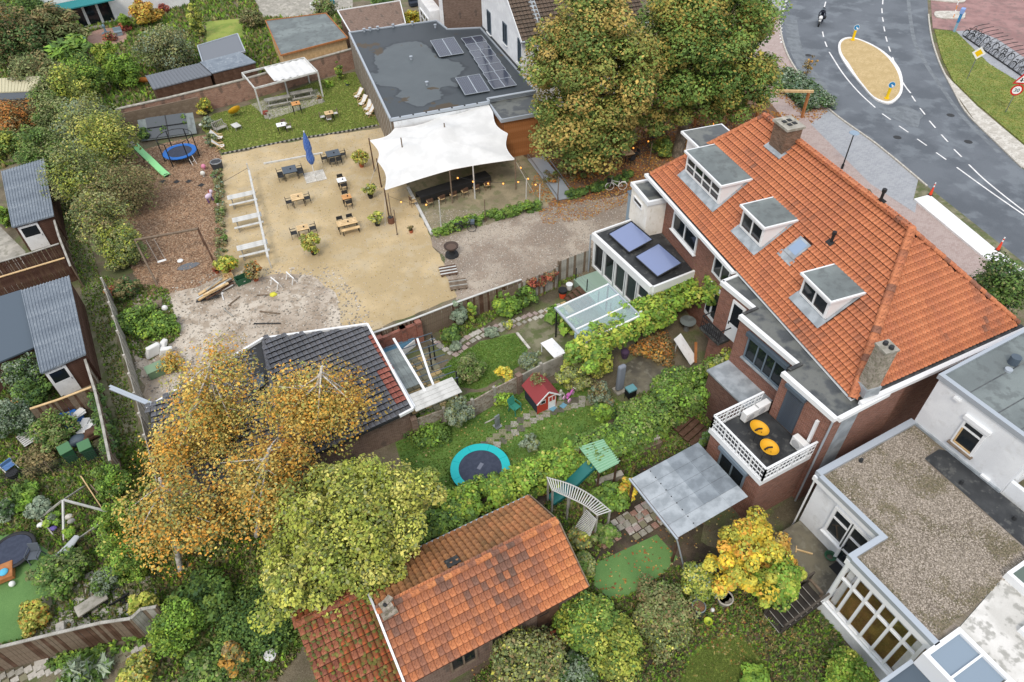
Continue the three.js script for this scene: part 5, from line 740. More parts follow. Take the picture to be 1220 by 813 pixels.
{ // panel fence: concrete posts with boards laid flat
const pts = [[-7.56,-44.23],[-7.37,-41.33],[-7.19,-38.21],[-7.07,-35.78],[-6.92,-32.35],[-6.82,-28.96],[-6.70,-25.64]]
const o = pts[0], g = G('panel_fence', 'pale concrete post fence along the alley beside the sandy ground', 'fence', o);
for (let i = 0; i < pts.length - 1; i++) { const a = pts[i], b = pts[i + 1], L = Math.hypot(b[0] - a[0], b[1] - a[1]), n = Math.max(1, Math.round(L / 1.9)), ry = -Math.atan2(b[1] - a[1], b[0] - a[0]);
for (let k = 0; k < n; k++) { const t = (k + 0.5) / n, cx = a[0] + (b[0] - a[0]) * t - o[0], cz = a[1] + (b[1] - a[1]) * t - o[1]; const q = P(g, 'post', box(0.13, 1.95, 0.13, 0, 0.97, 0), M.kerb); q.position.set(a[0] + (b[0] - a[0]) * k / n - o[0], 0, a[1] + (b[1] - a[1]) * k / n - o[1]); q.rotation.y = ry; for (let j = 0; j < 6; j++) { const s = P(g, 'board', box(L / n - 0.1, 0.28, 0.04, 0, 0.16 + j * 0.29, 0), j % 2 ? M.woodGrey : M.concrete); s.position.set(cx, 0, cz); s.rotation.y = ry; } } }
}
fence('plank_fence', 'brown plank fence with pale staples beside the slab patio', [[-15.33,-20.59],[-13.52,-20.28],[-11.67,-19.84],[-9.77,-19.36],[-8.63,-18.94]], 1.8, { m: [M.wood, M.wood, M.woodDark], pw: 0.16, cap: M.woodGrey });
fence('plank_fence', 'short grey plank fence turning away from the slab patio', [[-8.63,-18.94],[-8.20,-19.16],[-7.62,-18.96]], 1.8, { m: [M.wood, M.woodGrey], pw: 0.16, cap: M.woodGrey });
fence('yard_fence', 'plank fence with a white top rail between the sand yard and the gardens', [[6.29,-30.49],[8.93,-30.46],[11.19,-30.54],[13.82,-30.56],[16.44,-30.51]], 1.75, { m: [M.wood, M.woodDark, M.wood], cap: M.woodSilver, rail: M.woodSilver });
fence('yard_fence', 'weathered grey board screen beside the conservatory', [[14.90,-30.07],[16.84,-30.37],[19.17,-30.49],[19.54,-30.97],[22.12,-31.04]], 1.75, { m: [M.woodGrey, M.wood], pw: 0.2 });
wallRun('brick_wall', 'red brick garden wall beside the grey roofed garage', [[6.51,-30.07],[8.03,-30.20],[9.06,-30.21]], 1.6, 0.22, brickMat(0x9b5a47, 0x864a3b, 0x9a8f84, 37), { piers: 2.4 });
{ // garden wall of rough concrete panels between brick piers
const pts = [[5.96,-23.47],[7.68,-23.37],[9.28,-23.14],[10.74,-23.36],[12.39,-23.51],[13.94,-23.67],[15.47,-23.73]]
const o = pts[0], g = G('panel_wall', 'garden wall of rough grey concrete panels with brick piers', 'wall', o), rough = mott(0x8d8579, 0xa59d90, 1.5, { f: 6, n: 256, grain: 16, spot: 0x6d5a48, spotT: 0.56, spotF: 8, seed: 91, bump: 0.03 });
for (let i = 0; i < pts.length - 1; i++) { const a = pts[i], b = pts[i + 1], L = Math.hypot(b[0] - a[0], b[1] - a[1]), ry = -Math.atan2(b[1] - a[1], b[0] - a[0]), q = P(g, 'panel', rbox(L - 0.06, 1.35, 0.1, 0, 0.68, 0, 0.03, 1), i > 3 ? M.concrete : rough); q.position.set((a[0] + b[0]) / 2 - o[0], 0, (a[1] + b[1]) / 2 - o[1]); q.rotation.y = ry; const p = P(g, 'pier', box(i === 4 || i === 0 ? 0.34 : 0.16, 1.5, i === 4 || i === 0 ? 0.34 : 0.16, 0, 0.75, 0), i === 4 || i === 0 ? M.brickBrown : M.concrete); p.position.set(a[0] - o[0], 0, a[1] - o[1]); p.rotation.y = ry; }
}
// low edging of the upper lawn and beams on the ground
{ const l = [[3.10,-60.73],[6.44,-60.34],[10.00,-59.93],[13.31,-59.24],[16.84,-58.76]], g = tag(new THREE.Group(), null, null, null, 'structure'); g.name = 'lawn_edging'; scene.add(g); const c = new THREE.CatmullRomCurve3(l.map(([x, z]) => new THREE.Vector3(x, 0, z))), n = 70, p = c.getSpacedPoints(n); for (let i = 0; i < n; i++) { const s = P(g, 'edging_stone', rbox(0.24, 0.12, 0.16, 0, 0.05, 0, 0.03, 1), i % 2 ? M.concrete : M.dark); s.position.set(p[i].x, 0, p[i].z); s.rotation.y = rr(-0.2, 0.2); } }
T('ground_beam', 'pale timber beam lying on the sand behind the dark table', 'beam', (() => { const [a, b] = [[5.78,-57.10],[10.78,-56.31]]; return bar([0, 0.06, 0], [b[0] - a[0], 0.06, b[1] - a[1]], 0.14); })(), M.woodSilver, [5.78,-57.10]);
T('ground_beam', 'long pale kerb beam between the sand yard and the tent terrace', 'beam', (() => { const [a, b] = [[15.13,-47.29],[14.24,-40.37]]; return bar([0, 0.07, 0], [b[0] - a[0], 0.07, b[1] - a[1]], 0.22, 0.16); })(), M.woodSilver, [15.13,-47.29]);
{ const l = [[26.38,-46.19],[26.09,-44.16],[25.74,-41.68],[25.29,-39.42]], o = l[0], g = G('ramp', 'grey steel ramp with a rail beside the timber annexe', 'ramp', o); P(g, 'ramp_plate', ribbon(l.map((p) => [p[0] - o[0], p[1] - o[1]]), -0.7, 0.7, 0.06, 0.12), M.zinc); const e = l[3]; for (const s of [-0.7, 0.7]) P(g, 'rail', [bar([s, 0.6, 0], [e[0] - o[0] + s, 0.5, e[1] - o[1]], 0.05), bar([s, 0, 0], [s, 0.6, 0], 0.05), bar([e[0] - o[0] + s, 0, e[1] - o[1]], [e[0] - o[0] + s, 0.5, e[1] - o[1]], 0.05)], M.metal); }

// ---------------------------------------------------------------- trees
const rel = (a, b) => [a[0] - b[0], a[1] - b[1]];
{
const p = [30.03,-43.26], e = (dx, y, dz, r, ry, c) => [dx, y, dz, r, ry, r, c];
plant('maple_tree', 'large yellowing tree crown between the restaurant hall and the orange roof', 'tree', p, { lobe: [e(-0.1, 7, 0, 4.8, 5.8), e(-3.3, 4.8, 1.6, 2.5, 3.2), e(3.1, 5.4, 1.2, 2.8, 3.6), e(-1, 4, 3.2, 2.8, 2.8), e(-0.3, 10.8, -1, 2.8, 2.6, 'maple'), e(-2.6, 8.6, -0.6, 2.8, 3)], n: 230, r: 1.15, per: 400, leaf: 0.15, cols: ['maple'], trunk: 0.4, h: 7, limbs: 26, shell: 0.62, flat: 0.3 });
const q = [36.97,-40.45], c = rel([39.52,-41.64], q), f = (dx, y, dz, r, ry) => [c[0] + dx, y, c[1] + dz, r, ry, r];
plant('maple_tree', 'large green tree with a bare trunk beside the cafe tables', 'tree', q, { lobe: [f(0, 8.5, 0, 5.4, 5.6), f(-3.2, 7, 1.4, 2.8, 3.4), f(3.4, 7, 0, 3.3, 3.6), f(-1.5, 11, -1, 3.4, 2.6), f(1.5, 5.6, 2.6, 3.2, 2.4), f(5, 9.5, -3, 3, 3)], n: 230, r: 1.2, per: 400, leaf: 0.15, cols: ['maple2'], trunk: 0.5, h: 8.5, limbs: 28, lean: [c[0] * 0.7, c[1] * 0.7], shell: 0.62, flat: 0.3 });
}
const birch = (lab, base, top, h, lobe, cols, n, per) => { const l = rel(top, base); plant('birch_tree', lab, 'tree', base, { lobe: lobe.map(([dx, y, dz, rx, ry, rz, c]) => [l[0] * y / h + dx, y, l[1] * y / h + dz, rx, ry, rz, c]), n, r: 0.85, per: per * 1.2, leaf: 0.082, cols, trunk: 0.14, h, bark: birchBark, limbs: 60, lean: l, shell: 0.1, flat: 0.35, group: 'birches over the garage' }); };
birch('golden birch with white branches over the grey garage roof', [-0.59,-24.53], [2.28,-23.70], 7.2, [[0, 4.9, 0, 2.5, 2.5, 2.4], [1.7, 4.8, 0.4, 1.4, 1.4, 1.3, 'gold'], [-1.4, 5.6, 0, 1.7, 1.6, 1.6]], ['birch'], 165, 76);
birch('tawny birch with white branches beside the alley fence', [-4.61,-25.00], [-2.23,-26.87], 7, [[0, 4.6, 0, 2.4, 2.8, 2.3], [-1.6, 3.6, 0.5, 1.7, 1.9, 1.6], [0.6, 6.4, -0.2, 1.5, 1.2, 1.5]], ['birch'], 190, 76);
birch('sparse brown birch with a pale trunk near the conifers', [-6.83,-21.50], [-5.55,-21.97], 6, [[0, 3.8, 0, 1.9, 2.2, 1.9], [1.6, 3.4, 0.6, 1.5, 1.6, 1.3], [0.4, 5.2, 0, 1.3, 1, 1.3]], ['birch', 'olive'], 130, 66);
birch('yellow birch thinning towards the barn wing', [-3.28,-21.54], [-1.13,-21.25], 6, [[0, 3.9, 0, 2.3, 2.2, 2.2], [0.9, 5, -0.4, 1.4, 1.2, 1.4, 'gold']], ['birch', 'olive'], 150, 74);
plant('maple_tree', 'broad lime green tree leaning over the barn roof', 'tree', [0.91,-16.85], { lobe: [[0, 4.3, 0, 2.9, 1.7, 2.7], [-2.3, 3.6, 1.0, 2.0, 1.5, 1.9], [2.3, 3.8, -0.8, 1.9, 1.5, 1.8], [-0.4, 4.2, -2.2, 2.0, 1.5, 1.6], [1.4, 4.2, -2.2, 1.4, 1.2, 1.3], [0.4, 3.2, 1.9, 1.6, 1.1, 1.2], [-2.8, 3.0, -0.4, 1.2, 1.0, 1.3]], n: 230, r: 0.62, per: 240, leaf: 0.095, cols: ['lime', 'olive', 'lime'], trunk: 0.2, h: 3.8, limbs: 24, shell: 0.35, flat: 0.45 });
plant('vine_tree', 'bright yellow and green vine spread over the corner by the glass roof', 'vine', [15.75,-8.45], { lobe: [[0, 2.1, 0, 1.5, 0.9, 1.6, 'yellow'], [0.3, 1.6, 1.3, 1.2, 0.8, 1.0], [-1.4, 2.0, -0.2, 0.9, 0.6, 0.8, 'yellow'], [0.9, 2.0, -1.0, 1.0, 0.8, 0.9, 'yellow'], [0.6, 1.4, 0.9, 1.1, 0.9, 1.2], [1.1, 1.7, 0.2, 0.9, 0.8, 0.9, 'gold']], n: 130, r: 0.36, per: 150, leaf: 0.1, cols: ['bright', 'lime'], trunk: 0.08, h: 1.8, limbs: 14, shell: 0.6, flat: 0.5 });
// ---------------------------------------------------------------- shrubs and small trees: [name, label, x z, centre height, radius, half height, colours, leaf, clumps, leaves each, more lobes]
const shrubs = [
['tree', 'tall loose green yellow tree beside the alley trellis', [-7.59,-57.18], 3.2, 2.5, 2.6, ['olive', 'lime', 'green'], 0.12, 110, 95],
['tree', 'tall ragged olive tree between the alley and the bark playground', [-6.60,-49.91], 2.8, 2.0, 2.3, ['olive', 'brown', 'lime'], 0.11, 90, 85],
['tree', 'tall yellow green tree beside the play tower beam', [-5.05,-61.30], 3.2, 2.2, 2.6, ['lime', 'olive', 'green'], 0.12, 90, 95],
['tree', 'dark leafy tree between the pale lean-to and the alley shed', [-10.33,-64.94], 2.2, 2.2, 2.0, ['green', 'olive', 'dark'], 0.12, 80, 90],
['tree', 'tall dark green tree beside the bamboo clump', [-9.36,-96.45], 3.5, 2.8, 3.2, ['dark', 'green'], 0.16, 90, 95],
['tree', 'feathery green tree beside the small green shed', [-5.62,-79.56], 2.2, 1.9, 2.0, ['green', 'bright', 'lime'], 0.13, 70, 95],
['tree', 'light olive tree over the fence of the far garden', [-9.02,-75.82], 2.4, 2.0, 2.0, ['olive', 'green'], 0.13, 70, 90],
['evergreen_tree', 'dark brown green tree in the far corner behind the lean-to', [-11.66,-91.69], 3, 3.0, 3.4, ['dark', 'brown'], 0.2, 70, 90],
['bamboo', 'tall olive bamboo clump beside the far glass doors', [-8.00,-94.74], 2.5, 2.6, 2.8, ['olive', 'brown'], 0.17, 70, 90],
['shrub', 'brownish olive shrub above the pale lean-to', [-10.27,-82.91], 2, 2.6, 2.1, ['olive', 'brown'], 0.17, 60, 80],
['palm', 'spreading green fan palm beside the small green shed', [-7.09,-87.40], 2, 2.1, 1.0, ['green', 'bright'], 0.34, 36, 40],
['thuja', 'rounded bright green thuja in front of the orange planks', [-2.48,-79.71], 1.8, 1.75, 1.9, ['bright', 'green'], 0.13, 60, 120],
['thuja', 'feathery light green thuja beside the round patio', [-3.55,-85.32], 1.8, 1.4, 1.8, ['bright', 'lime'], 0.13, 44, 110],
['tree', 'yellow green tree over the small shed', [-7.41,-75.43], 2.5, 2.1, 2.2, ['lime', 'green'], 0.15, 60, 90],
['willow', 'grey green tree with yellow patches beside the slide tower', [-6.16,-65.53], 2.8, 3.0, 2.7, ['olive', 'grey', 'lime'], 0.13, 130, 110],
['willow', 'leafy olive shrub between the lean-to and the grey green tree', [-8.84,-71.15], 2, 2.2, 2.0, ['olive', 'green'], 0.13, 70, 90],
['beech', 'copper orange shrub beside the dark shed roof', [-12.56,-74.21], 1.8, 2.2, 1.7, ['orange', 'brown'], 0.14, 60, 90],
['beech', 'small orange bush in the far left corner', [-12.53,-102.27], 2, 1.5, 1.3, ['orange', 'brown'], 0.16, 30, 70],
['shrub', 'green yellow shrub beside the first alley shed', [-13.54,-70.31], 1.2, 1.5, 1.3, ['green', 'lime'], 0.13, 40, 80],
['shrub', 'wide silvery olive shrub behind the ribbed shed', [2.25,-82.17], 2.2, 2.9, 2.2, ['olive', 'grey', 'brown'], 0.14, 110, 110],
['shrub', 'yellow green column shrub beside the far brick house', [6.44,-89.92], 2, 0.9, 2.0, ['lime', 'green'], 0.15, 30, 80],
['golden_shrub', 'round golden orange shrub beside the far window', [1.77,-97.37], 1.6, 1.7, 1.5, ['gold', 'yellow'], 0.19, 50, 90],
['topiary', 'clipped green ball nearer the teal awning step', [-0.77,-96.72], 1.3, 0.8, 0.8, ['bright'], 0.09, 30, 120],
['topiary', 'clipped green ball beside the red flowers', [-6.10,-97.49], 1.3, 0.85, 0.8, ['bright'], 0.09, 30, 120],
['shrub', 'yellow flowering bush against the brick wall', [3.33,-69.31], 0.9, 0.85, 0.8, ['lime', 'yellow'], 0.12, 26, 70],
['shrub', 'soft grey green bush beside the lawn loungers', [3.03,-66.00], 0.7, 0.7, 0.7, ['grey', 'olive'], 0.1, 26, 80],
['shrub', 'ragged grey green bush beside the black planter', [2.63,-62.65], 0.5, 0.6, 0.7, ['grey', 'olive'], 0.1, 22, 70],
['shrub', 'green bush behind the blue trampoline net', [1.26,-67.05], 0.7, 0.8, 0.7, ['green'], 0.12, 22, 70],
['shrub', 'dark green bush behind the slide tower', [-1.02,-67.64], 0.7, 1.0, 0.7, ['dark', 'green'], 0.12, 26, 70],
['shrub', 'green bush left of the grey trampoline board', [-2.42,-67.21], 0.6, 0.8, 0.6, ['green', 'dark'], 0.12, 22, 70],
['tree', 'brown thinning tree overhanging the bark playground', [-4.71,-55.04], 2.2, 2.7, 1.9, ['brown', 'olive'], 0.1, 110, 62],
['tree', 'pale brown shrub tree beside the leaning trellis', [-6.65,-55.71], 2, 2.0, 1.8, ['brown', 'olive', 'lime'], 0.1, 80, 62],
['tree', 'bushy olive green tree beside the swing', [-6.13,-47.94], 1.7, 1.65, 1.6, ['olive', 'lime', 'green'], 0.11, 90, 100],
['shrub', 'green weeds between the alley fence and the plywood sheet', [-6.40,-40.66], 0.6, 1.4, 0.7, ['green', 'bright'], 0.12, 40, 80],
['shrub', 'leafy green weeds beside the white boulder bag', [-5.10,-39.44], 0.4, 1.3, 0.5, ['bright', 'green'], 0.14, 34, 70],
['shrub', 'dark green shrub beside the red flowers at the fence', [-6.49,-43.81], 0.8, 0.9, 0.8, ['dark', 'brown'], 0.12, 30, 70],
['shrub', 'green potted bushes beside the first white shed door', [-13.76,-57.95], 0.8, 0.8, 0.8, ['bright', 'green'], 0.12, 24, 70],
['conifer', 'blue green conifer in front of the streaked shed wall', [-12.54,-37.64], 1.3, 1.3, 1.3, ['grey', 'dark', 'green'], 0.09, 60, 110],
['conifer', 'grey green conifer beside the wooden pallet', [-13.28,-34.52], 1.1, 1.2, 1.2, ['grey', 'dark'], 0.09, 50, 110],
['shrub', 'loose green bush beside the blue tarpaulin', [-11.43,-32.86], 0.9, 1.2, 1.0, ['green', 'olive', 'brown'], 0.1, 50, 90],
['shrub', 'dark bush beside the folding chair', [-12.32,-36.43], 0.9, 1.1, 1.0, ['dark', 'green'], 0.1, 44, 90],
['shrub', 'brown heath below the loose green bush', [-12.36,-31.51], 0.4, 1.1, 0.4, ['brown'], 0.09, 40, 80],
['grass_clump', 'green grass clump beside the net fence', [-13.00,-29.29], 0.5, 0.7, 0.5, ['green', 'bright'], 0.16, 16, 60],
['shrub', 'silver leafed plant above the herb bed', [-12.47,-28.22], 0.4, 0.7, 0.4, ['grey'], 0.11, 22, 70],
['shrub', 'grey bush at the edge of the black trampoline', [-13.99,-28.83], 0.5, 0.6, 0.6, ['grey', 'dark'], 0.1, 20, 80],
['shrub', 'big leafed green plant in the herb bed', [-11.94,-27.29], 0.3, 0.45, 0.3, ['bright', 'grey'], 0.16, 12, 40],
['shrub', 'small bright green plant in the herb bed', [-11.21,-26.04], 0.3, 0.3, 0.3, ['bright'], 0.1, 8, 60],
['shrub', 'wide green bush beside the white parasol base', [-11.57,-23.61], 0.7, 1.3, 0.7, ['green', 'olive', 'bright'], 0.11, 54, 90],
['shrub', 'yellow green bush on the small turf lawn', [-12.85,-21.99], 0.6, 0.7, 0.6, ['lime', 'gold'], 0.11, 26, 80],
['conifer', 'light green conifer at the top of the conifer row', [-8.78,-27.26], 1.2, 0.8, 1.4, ['green', 'bright'], 0.08, 40, 120],
['conifer', 'light green conifer beside the herb bed', [-8.65,-24.70], 1.4, 0.95, 1.6, ['bright', 'green', 'lime'], 0.08, 50, 120],
['conifer', 'broad yellow green conifer beside the slab patio', [-8.60,-22.40], 1.4, 1.2, 1.6, ['bright', 'green', 'lime'], 0.08, 66, 120],
['conifer', 'low grey green conifer in front of the slab patio', [-9.69,-22.20], 0.7, 0.7, 0.8, ['grey', 'green'], 0.08, 30, 110],
['shrub', 'yellow green leafy bush at the corner of the brown fence', [-8.39,-20.08], 0.8, 0.6, 0.6, ['lime', 'bright'], 0.14, 20, 60],
['conifer', 'bright green conifer beyond the end of the brown fence', [-7.04,-18.08], 1.2, 1.1, 1.4, ['bright', 'green'], 0.085, 60, 120],
['shrub', 'leafy green bush under the birches', [-6.06,-19.02], 0.8, 1.3, 0.8, ['green', 'dark', 'green'], 0.13, 56, 80],
['shrub', 'low green hedge bush in front of the barn wing', [-4.39,-17.14], 0.4, 2.0, 0.4, ['green', 'dark', 'green'], 0.09, 80, 110],
['shrub', 'brown dying bush beside the white pot', [-5.39,-15.81], 0.7, 0.6, 0.9, ['brown', 'gold'], 0.1, 26, 80],
['grass_clump', 'blue green ornamental grass in front of the brown fence', [-11.24,-18.33], 0.4, 0.9, 0.5, ['grey', 'green'], 0.2, 26, 80],
['shrub', 'yellow flecked shrub beside the ornamental grass', [-9.02,-17.30], 0.5, 0.9, 0.5, ['lime', 'olive', 'gold'], 0.1, 40, 80],
['shrub', 'green ferny bush below the bright green conifer', [-6.73,-16.09], 0.4, 1.0, 0.5, ['green', 'olive'], 0.12, 34, 70],
['shrub', 'yellow shrub behind the hall roof edge', [28.76,-79.45], 1.2, 1.4, 1.0, ['yellow', 'lime'], 0.17, 40, 70],
['shrub', 'green shrub beside the white bay', [31.26,-79.83], 1.2, 1.2, 1.0, ['green', 'lime'], 0.16, 30, 70],
['shrub', 'brown seed headed shrub beside the far green lawn', [12.62,-89.42], 1.2, 1.5, 1.2, ['brown', 'olive'], 0.15, 44, 70],
['shrub', 'olive bush in the courtyard behind the felt shed', [21.23,-89.42], 1, 1.6, 0.9, ['olive', 'green', 'brown'], 0.15, 40, 70],
['shrub', 'dark green bush in the courtyard behind the brown lean-to', [28.04,-87.27], 1, 1.6, 0.9, ['dark', 'green'], 0.15, 40, 70],
['shrub', 'leafy plant at the foot of the brick wall on the lawn', [15.47,-69.22], 0.3, 0.5, 0.3, ['bright'], 0.2, 10, 30],
['shrub', 'slim green climber against the brick wall beside the hall', [16.97,-70.22], 0.9, 0.5, 1.0, ['green', 'lime'], 0.12, 20, 60],
['shrub', 'grey leafed tree in the border under the yard fence', [11.87,-30.37], 1.1, 0.6, 0.9, ['grey'], 0.11, 30, 70],
['shrub', 'bright green column shrub under the yard fence', [12.65,-30.19], 0.9, 0.35, 0.8, ['bright', 'lime'], 0.1, 18, 70],
['shrub', 'dark green dome shrub beside the red brick wall', [10.85,-29.39], 0.5, 0.65, 0.5, ['green', 'dark'], 0.09, 30, 90],
['shrub', 'bright green bush beside the board screen', [15.02,-29.90], 0.8, 1.0, 0.7, ['bright', 'green'], 0.12, 40, 80],
['shrub', 'green climber on the yard fence behind the stepping stones', [16.35,-30.29], 0.8, 0.9, 0.7, ['green', 'bright'], 0.12, 34, 80],
['shrub', 'grey lavender mound on the stone border', [13.17,-28.58], 0.3, 0.5, 0.3, ['grey'], 0.08, 16, 80],
['shrub', 'small grey mound on the stone border beside the lawn', [10.71,-28.51], 0.3, 0.4, 0.3, ['grey'], 0.08, 14, 80],
['shrub', 'grey mound at the end of the stone border', [14.38,-28.61], 0.3, 0.35, 0.3, ['grey', 'lime'], 0.08, 14, 80],
['olive_tree', 'olive bush on the lawn beside the glass pergola', [10.45,-25.88], 0.9, 0.85, 0.8, ['olive', 'green'], 0.085, 46, 90],
['shrub', 'grey green bush beside the white garden table', [13.84,-24.92], 0.6, 0.75, 0.6, ['grey', 'olive'], 0.09, 36, 90],
['shrub', 'yellow flowers on top of the panel wall', [11.93,-24.26], 1.2, 0.5, 0.4, ['yellow', 'lime'], 0.09, 16, 60],
['olive_tree', 'round grey olive tree in front of the panel wall', [8.34,-22.95], 1.1, 0.85, 0.95, ['grey', 'olive'], 0.085, 56, 100],
['shrub', 'green nettles at the foot of the panel wall', [6.60,-23.23], 0.4, 1.3, 0.4, ['green', 'bright'], 0.11, 46, 70],
['shrub', 'green bush beside the green garden chair', [11.21,-23.57], 0.4, 0.8, 0.4, ['bright', 'green'], 0.11, 26, 70],
['shrub', 'sparse grey shrub on the trampoline lawn', [10.97,-19.72], 0.5, 0.55, 0.5, ['grey', 'olive'], 0.1, 16, 50],
['shrub', 'yellow green shrub against the panel wall beside the playhouse', [15.27,-22.37], 1, 0.95, 0.9, ['olive', 'lime'], 0.11, 44, 90],
['shrub', 'yellow green shrub below the glass awning', [16.95,-22.77], 1.1, 1.0, 1.0, ['lime', 'olive', 'green'], 0.12, 46, 90],
['conifer', 'grey purple shrub beside the grey pillar', [15.84,-20.37], 1, 0.7, 0.9, ['grey', 'brown'], 0.08, 40, 90],
['shrub', 'bright green shrub in front of the grey purple shrub', [15.50,-19.55], 0.6, 0.6, 0.6, ['bright', 'dark'], 0.12, 30, 80],
['shrub', 'large green bush in front of the brown steps', [16.30,-17.86], 1.2, 1.1, 1.0, ['green', 'olive', 'bright'], 0.1, 110, 110],
['shrub', 'large feathery green bush beside the brick block', [19.59,-18.56], 1.4, 1.1, 1.1, ['green', 'bright', 'olive'], 0.1, 100, 110],
['shrub', 'green climber against the grey framed window wall', [22.17,-17.78], 2.0, 0.9, 1.4, ['olive', 'lime', 'green'], 0.11, 54, 90],
['shrub', 'green bush over the corrugated green roof', [14.37,-16.89], 1.5, 0.8, 0.7, ['green', 'bright'], 0.1, 60, 100],
['shrub', 'yellow climber beside the translucent roof', [13.67,-14.61], 0.9, 0.45, 0.9, ['yellow', 'lime'], 0.13, 22, 60],
['shrub', 'green bush between the slide and the translucent roof', [12.72,-14.64], 0.6, 0.9, 0.6, ['green', 'bright'], 0.12, 34, 80],
['shrub', 'fern-like plant on the curved trellis', [11.44,-13.18], 0.7, 0.6, 0.6, ['green', 'olive'], 0.12, 20, 70],
['shrub', 'dark fern beside the balcony block wall', [19.36,-15.22], 0.8, 0.5, 0.8, ['green', 'grey'], 0.14, 20, 60],
['shrub', 'flowering bush beside the barn verge', [10.31,-13.62], 0.6, 0.6, 0.6, ['olive', 'lime', 'orange'], 0.1, 34, 90],
['shrub', 'leafy shrub beside the barn gable', [9.61,-12.35], 0.6, 0.6, 0.6, ['olive', 'green', 'lime'], 0.1, 40, 90],
['ivy', 'large variegated ivy mound at the barn corner', [8.31,-9.97], 1.1, 1.3, 1.0, ['green', 'lime', 'bright'], 0.1, 110, 120],
['ivy', 'ivy and rose mound between the two lawns', [11.58,-9.00], 0.8, 1.2, 0.7, ['olive', 'brown', 'green'], 0.09, 80, 100],
['ivy', 'pale variegated hedge end beside the yellow vine', [13.73,-9.04], 0.8, 0.9, 0.7, ['lime', 'grey', 'green'], 0.09, 60, 110],
['ivy', 'yellow flecked ivy slope below the artificial lawn', [8.61,-8.48], 0.8, 1.3, 0.8, ['lime', 'green'], 0.1, 70, 110],
['shrub', 'brownish green shrub in front of the barn wall', [5.09,-9.58], 1.2, 1.6, 1.2, ['olive', 'brown', 'lime'], 0.09, 100, 110],
['shrub', 'blue green bush below the brick planter', [7.13,-8.69], 0.4, 0.9, 0.5, ['dark', 'grey'], 0.1, 34, 80],
['shrub', 'bright green bush against the glazed garden room', [16.47,-3.21], 0.8, 1.0, 0.7, ['bright', 'lime'], 0.08, 50, 120],
['shrub', 'light green bush at the lawn edge below the stairs', [13.17,-4.89], 0.4, 0.7, 0.4, ['bright'], 0.1, 26, 90],
['shrub', 'rosy flower bush at the foot of the ivy mound', [11.07,-8.26], 0.5, 1.2, 0.5, ['olive', 'brown', 'lime'], 0.09, 50, 80],
['tree', 'dark green tree behind the far end of the orange roof', [40.81,-14.63], 2.6, 1.7, 2.2, ['dark', 'green', 'olive'], 0.12, 90, 100],
['shrub', 'round green shrub in a pot beside the tree trunk', [35.81,-41.00], 1, 0.95, 0.9, ['green', 'lime'], 0.12, 40, 90],
['sapling', 'small bare brown sapling beside the road hedge', [57.36,-45.99], 1.6, 0.7, 1.0, ['brown', 'gold'], 0.1, 14, 30],
['shrub', 'orange leaved sprigs over the garage edge', [-4.89,-35.33], 0.6, 0.8, 0.6, ['birch'], 0.1, 20, 40],
['shrub', 'red flower bed along the alley fence', [-7.43,-44.90], 0.4, 0.6, 0.4, ['red', 'green'], 0.1, 18, 60],
['shrub', 'brown bracken heap behind the tilted white board', [21.10,-22.15], 0.5, 1.3, 0.5, ['orange', 'brown'], 0.1, 50, 90],
];
for (const [name, lab, p, hc, r, ry, cols, leaf, n, per] of shrubs) {
const k = [[0, hc, 0, r * 0.8, ry, r * 0.8]], a = rr(0, 6); for (let i = 0; i < 3; i++) { const t = a + i * 2.1; k.push([Math.cos(t) * r * 0.5, hc * rr(0.75, 1.1), Math.sin(t) * r * 0.5, r * 0.55, ry * 0.65, r * 0.55]); }
const tall = /tree|beech|willow|sapling/.test(name);
plant(name, lab, tall ? 'tree' : /grass/.test(name) ? 'grass' : 'shrub', p, { lobe: k, n: Math.round(n * 1.15), r: Math.max(0.12, r * 0.3), per: per * 1.25, leaf: leaf * 0.87, cols, trunk: tall ? 0.05 + r * 0.03 : 0, h: hc * 1.1, limbs: 14, stems: tall ? 0 : 5, shell: 0.45, crownName: tall ? 'crown' : 'foliage', flat: /conifer|grass|thuja/.test(name) ? 0.15 : 0.4, lenK: /grass|bamboo|palm/.test(name) ? 3.2 : 1.5 });
}
// hedges and climbers along a line
hedgeRow('vine', 'green and yellow vine trained along the pergola beside the glass awning', 'vine', [[15.55,-22.22],[17.57,-23.17],[19.65,-23.64],[22.09,-23.64],[24.23,-23.95],[26.60,-24.20]], 1.5, 1.5, 2.8, { r: 0.42, dens: 20, per: 80, leaf: 0.15, cols: ['bright', 'lime', 'green'] });
hedgeRow('vine', 'vine hanging down beside the small iron balcony', 'vine', [[25.99,-24.40],[25.66,-22.90],[24.72,-21.48]], 0.9, 2.2, 4.2, { r: 0.4, dens: 26, per: 80, leaf: 0.15, cols: ['bright', 'lime', 'green'] });
hedgeRow('hedge', 'lime green leafy hedge behind the turquoise trampoline', 'hedge', [[4.62,-18.01],[6.55,-17.80],[8.76,-17.57],[11.15,-17.51],[12.90,-17.49]], 1.2, 0.2, 1.5, { r: 0.36, dens: 26, per: 90, leaf: 0.12, cols: ['bright', 'green', 'bright', 'lime'] });
hedgeRow('hedge', 'thick deep green hedge running from the corrugated canopy up to the house', 'hedge', [[12.59,-17.11],[14.31,-17.06],[16.52,-17.41],[18.77,-17.82],[20.86,-17.91],[22.67,-18.13]], 1.5, 0.3, 2.0, { r: 0.45, dens: 24, per: 90, leaf: 0.11, cols: ['green', 'bright', 'green', 'olive'] });
hedgeRow('hedge', 'leafy hedge climbing along the barn eave beside the trampoline', 'hedge', [[3.24,-17.27],[4.60,-17.43],[6.32,-17.31]], 1.0, 0.2, 1.5, { r: 0.38, dens: 20, per: 80, leaf: 0.12, cols: ['green', 'dark', 'bright'] });
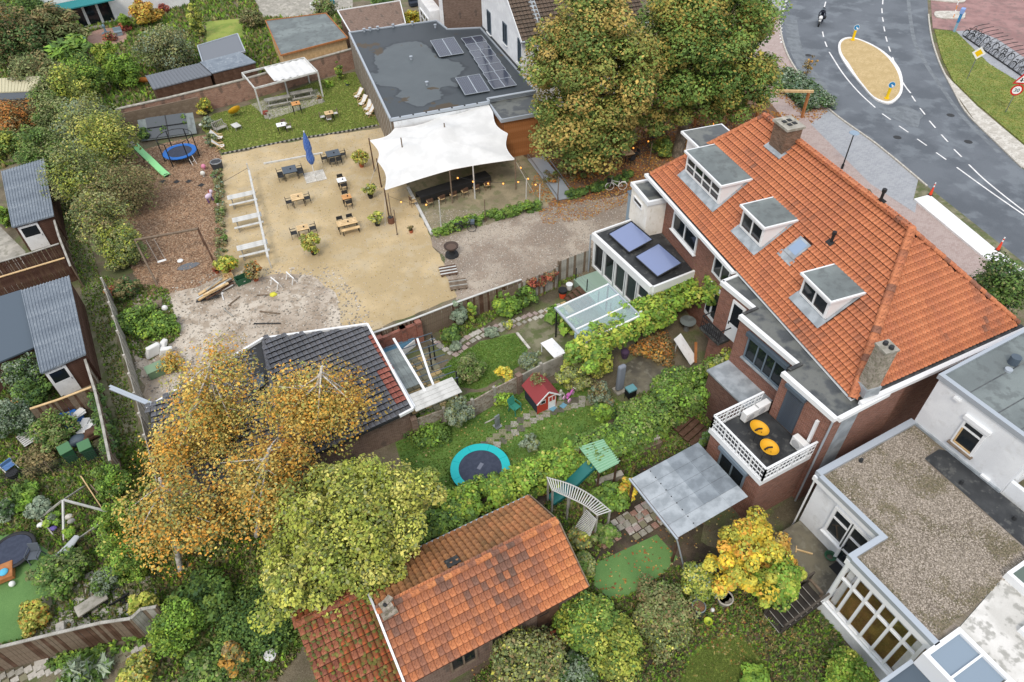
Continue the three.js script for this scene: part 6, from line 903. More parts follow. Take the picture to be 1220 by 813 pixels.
hedgeRow('hedge', 'clipped green hedge between the tent terrace and the gravel drive', 'hedge', [[14.39,-40.09],[16.30,-40.23],[18.60,-39.92],[20.79,-39.69],[22.80,-39.46]], 0.6, 0.05, 0.8, { r: 0.24, dens: 16, per: 70, leaf: 0.1, cols: ['green', 'bright'] });
hedgeRow('hedge', 'low green hedge behind the parked white bicycle', 'hedge', [[25.57,-39.64],[27.62,-39.30],[30.49,-39.38],[31.71,-39.72]], 0.6, 0.05, 0.7, { r: 0.24, dens: 14, per: 70, leaf: 0.1, cols: ['green', 'dark'] });
hedgeRow('hedge', 'blue green hedge beside the curved road', 'hedge', [[54.89,-47.91],[55.17,-46.52],[54.81,-44.37],[54.28,-42.42],[53.61,-40.39]], 2.8, 0.1, 1.0, { r: 0.45, dens: 26, per: 70, leaf: 0.14, cols: ['grey', 'dark', [[0.07, 0.13, 0.08], [0.1, 0.17, 0.1]]] });
hedgeRow('ivy', 'ivy growing on the alley side of the grey board fence', 'ivy', [[-9.04,-34.54],[-8.91,-32.01],[-8.74,-29.34]], 0.5, 0.1, 1.5, { r: 0.25, dens: 14, per: 60, leaf: 0.09, cols: ['dark', 'green'] });
hedgeRow('ivy', 'dry red creeper on the yard fence beside the board screen', 'ivy', [[16.76,-30.13],[17.95,-30.24],[18.98,-30.25]], 0.25, 0.9, 1.8, { r: 0.2, dens: 12, per: 50, leaf: 0.08, cols: ['red', 'brown'] });
hedgeRow('weeds', 'green weeds along the foot of the brown fence', 'weeds', [[-12.54,-19.75],[-11.09,-19.35],[-9.43,-19.05],[-8.23,-19.01]], 0.5, 0.02, 0.35, { r: 0.2, dens: 8, per: 50, leaf: 0.1, cols: ['green', 'bright'] });
hedgeRow('weeds', 'brown weeds along the edge of the bark playground', 'weeds', [[2.09,-58.01],[1.28,-52.54],[0.34,-47.86],[-0.34,-43.84]], 0.5, 0.02, 0.6, { r: 0.2, dens: 6, per: 40, leaf: 0.1, cols: ['olive', 'brown', 'grey'] });
hedgeRow('weeds', 'leafy undergrowth beneath the big yellowing tree', 'weeds', [[25.32,-42.89],[27.49,-42.23],[30.30,-41.51]], 1.5, 0.02, 0.5, { r: 0.25, dens: 9, per: 40, leaf: 0.13, cols: ['brown', 'orange', 'green'] });
// ---------------------------------------------------------------- grass blades, bark chips, fallen leaves: nobody could count them
const blade = (() => { const g = new THREE.BufferGeometry(); g.setAttribute('position', new THREE.Float32BufferAttribute([-0.5, 0, 0, 0.5, 0, 0, 0.15, 1, 0.25, -0.4, 0, 0.3, 0.2, 0, -0.35, -0.3, 0.9, -0.2, 0.1, 0, -0.4, 0.35, 0, 0.3, 0.5, 0.8, 0], 3)); g.computeVertexNormals(); return uvm(g); })();
const bladeMat = mat({ color: 0xffffff, roughness: 0.9 });
const grass = (lab, poly, n, cols, s = 0.07) => inst(scene, 'grass', blade, bladeMat, scatter(poly, n).map(([x, z]) => [x, 0.01, z, 0, rr(0, 6.28), 0, s * rr(0.7, 1.5), s * rr(0.6, 1.4), s]), { label: lab, category: 'grass', cols });
const gc1 = [[0.24, 0.32, 0.07], [0.3, 0.36, 0.09], [0.2, 0.28, 0.055], [0.37, 0.37, 0.13]], gc2 = [[0.17, 0.3, 0.05], [0.21, 0.34, 0.06], [0.13, 0.25, 0.04], [0.26, 0.35, 0.09]];
grass('short grass of the restaurant lawn', lawnUpPoly, 26000, gc1, 0.09); grass('short grass of the lawn below the yard fence', lawnMidPoly, 4500, gc2); grass('short grass around the turquoise trampoline', lawnTrPoly, 9000, gc2); grass('short grass of the lawn below the stairs', lawnBrPoly, 7000, gc1.slice(0, 3), 0.06); grass('rough grass of the road verge', vergePoly, 16000, gc1, 0.14);
const chip = box(1, 0.25, 0.4);
inst(scene, 'bark_chips', chip, mat({ color: 0xffffff, roughness: 0.95 }), scatter(barkPoly, 24000).map(([x, z]) => { const s = rr(0.06, 0.15); return [x, 0.02, z, rr(-0.4, 0.4), rr(0, 6.28), rr(-0.4, 0.4), s]; }), { label: 'brown bark chips covering the playground', category: 'bark', cols: [[0.32, 0.2, 0.12], [0.24, 0.15, 0.09], [0.38, 0.26, 0.17], [0.17, 0.11, 0.07], [0.44, 0.32, 0.22]] });
const fall = (lab, poly, n, cols, s0 = 0.06, s1 = 0.13) => inst(scene, 'fallen_leaves', blade, bladeMat, scatter(poly, n).map(([x, z]) => [x, 0.03, z, PI / 2 + rr(-0.4, 0.4), rr(0, 6.28), rr(-0.3, 0.3), rr(s0, s1)]), { label: lab, category: 'leaves', cols });
const fc = [[0.5, 0.25, 0.06], [0.4, 0.16, 0.05], [0.55, 0.36, 0.1], [0.3, 0.14, 0.06]], fy = [[0.5, 0.42, 0.14], [0.6, 0.5, 0.25], [0.45, 0.32, 0.1]];
fall('brown leaves fallen under the two large trees', [[25.76,-44.76],[34.72,-48.09],[47.18,-46.61],[51.44,-40.07],[44.28,-38.84],[38.99,-37.02],[33.07,-37.17],[29.89,-37.87],[23.89,-38.87],[23.26,-41.73]], 7000, fc, 0.09, 0.18); fall('red brown leaves along the gravel drive', [[22.65,-39.32],[26.91,-38.76],[30.17,-38.28],[29.59,-36.65],[25.27,-36.22],[22.08,-37.31]], 900, fc, 0.06, 0.12); fall('pale leaves fallen on the trampoline lawn', lawnTrPoly, 260, fy); fall('pale leaves on the sand yard', yardPoly, 600, fy, 0.05, 0.09); fall('yellow leaves under the birches', [[-7.25,-28.25],[2.14,-23.02],[-0.25,-16.02],[-7.73,-19.26]], 2500, fy, 0.06, 0.12); fall('yellow leaves under the vine', [[14.01,-9.53],[15.53,-7.34],[16.38,-5.18],[12.93,-5.49],[11.80,-8.52]], 500, [...fy, ...fc]); fall('leaves on the artificial lawn', turfPoly, 50, fc); fall('scattered leaves in the gardens', [[6.25,-17.31],[17.90,-19.49],[23.75,-19.20],[16.23,-3.19],[2.94,-10.47]], 1800, [...fc, ...fy], 0.05, 0.1); fall('leaves along the road hedge', [[52.39,-47.72],[52.17,-43.84],[51.04,-38.77],[54.19,-39.95],[54.65,-44.04],[54.79,-47.48]], 700, fc, 0.08, 0.16);
const gravelPebble = ball(1, 0, 0, 0, 1, 0.6, 0.8, 0);
inst(scene, 'roof_pebbles', gravelPebble, mat({ color: 0xffffff, roughness: 0.95 }), scatter([[19.9, -9.2], [25.6, -9.2], [25.6, -8], [24.4, -7.7], [24.2, -2.5], [19.2, -2.2], [18.1, -2.2], [18.1, -5.7], [19.9, -5.7]], 30000).map(([x, z]) => [x, 4.35, z, rr(-1, 1), rr(0, 6), 0, rr(0.018, 0.045)]), { label: 'loose pebbles on the flat roof of the white house', category: 'gravel', cols: (q) => vn(q[0] * 0.9, q[2] * 0.9 + 40, 64, 3) * 0.65 + vn(q[0] * 2.6, q[2] * 2.6 + 40, 64, 4) * 0.35 > 0.56 + rr(-0.16, 0.16) ? pick([[0.2, 0.17, 0.11], [0.13, 0.12, 0.07], [0.26, 0.22, 0.15]]) : pick([[0.36, 0.31, 0.25], [0.29, 0.25, 0.2], [0.45, 0.39, 0.33], [0.2, 0.17, 0.13]]) });
const stoneC = [[0.42, 0.38, 0.32], [0.3, 0.27, 0.23], [0.55, 0.51, 0.45], [0.22, 0.2, 0.17]], stones = (lab, poly, n, a, b) => inst(scene, 'loose_stones', gravelPebble, bladeMat, scatter(poly, n).map(([x, z]) => [x, 0.01, z, rr(-1, 1), rr(0, 6), 0, rr(a, b)]), { label: lab, category: 'stones', cols: stoneC });
stones('small stones and crumbs on the sand yard', yardPoly, 5000, 0.012, 0.04); stones('rubble stones on the sandy ground', sandPoly, 3500, 0.02, 0.09); stones('loose stones on the gravel drive', [[14.73,-43.90],[22.65,-39.32],[30.17,-38.28],[26.22,-31.07],[19.29,-32.28],[12.88,-32.85]], 9000, 0.015, 0.05);

// ---------------------------------------------------------------- garden furniture kit
function table(name, lab, p, turn, w, d, h, topM, legM, { group, frame = 0.05, planks = 0 } = {}) {
const g = G(name, lab, 'table', p, { turn, group }); const top = P(g, 'tabletop', rbox(w, 0.045, d, 0, h - 0.022, 0, 0.012, 1), topM);
for (let i = 1; i < planks; i++) P(top, 'plank_joint', box(w * 0.99, 0.004, 0.012, 0, h + 0.002, -d / 2 + d * i / planks), M.woodDark);
for (const x of [-1, 1]) for (const z of [-1, 1]) P(g, 'leg', bar([x * (w / 2 - 0.06), 0, z * (d / 2 - 0.06)], [x * (w / 2 - 0.06), h - 0.04, z * (d / 2 - 0.06)], frame), legM);
P(g, 'apron', [bar([-w / 2 + 0.06, h - 0.08, -d / 2 + 0.06], [w / 2 - 0.06, h - 0.08, -d / 2 + 0.06], frame), bar([-w / 2 + 0.06, h - 0.08, d / 2 - 0.06], [w / 2 - 0.06, h - 0.08, d / 2 - 0.06], frame)], legM); return g;
}
function chair(lab, p, turn, { m = M.dark, seatM = m, group, name = 'chair', w = 0.46 } = {}) {
const g = G(name, lab, 'chair', p, { turn, group }); P(g, 'seat', rbox(w, 0.04, 0.44, 0, 0.45, 0, 0.015, 1), seatM); const b = P(g, 'backrest', rbox(w, 0.3, 0.03, 0, 0.7, -0.22, 0.012, 1), m); b.rotation.x = 0;
for (const x of [-1, 1]) { P(g, 'leg', bar([x * 0.2, 0, 0.2], [x * 0.2, 0.44, 0.19], 0.03), m); P(g, 'leg', bar([x * 0.2, 0, -0.22], [x * 0.2, 0.84, -0.235], 0.03), m); P(g, 'armrest', bar([x * 0.22, 0.65, -0.22], [x * 0.22, 0.64, 0.18], 0.03), m); } return g;
}
const YT = -0.1; // turn of most furniture in the yard
function setOf(lab, tp, turn, w, d, topM, seats, chairLab, { h = 0.75, legM = M.black, chairM = M.dark, seatM, planks = 4 } = {}) {
table('cafe_table', lab, tp, turn, w, d, h, topM, legM, { planks });
T('candle_holder', 'small dark holder standing on the ' + lab.split(' ').slice(0, 5).join(' '), 'candle holder', [cyl(0.05, 0.06, 0.08, 0, 0, 0, 8), cyl(0.02, 0.02, 0.04, 0, 0.08, 0, 6)], M.black, [tp[0] + 0.08, tp[1] + 0.05], { y: h });
const c = Math.cos(turn), s = Math.sin(turn); for (const [x, z, r] of seats) chair(chairLab, [tp[0] + x * c + z * s, tp[1] - x * s + z * c], turn + r, { m: chairM, seatM, group: chairLab });
}
setOf('dark grey square table beside the closed blue parasol', [7.30,-53.83], YT, 1.15, 1.15, M.blueGrey, [[-0.8, -0.2, PI / 2], [0.8, -0.2, -PI / 2], [-0.8, 0.3, PI / 2], [0.8, 0.3, -PI / 2]], 'dark chair at the grey table beside the parasol', { planks: 6 });
setOf('dark grey square table near the tent and the potted bush', [11.28,-54.59], YT, 1.15, 1.05, M.blueGrey, [[-0.8, 0, PI / 2], [0.8, 0, -PI / 2], [-0.25, 0.75, PI], [0.3, 0.75, PI]], 'dark chair at the grey table near the tent', { planks: 6 });
setOf('pale wooden square table in the middle of the sand yard', [6.71,-49.38], YT, 0.95, 0.95, M.tableTop, [[-0.7, 0, PI / 2], [0.7, 0, -PI / 2]], 'dark chair at the pale table in mid yard');
setOf('pale wooden table half hidden by a potted bush', [5.91,-45.05], YT, 0.85, 0.7, M.tableTop, [[-0.7, 0, PI / 2], [0.7, -0.05, -PI / 2]], 'dark chair at the table hidden by the bush');
setOf('small white square table on the sand', [10.55,-50.03], YT, 0.72, 0.66, M.white, [[0, -0.55, 0], [0, 0.55, PI]], 'dark chair with a woven seat at the small white table', { planks: 0, seatM: M.woodPale });
setOf('small orange wooden table on the sand', [10.10,-47.43], YT, 0.72, 0.66, M.tableOrange, [[0, -0.55, 0], [0, 0.55, PI]], 'dark chair with a woven seat at the small orange table', { seatM: M.woodPale });
{ const p = [9.00,-44.06]; setOf('long pale table with a wooden bench on the sand', p, YT, 1.5, 0.75, M.tableTop, [[-0.4, -0.62, 0], [0.35, -0.62, 0]], 'dark chair behind the long pale table'); const g = G('bench', 'low wooden bench in front of the long pale table', 'bench', [p[0] + 0.06, p[1] + 0.55], { turn: YT }); P(g, 'seat', rbox(1.4, 0.05, 0.3, 0, 0.45, 0, 0.01, 1), M.tableTop); for (const x of [-0.6, 0.6]) P(g, 'leg', [bar([x, 0, -0.1], [x, 0.43, -0.1], 0.05), bar([x, 0, 0.1], [x, 0.43, 0.1], 0.05)], M.black); }
setOf('orange wooden bar table on the lawn before the pergola', [11.01,-65.01], YT, 0.8, 0.8, M.tableOrange, [], '', { h: 1.05 });
setOf('white square table on the restaurant lawn', [8.76,-62.09], YT, 0.8, 0.75, M.white, [[0.35, -0.6, 0.3], [0.6, 0.15, -PI / 2]], 'grey and cream chair at the white lawn table', { planks: 0, chairM: M.wood, seatM: M.canvas });
setOf('pale wooden table on the restaurant lawn', [13.29,-62.13], YT, 0.8, 0.75, M.tableTop, [[-0.65, -0.1, PI / 2], [0.6, -0.3, -PI / 2], [-0.15, 0.6, PI]], 'grey and cream chair at the wooden lawn table', { chairM: M.wood, seatM: M.canvas });
// picnic tables
function picnic(lab, p, turn, L, m, group, backless) { const g = G('picnic_table', lab, 'picnic table', p, { turn, group }); for (let i = 0; i < 4; i++) P(g, 'top_plank', rbox(L, 0.04, 0.17, 0, 0.75, -0.27 + i * 0.18, 0.01, 1), m); for (const z of [-0.68, 0.68]) P(g, 'bench_plank', [rbox(L, 0.04, 0.13, 0, 0.45, z - 0.07, 0.01, 1), rbox(L, 0.04, 0.13, 0, 0.45, z + 0.07, 0.01, 1)], m); for (const x of [-L / 2 + 0.3, L / 2 - 0.3]) P(g, 'leg_frame', [bar([x, 0, -0.6], [x, 0.73, -0.2], 0.07), bar([x, 0, 0.6], [x, 0.73, 0.2], 0.07), bar([x, 0.41, -0.72], [x, 0.41, 0.72], 0.06), bar([x, 0.7, -0.33], [x, 0.7, 0.33], 0.06)], m); return g; }
function bench2(lab, p, turn, group) { // table with one bench, silver grey planks
const g = G('picnic_table', lab, 'picnic table', p, { turn, group }); for (let i = 0; i < 3; i++) P(g, 'top_plank', rbox(2.15, 0.05, 0.21, 0, 0.76, -0.23 + i * 0.22, 0.012, 1), M.woodSilver); P(g, 'bench_plank', rbox(2.15, 0.05, 0.24, 0, 0.46, 0.62, 0.012, 1), M.woodSilver); for (const x of [-0.8, 0.8]) P(g, 'leg_frame', [bar([x, 0, -0.2], [x, 0.74, -0.2], 0.07), bar([x, 0, 0.2], [x, 0.74, 0.2], 0.07), bar([x, 0, 0.62], [x, 0.44, 0.62], 0.07), bar([x, 0.35, -0.2], [x, 0.35, 0.65], 0.06)], M.woodGrey); return g; }
[[[2.92,-51.82], 'silver grey picnic table nearest the black planter'], [[2.59,-48.43], 'silver grey picnic table in the middle of the row of three'], [[2.11,-44.66], 'silver grey picnic table beside the yellow bush and crates']].forEach(([p, l]) => bench2(l, p, YT, 'silver picnic tables in a row'));
{ const l = [[4.29,-54.94],[3.65,-50.01],[3.15,-45.90],[2.73,-42.33]], o = l[0], g = G('timber_rail', 'silver timber rail on posts beside the three picnic tables', 'rail', o), e = rel(l[3], o); P(g, 'rail', bar([0, 1.0, 0], [e[0], 1.0, e[1]], 0.16, 0.07), M.woodSilver); for (let i = 0; i < 7; i++) P(g, 'post', bar([e[0] * i / 6, 0, e[1] * i / 6], [e[0] * i / 6, i === 0 ? 1.6 : 1, e[1] * i / 6], 0.09), M.woodSilver); P(g, 'wire', [bar([0, 1.2, 0], [-2.4, 0.6, 0.2], 0.02)], M.dark); }
picnic('weathered picnic table under the white pergola, farther from the brick wall corner', [9.84,-67.71], -0.09, 2.4, M.woodGrey, 'picnic tables under the pergola'); picnic('weathered picnic table under the white pergola, nearer the potted lantern', [12.32,-67.90], -0.09, 2.2, M.woodGrey, 'picnic tables under the pergola');
{ // pergola with cloth
const g = G('pergola', 'white timber pergola with a white cloth roof', 'pergola', [11, -69]), c = [[7.7, -70.7], [13.95, -71.2], [14.15, -67.2], [7.95, -66.6]].map(([x, z]) => [x - 11, z + 69]), h = 2.5;
for (const p of c) P(g, 'post', bar([p[0], 0, p[1]], [p[0], h, p[1]], 0.14), M.woodSilver); P(g, 'frame', c.map((p, i) => { const q = c[(i + 1) % 4]; return bar([p[0], h + 0.06 + i % 2 * 0.01, p[1]], [q[0], h + 0.06 + i % 2 * 0.01, q[1]], 0.12, 0.16); }), M.woodSilver);
P(g, 'centre_post', [bar([0.2, 0, -0.1], [0.2, h - 0.5, -0.1], 0.14), bar([0.2, h - 0.7, -0.1], [-0.5, h, 1.8], 0.08), bar([0.2, h - 0.7, -0.1], [0.8, h, 1.8], 0.08)], M.woodSilver);
const cl = new THREE.PlaneGeometry(4.1, 3.7, 24, 8); cl.rotateX(-PI / 2); const a = cl.attributes.position; for (let i = 0; i < a.count; i++) a.setY(i, 0.05 * Math.sin(a.getX(i) * 9) - 0.09 * Math.cos(a.getZ(i) * 0.8)); cl.rotateY(0.03); cl.translate(0.95, h + 0.1, -0.02); cl.computeVertexNormals(); P(g, 'cloth', uvm(cl), M.canvas);
}
S('pergola_slab', prism([[7.53,-69.20],[8.28,-65.11],[14.00,-66.07],[14.17,-69.30],[9.59,-69.75]], 0, 0.06), M.concrete);
for (const [p, l] of [[[8.15,-65.59], 'square stone pot with a red flower at the slab corner'], [[13.54,-66.09], 'square stone pot with a dry plant beside the pergola post']]) { const g = G('flower_pot', l, 'pot', p); P(g, 'pot', [box(0.38, 0.42, 0.38, 0, 0.21, 0)], M.kerb); P(g, 'plant', foliage(lobes([[0, 0.58, 0, 0.22, 0.2, 0.22]], 8, 0.12), 30, 0.08, l.includes('red') ? ['red'] : ['orange', 'brown']), leafMat); }
// loungers and other lawn seats
function deckChair(lab, p, turn, m = M.canvas) { const g = G('deck_chair', lab, 'chair', p, { turn, group: 'white deck chairs' }); P(g, 'fabric', [slab3([[-0.26, 0.3, 0.35], [0.26, 0.3, 0.35], [0.26, 0.33, -0.05], [-0.26, 0.33, -0.05]], 0.02), slab3([[-0.26, 0.33, -0.05], [0.26, 0.33, -0.05], [0.26, 0.95, -0.55], [-0.26, 0.95, -0.55]], 0.02)], m); for (const x of [-0.3, 0.3]) { P(g, 'frame', [bar([x, 0, 0.4], [x, 0.95, -0.57], 0.045), bar([x, 0, -0.5], [x, 0.38, 0.38], 0.045)], M.woodPale); P(g, 'armrest', bar([x * 1.05, 0.52, -0.25], [x * 1.05, 0.48, 0.3], 0.05), M.woodPale); } }
deckChair('white deck chair on the lawn, first along the hall wall from the brick wall', [17.11,-65.07], -1.3); deckChair('white deck chair on the lawn, second along the hall wall from the brick wall', [16.95,-63.33], -1.2); deckChair('white deck chair on the lawn, leaning against the fourth one', [17.03,-62.04], -1.1); deckChair('white deck chair on the lawn at the end of the hall wall row', [16.83,-60.95], -1.4);
deckChair('white reclining chair beside the wooden bench on the lawn', [3.29,-63.43], 1.1); deckChair('white reclining chair at the lawn edge above the black planter', [3.11,-61.70], 1.4);
{ const g = G('garden_bench', 'weathered slatted wooden bench on the lawn', 'bench', [3.83,-65.00], { turn: 0.35 }); for (let i = 0; i < 5; i++) P(g, 'slat', box(1.1, 0.025, 0.09, 0, 0.42, -0.2 + i * 0.1), M.woodGrey); for (let i = 0; i < 7; i++) P(g, 'back_slat', bar([-0.5 + i * 0.166, 0.42, -0.26], [-0.5 + i * 0.166, 0.95, -0.36], 0.06, 0.03), M.woodGrey); P(g, 'frame', [bar([-0.55, 0.95, -0.36], [0.55, 0.95, -0.36], 0.07), ...[-0.53, 0.53].flatMap((x) => [bar([x, 0, 0.22], [x, 0.6, 0.22], 0.06), bar([x, 0, -0.28], [x, 0.95, -0.36], 0.06), bar([x, 0.6, 0.25], [x, 0.6, -0.32], 0.06)])], M.woodGrey); }
table('low_table', 'low grey table on the lawn beside the wooden bench', [5.19,-64.85], 0.25, 0.65, 0.95, 0.4, M.woodSilver, M.woodGrey);
basket('basket_chair', 'round yellow basket chair on the lawn', [5.74,-67.20], M.yellow, { turn: 0.3, tilt: 0.8, s: 1.5 });
{ const g = G('ball_lamp', 'white ball lamp on the lawn border', 'lamp', [2.32,-66.06]); P(g, 'globe', ball(0.16, 0, 0.6, 0, 1, 1, 1, 2), M.plasticWhite); P(g, 'stake', rod([0, 0, 0], [0, 0.5, 0], 0.02), M.dark); }
{ const g = G('planter', 'dark octagonal planter at the lawn corner', 'planter', [2.19,-58.32]); P(g, 'tub', [cyl(0.42, 0.5, 0.7, 0, 0, 0, 8)], solid(0x3e4044)); P(g, 'rim', (() => { const t = uvm(new THREE.TorusGeometry(0.47, 0.05, 6, 8)); t.rotateX(PI / 2); t.translate(0, 0.7, 0); return t; })(), M.metal); P(g, 'soil', cyl(0.4, 0.4, 0.02, 0, 0.64, 0, 8), M.darkSoil); }
// closed blue parasol on four slabs
{ const p = [9.04,-52.88], g = G('parasol', 'closed blue parasol with pale stripes', 'parasol', p); const pts = [[0.02, 0], [0.12, 0.05], [0.26, 0.35], [0.3, 0.6], [0.2, 1.15], [0.27, 1.45], [0.24, 2.0], [0.12, 2.55], [0.03, 2.85]].map(([x, y]) => new THREE.Vector2(x, y)); const q = new THREE.LatheGeometry(pts, 24), a = q.attributes.position; for (let i = 0; i < a.count; i++) { const t = Math.atan2(a.getZ(i), a.getX(i)), k = 1 + 0.18 * Math.sin(t * 8); a.setX(i, a.getX(i) * k); a.setZ(i, a.getZ(i) * k); } q.translate(0, 1.15, 0); q.computeVertexNormals(); P(g, 'canopy', uvm(q), mat({ roughness: 0.9, map: tex(256, 0.6, (u, v) => ((u * 6) % 1 < 0.3 ? [120, 150, 205] : [50, 88, 165])) })); P(g, 'pole', rod([0, 0, 0], [0, 4.1, 0], 0.035), M.plasticWhite); P(g, 'finial', ball(0.06, 0, 4.08, 0, 1, 1, 1, 1), M.plasticWhite); for (const x of [-0.43, 0.43]) for (const z of [-0.43, 0.43]) P(g, 'base_slab', rbox(0.84, 0.06, 0.84, x, 0.03, z, 0.01, 1), M.kerb); g.rotation.y = YT; }
// potted bushes on the sand
function potted(lab, p, r, h, cols, { pm = M.black, pr = 0.22, ph = 0.36, leaf = 0.12, n = 34, per = 50, y = 0 } = {}) { const g = G('potted_plant', lab, 'plant', p, { y }); P(g, 'pot', cyl(pr * 0.75, pr, ph, 0, 0, 0, 14), pm); P(g, 'soil', cyl(pr * 0.9, pr * 0.9, 0.02, 0, ph - 0.02, 0, 12), M.darkSoil); P(g, 'foliage', foliage(lobes([[0, ph + h * 0.5, 0, r, h * 0.5, r]], n, r * 0.35), per, leaf, cols), leafMat); P(g, 'stems', [0, 1, 2, 3].map((i) => rod([0, ph - 0.05, 0], [Math.cos(i * 1.6) * r * 0.6, ph + h * 0.6, Math.sin(i * 1.6) * r * 0.6], 0.015, 0.008, 4)), twigMat); }
potted('dense yellow green bush in a pot beside the tent poles', [12.99,-52.41], 0.6, 1.1, ['lime', 'olive', 'gold'], { pm: M.terracotta }); potted('tall yellow green bush in a black pot in front of the pale table', [5.85,-42.42], 0.65, 1.5, ['lime', 'olive', 'gold'], {}); potted('pale green plant in a black pot beside the small white table', [11.99,-47.43], 0.5, 0.9, ['lime', 'grey'], { n: 20, per: 34 }); potted('pale green plant in a black pot beside the rusty pole base', [11.13,-43.56], 0.5, 0.8, ['lime', 'grey'], { n: 20, per: 34 }); potted('bright yellow green bush in a pot above the wood pile', [-0.04,-43.33], 0.7, 1.0, ['lime', 'yellow', 'bright'], { pm: M.terracotta, leaf: 0.15 }); potted('brown grassy bush beside the end of the silver rail', [1.45,-41.50], 0.55, 1.1, ['brown', 'orange', 'olive'], { pm: M.terracotta, leaf: 0.1 });
for (const [p, l, pm, c] of [[[-0.77,-43.69], 'small terracotta pot of flowers above the wood pile', M.terracotta, ['orange', 'red']], [[1.47,-54.53], 'grey green pot plant on the yard edge', M.concrete, ['grey']], [[1.10,-52.55], 'white pot of trailing leaves on the yard edge', M.plasticWhite, ['green']], [[1.09,-50.81], 'terracotta pot on the yard edge', M.terracotta, ['green']], [[0.56,-47.18], 'black pot at the corner of the picnic tables', M.black, ['green']], [[12.99,-41.38], 'small terracotta bowl on the sand', M.terracotta, ['brown']], [[1.64,-56.75], 'grey pot with long leaves below the planter', M.concrete, ['grey', 'green']], [[17.11,-68.52], 'blue bowl of big green leaves on the lawn', M.blueGrey, ['bright']], [[27.00,-14.53], '', null, null]]) if (pm) potted(l, p, 0.25, 0.35, c, { pm, pr: 0.16, ph: 0.26, n: 8, per: 22, leaf: 0.1 });

// ---------------------------------------------------------------- stretch tent
{
const E = [[13.77, 2.8, -51.2], [13.34, 2.4, -48.46], [12.42, 2.2, -44.48], [17.7, 2.75, -43.75], [22.64, 2.6, -42.89], [23.7, 3.1, -46], [24.0, 3.5, -49.2], [24.2, 3.75, -50.5], [20, 3.4, -50.9], [16, 3.2, -51.3]];
const g = G('stretch_tent', 'white stretch tent with scalloped edges beside the dark roofed hall', 'tent', [18, -47]); const rim = [], N = 14;
for (let i = 0; i < E.length; i++) { const a = E[i], b = E[(i + 1) % E.length]; for (let k = 0; k < N; k++) { const t = k / N, s = Math.sin(t * PI) * (i === 6 ? 0 : 0.07), L = Math.hypot(b[0] - a[0], b[2] - a[2]); let x = a[0] + (b[0] - a[0]) * t, y = a[1] + (b[1] - a[1]) * t - s * 1.2, z = a[2] + (b[2] - a[2]) * t; x += (18.3 - x) * s; z += (-47 - z) * s; rim.push([x - 18, y, z + 47]); } }
const R = 18, pos = [], idx = []; const c0 = [0.6, 4.2, -0.6]; for (let j = 0; j <= R; j++) for (let i = 0; i <= rim.length; i++) { const p = rim[i % rim.length], t = j / R, x = c0[0] + (p[0] - c0[0]) * t, z = c0[2] + (p[2] - c0[2]) * t, bump = 0.55 * Math.exp(-((x - 1.2) ** 2 + (z + 1.4) ** 2) / 1.6) + 0.45 * Math.exp(-((x + 2.6) ** 2 + (z + 1.2) ** 2) / 1.4) - 0.12 * Math.sin(x * 0.9 + z * 0.4) ** 2; pos.push(x, p[1] * t ** 1.5 + (3.3) * (1 - t ** 1.5) + bump * (1 - t ** 3), z); }
const W = rim.length + 1; for (let j = 0; j < R; j++) for (let i = 0; i < W - 1; i++) { const a = j * W + i; idx.push(a, a + W, a + 1, a + 1, a + W, a + W + 1); }
const q = new THREE.BufferGeometry(); q.setAttribute('position', new THREE.Float32BufferAttribute(pos, 3)); q.setIndex(idx); q.computeVertexNormals(); P(g, 'canopy', uvm(q), M.canvas); P(g, 'hem', tube(rim.map((p) => [p[0], p[1] - 0.01, p[2]]), 0.03, 200, 5, true), M.plasticWhite);
for (const [x, z, h, m] of [[17.35, -43.45, 2.9, M.wood], [19.15, -43.1, 2.9, M.woodSilver], [22.6, -42.7, 2.9, M.wood], [12.3, -44.2, 2.5, M.woodDark], [13.3, -48.5, 2.6, M.woodDark], [13.7, -51.2, 3.0, M.woodDark], [19.2, -48.3, 4.15, M.wood], [15.4, -48.1, 4.0, M.wood]]) P(g, 'pole', rod([x - 18, 0, z + 47], [x - 18, h, z + 47], 0.06, 0.05), m);
for (const [a, b] of [[[12.42, 2.2, -44.48], [11.6, 0, -43.2]], [[13.34, 2.4, -48.46], [11.9, 0, -48.2]], [[22.64, 2.6, -42.89], [23.6, 0, -41.6]]]) P(g, 'guy_rope', rod([a[0] - 18, a[1], a[2] + 47], [b[0] - 18, b[1], b[2] + 47], 0.015), M.woodSilver);
}
{ const p = [18.13,-44.84], t = 0.06; const g = G('long_table', 'long table with a black cloth under the tent edge', 'table', p, { turn: 0.02 }); P(g, 'tablecloth', [rbox(6.2, 0.05, 0.95, 0, 0.76, 0, 0.02, 1), box(6.22, 0.5, 0.02, 0, 0.5, 0.485), box(6.22, 0.5, 0.02, 0, 0.5, -0.485)], M.black); for (const x of [-2.9, 0, 2.9]) P(g, 'trestle', [bar([x, 0, -0.4], [x, 0.73, 0], 0.06), bar([x, 0, 0.4], [x, 0.73, 0], 0.06)], M.wood);
for (let i = 0; i < 6; i++) chair('folding wooden chair with a pale seat along the black table', [p[0] - 2.5 + i * 1.0, p[1] + 0.95], PI + rr(-0.15, 0.15), { m: M.woodDark, seatM: M.tableTop, group: 'chairs along the black table' }); chair('folding wooden chair at the head of the black table', [p[0] - 3.6, p[1] + 0.2], PI / 2, { m: M.woodDark, seatM: M.tableTop }); }
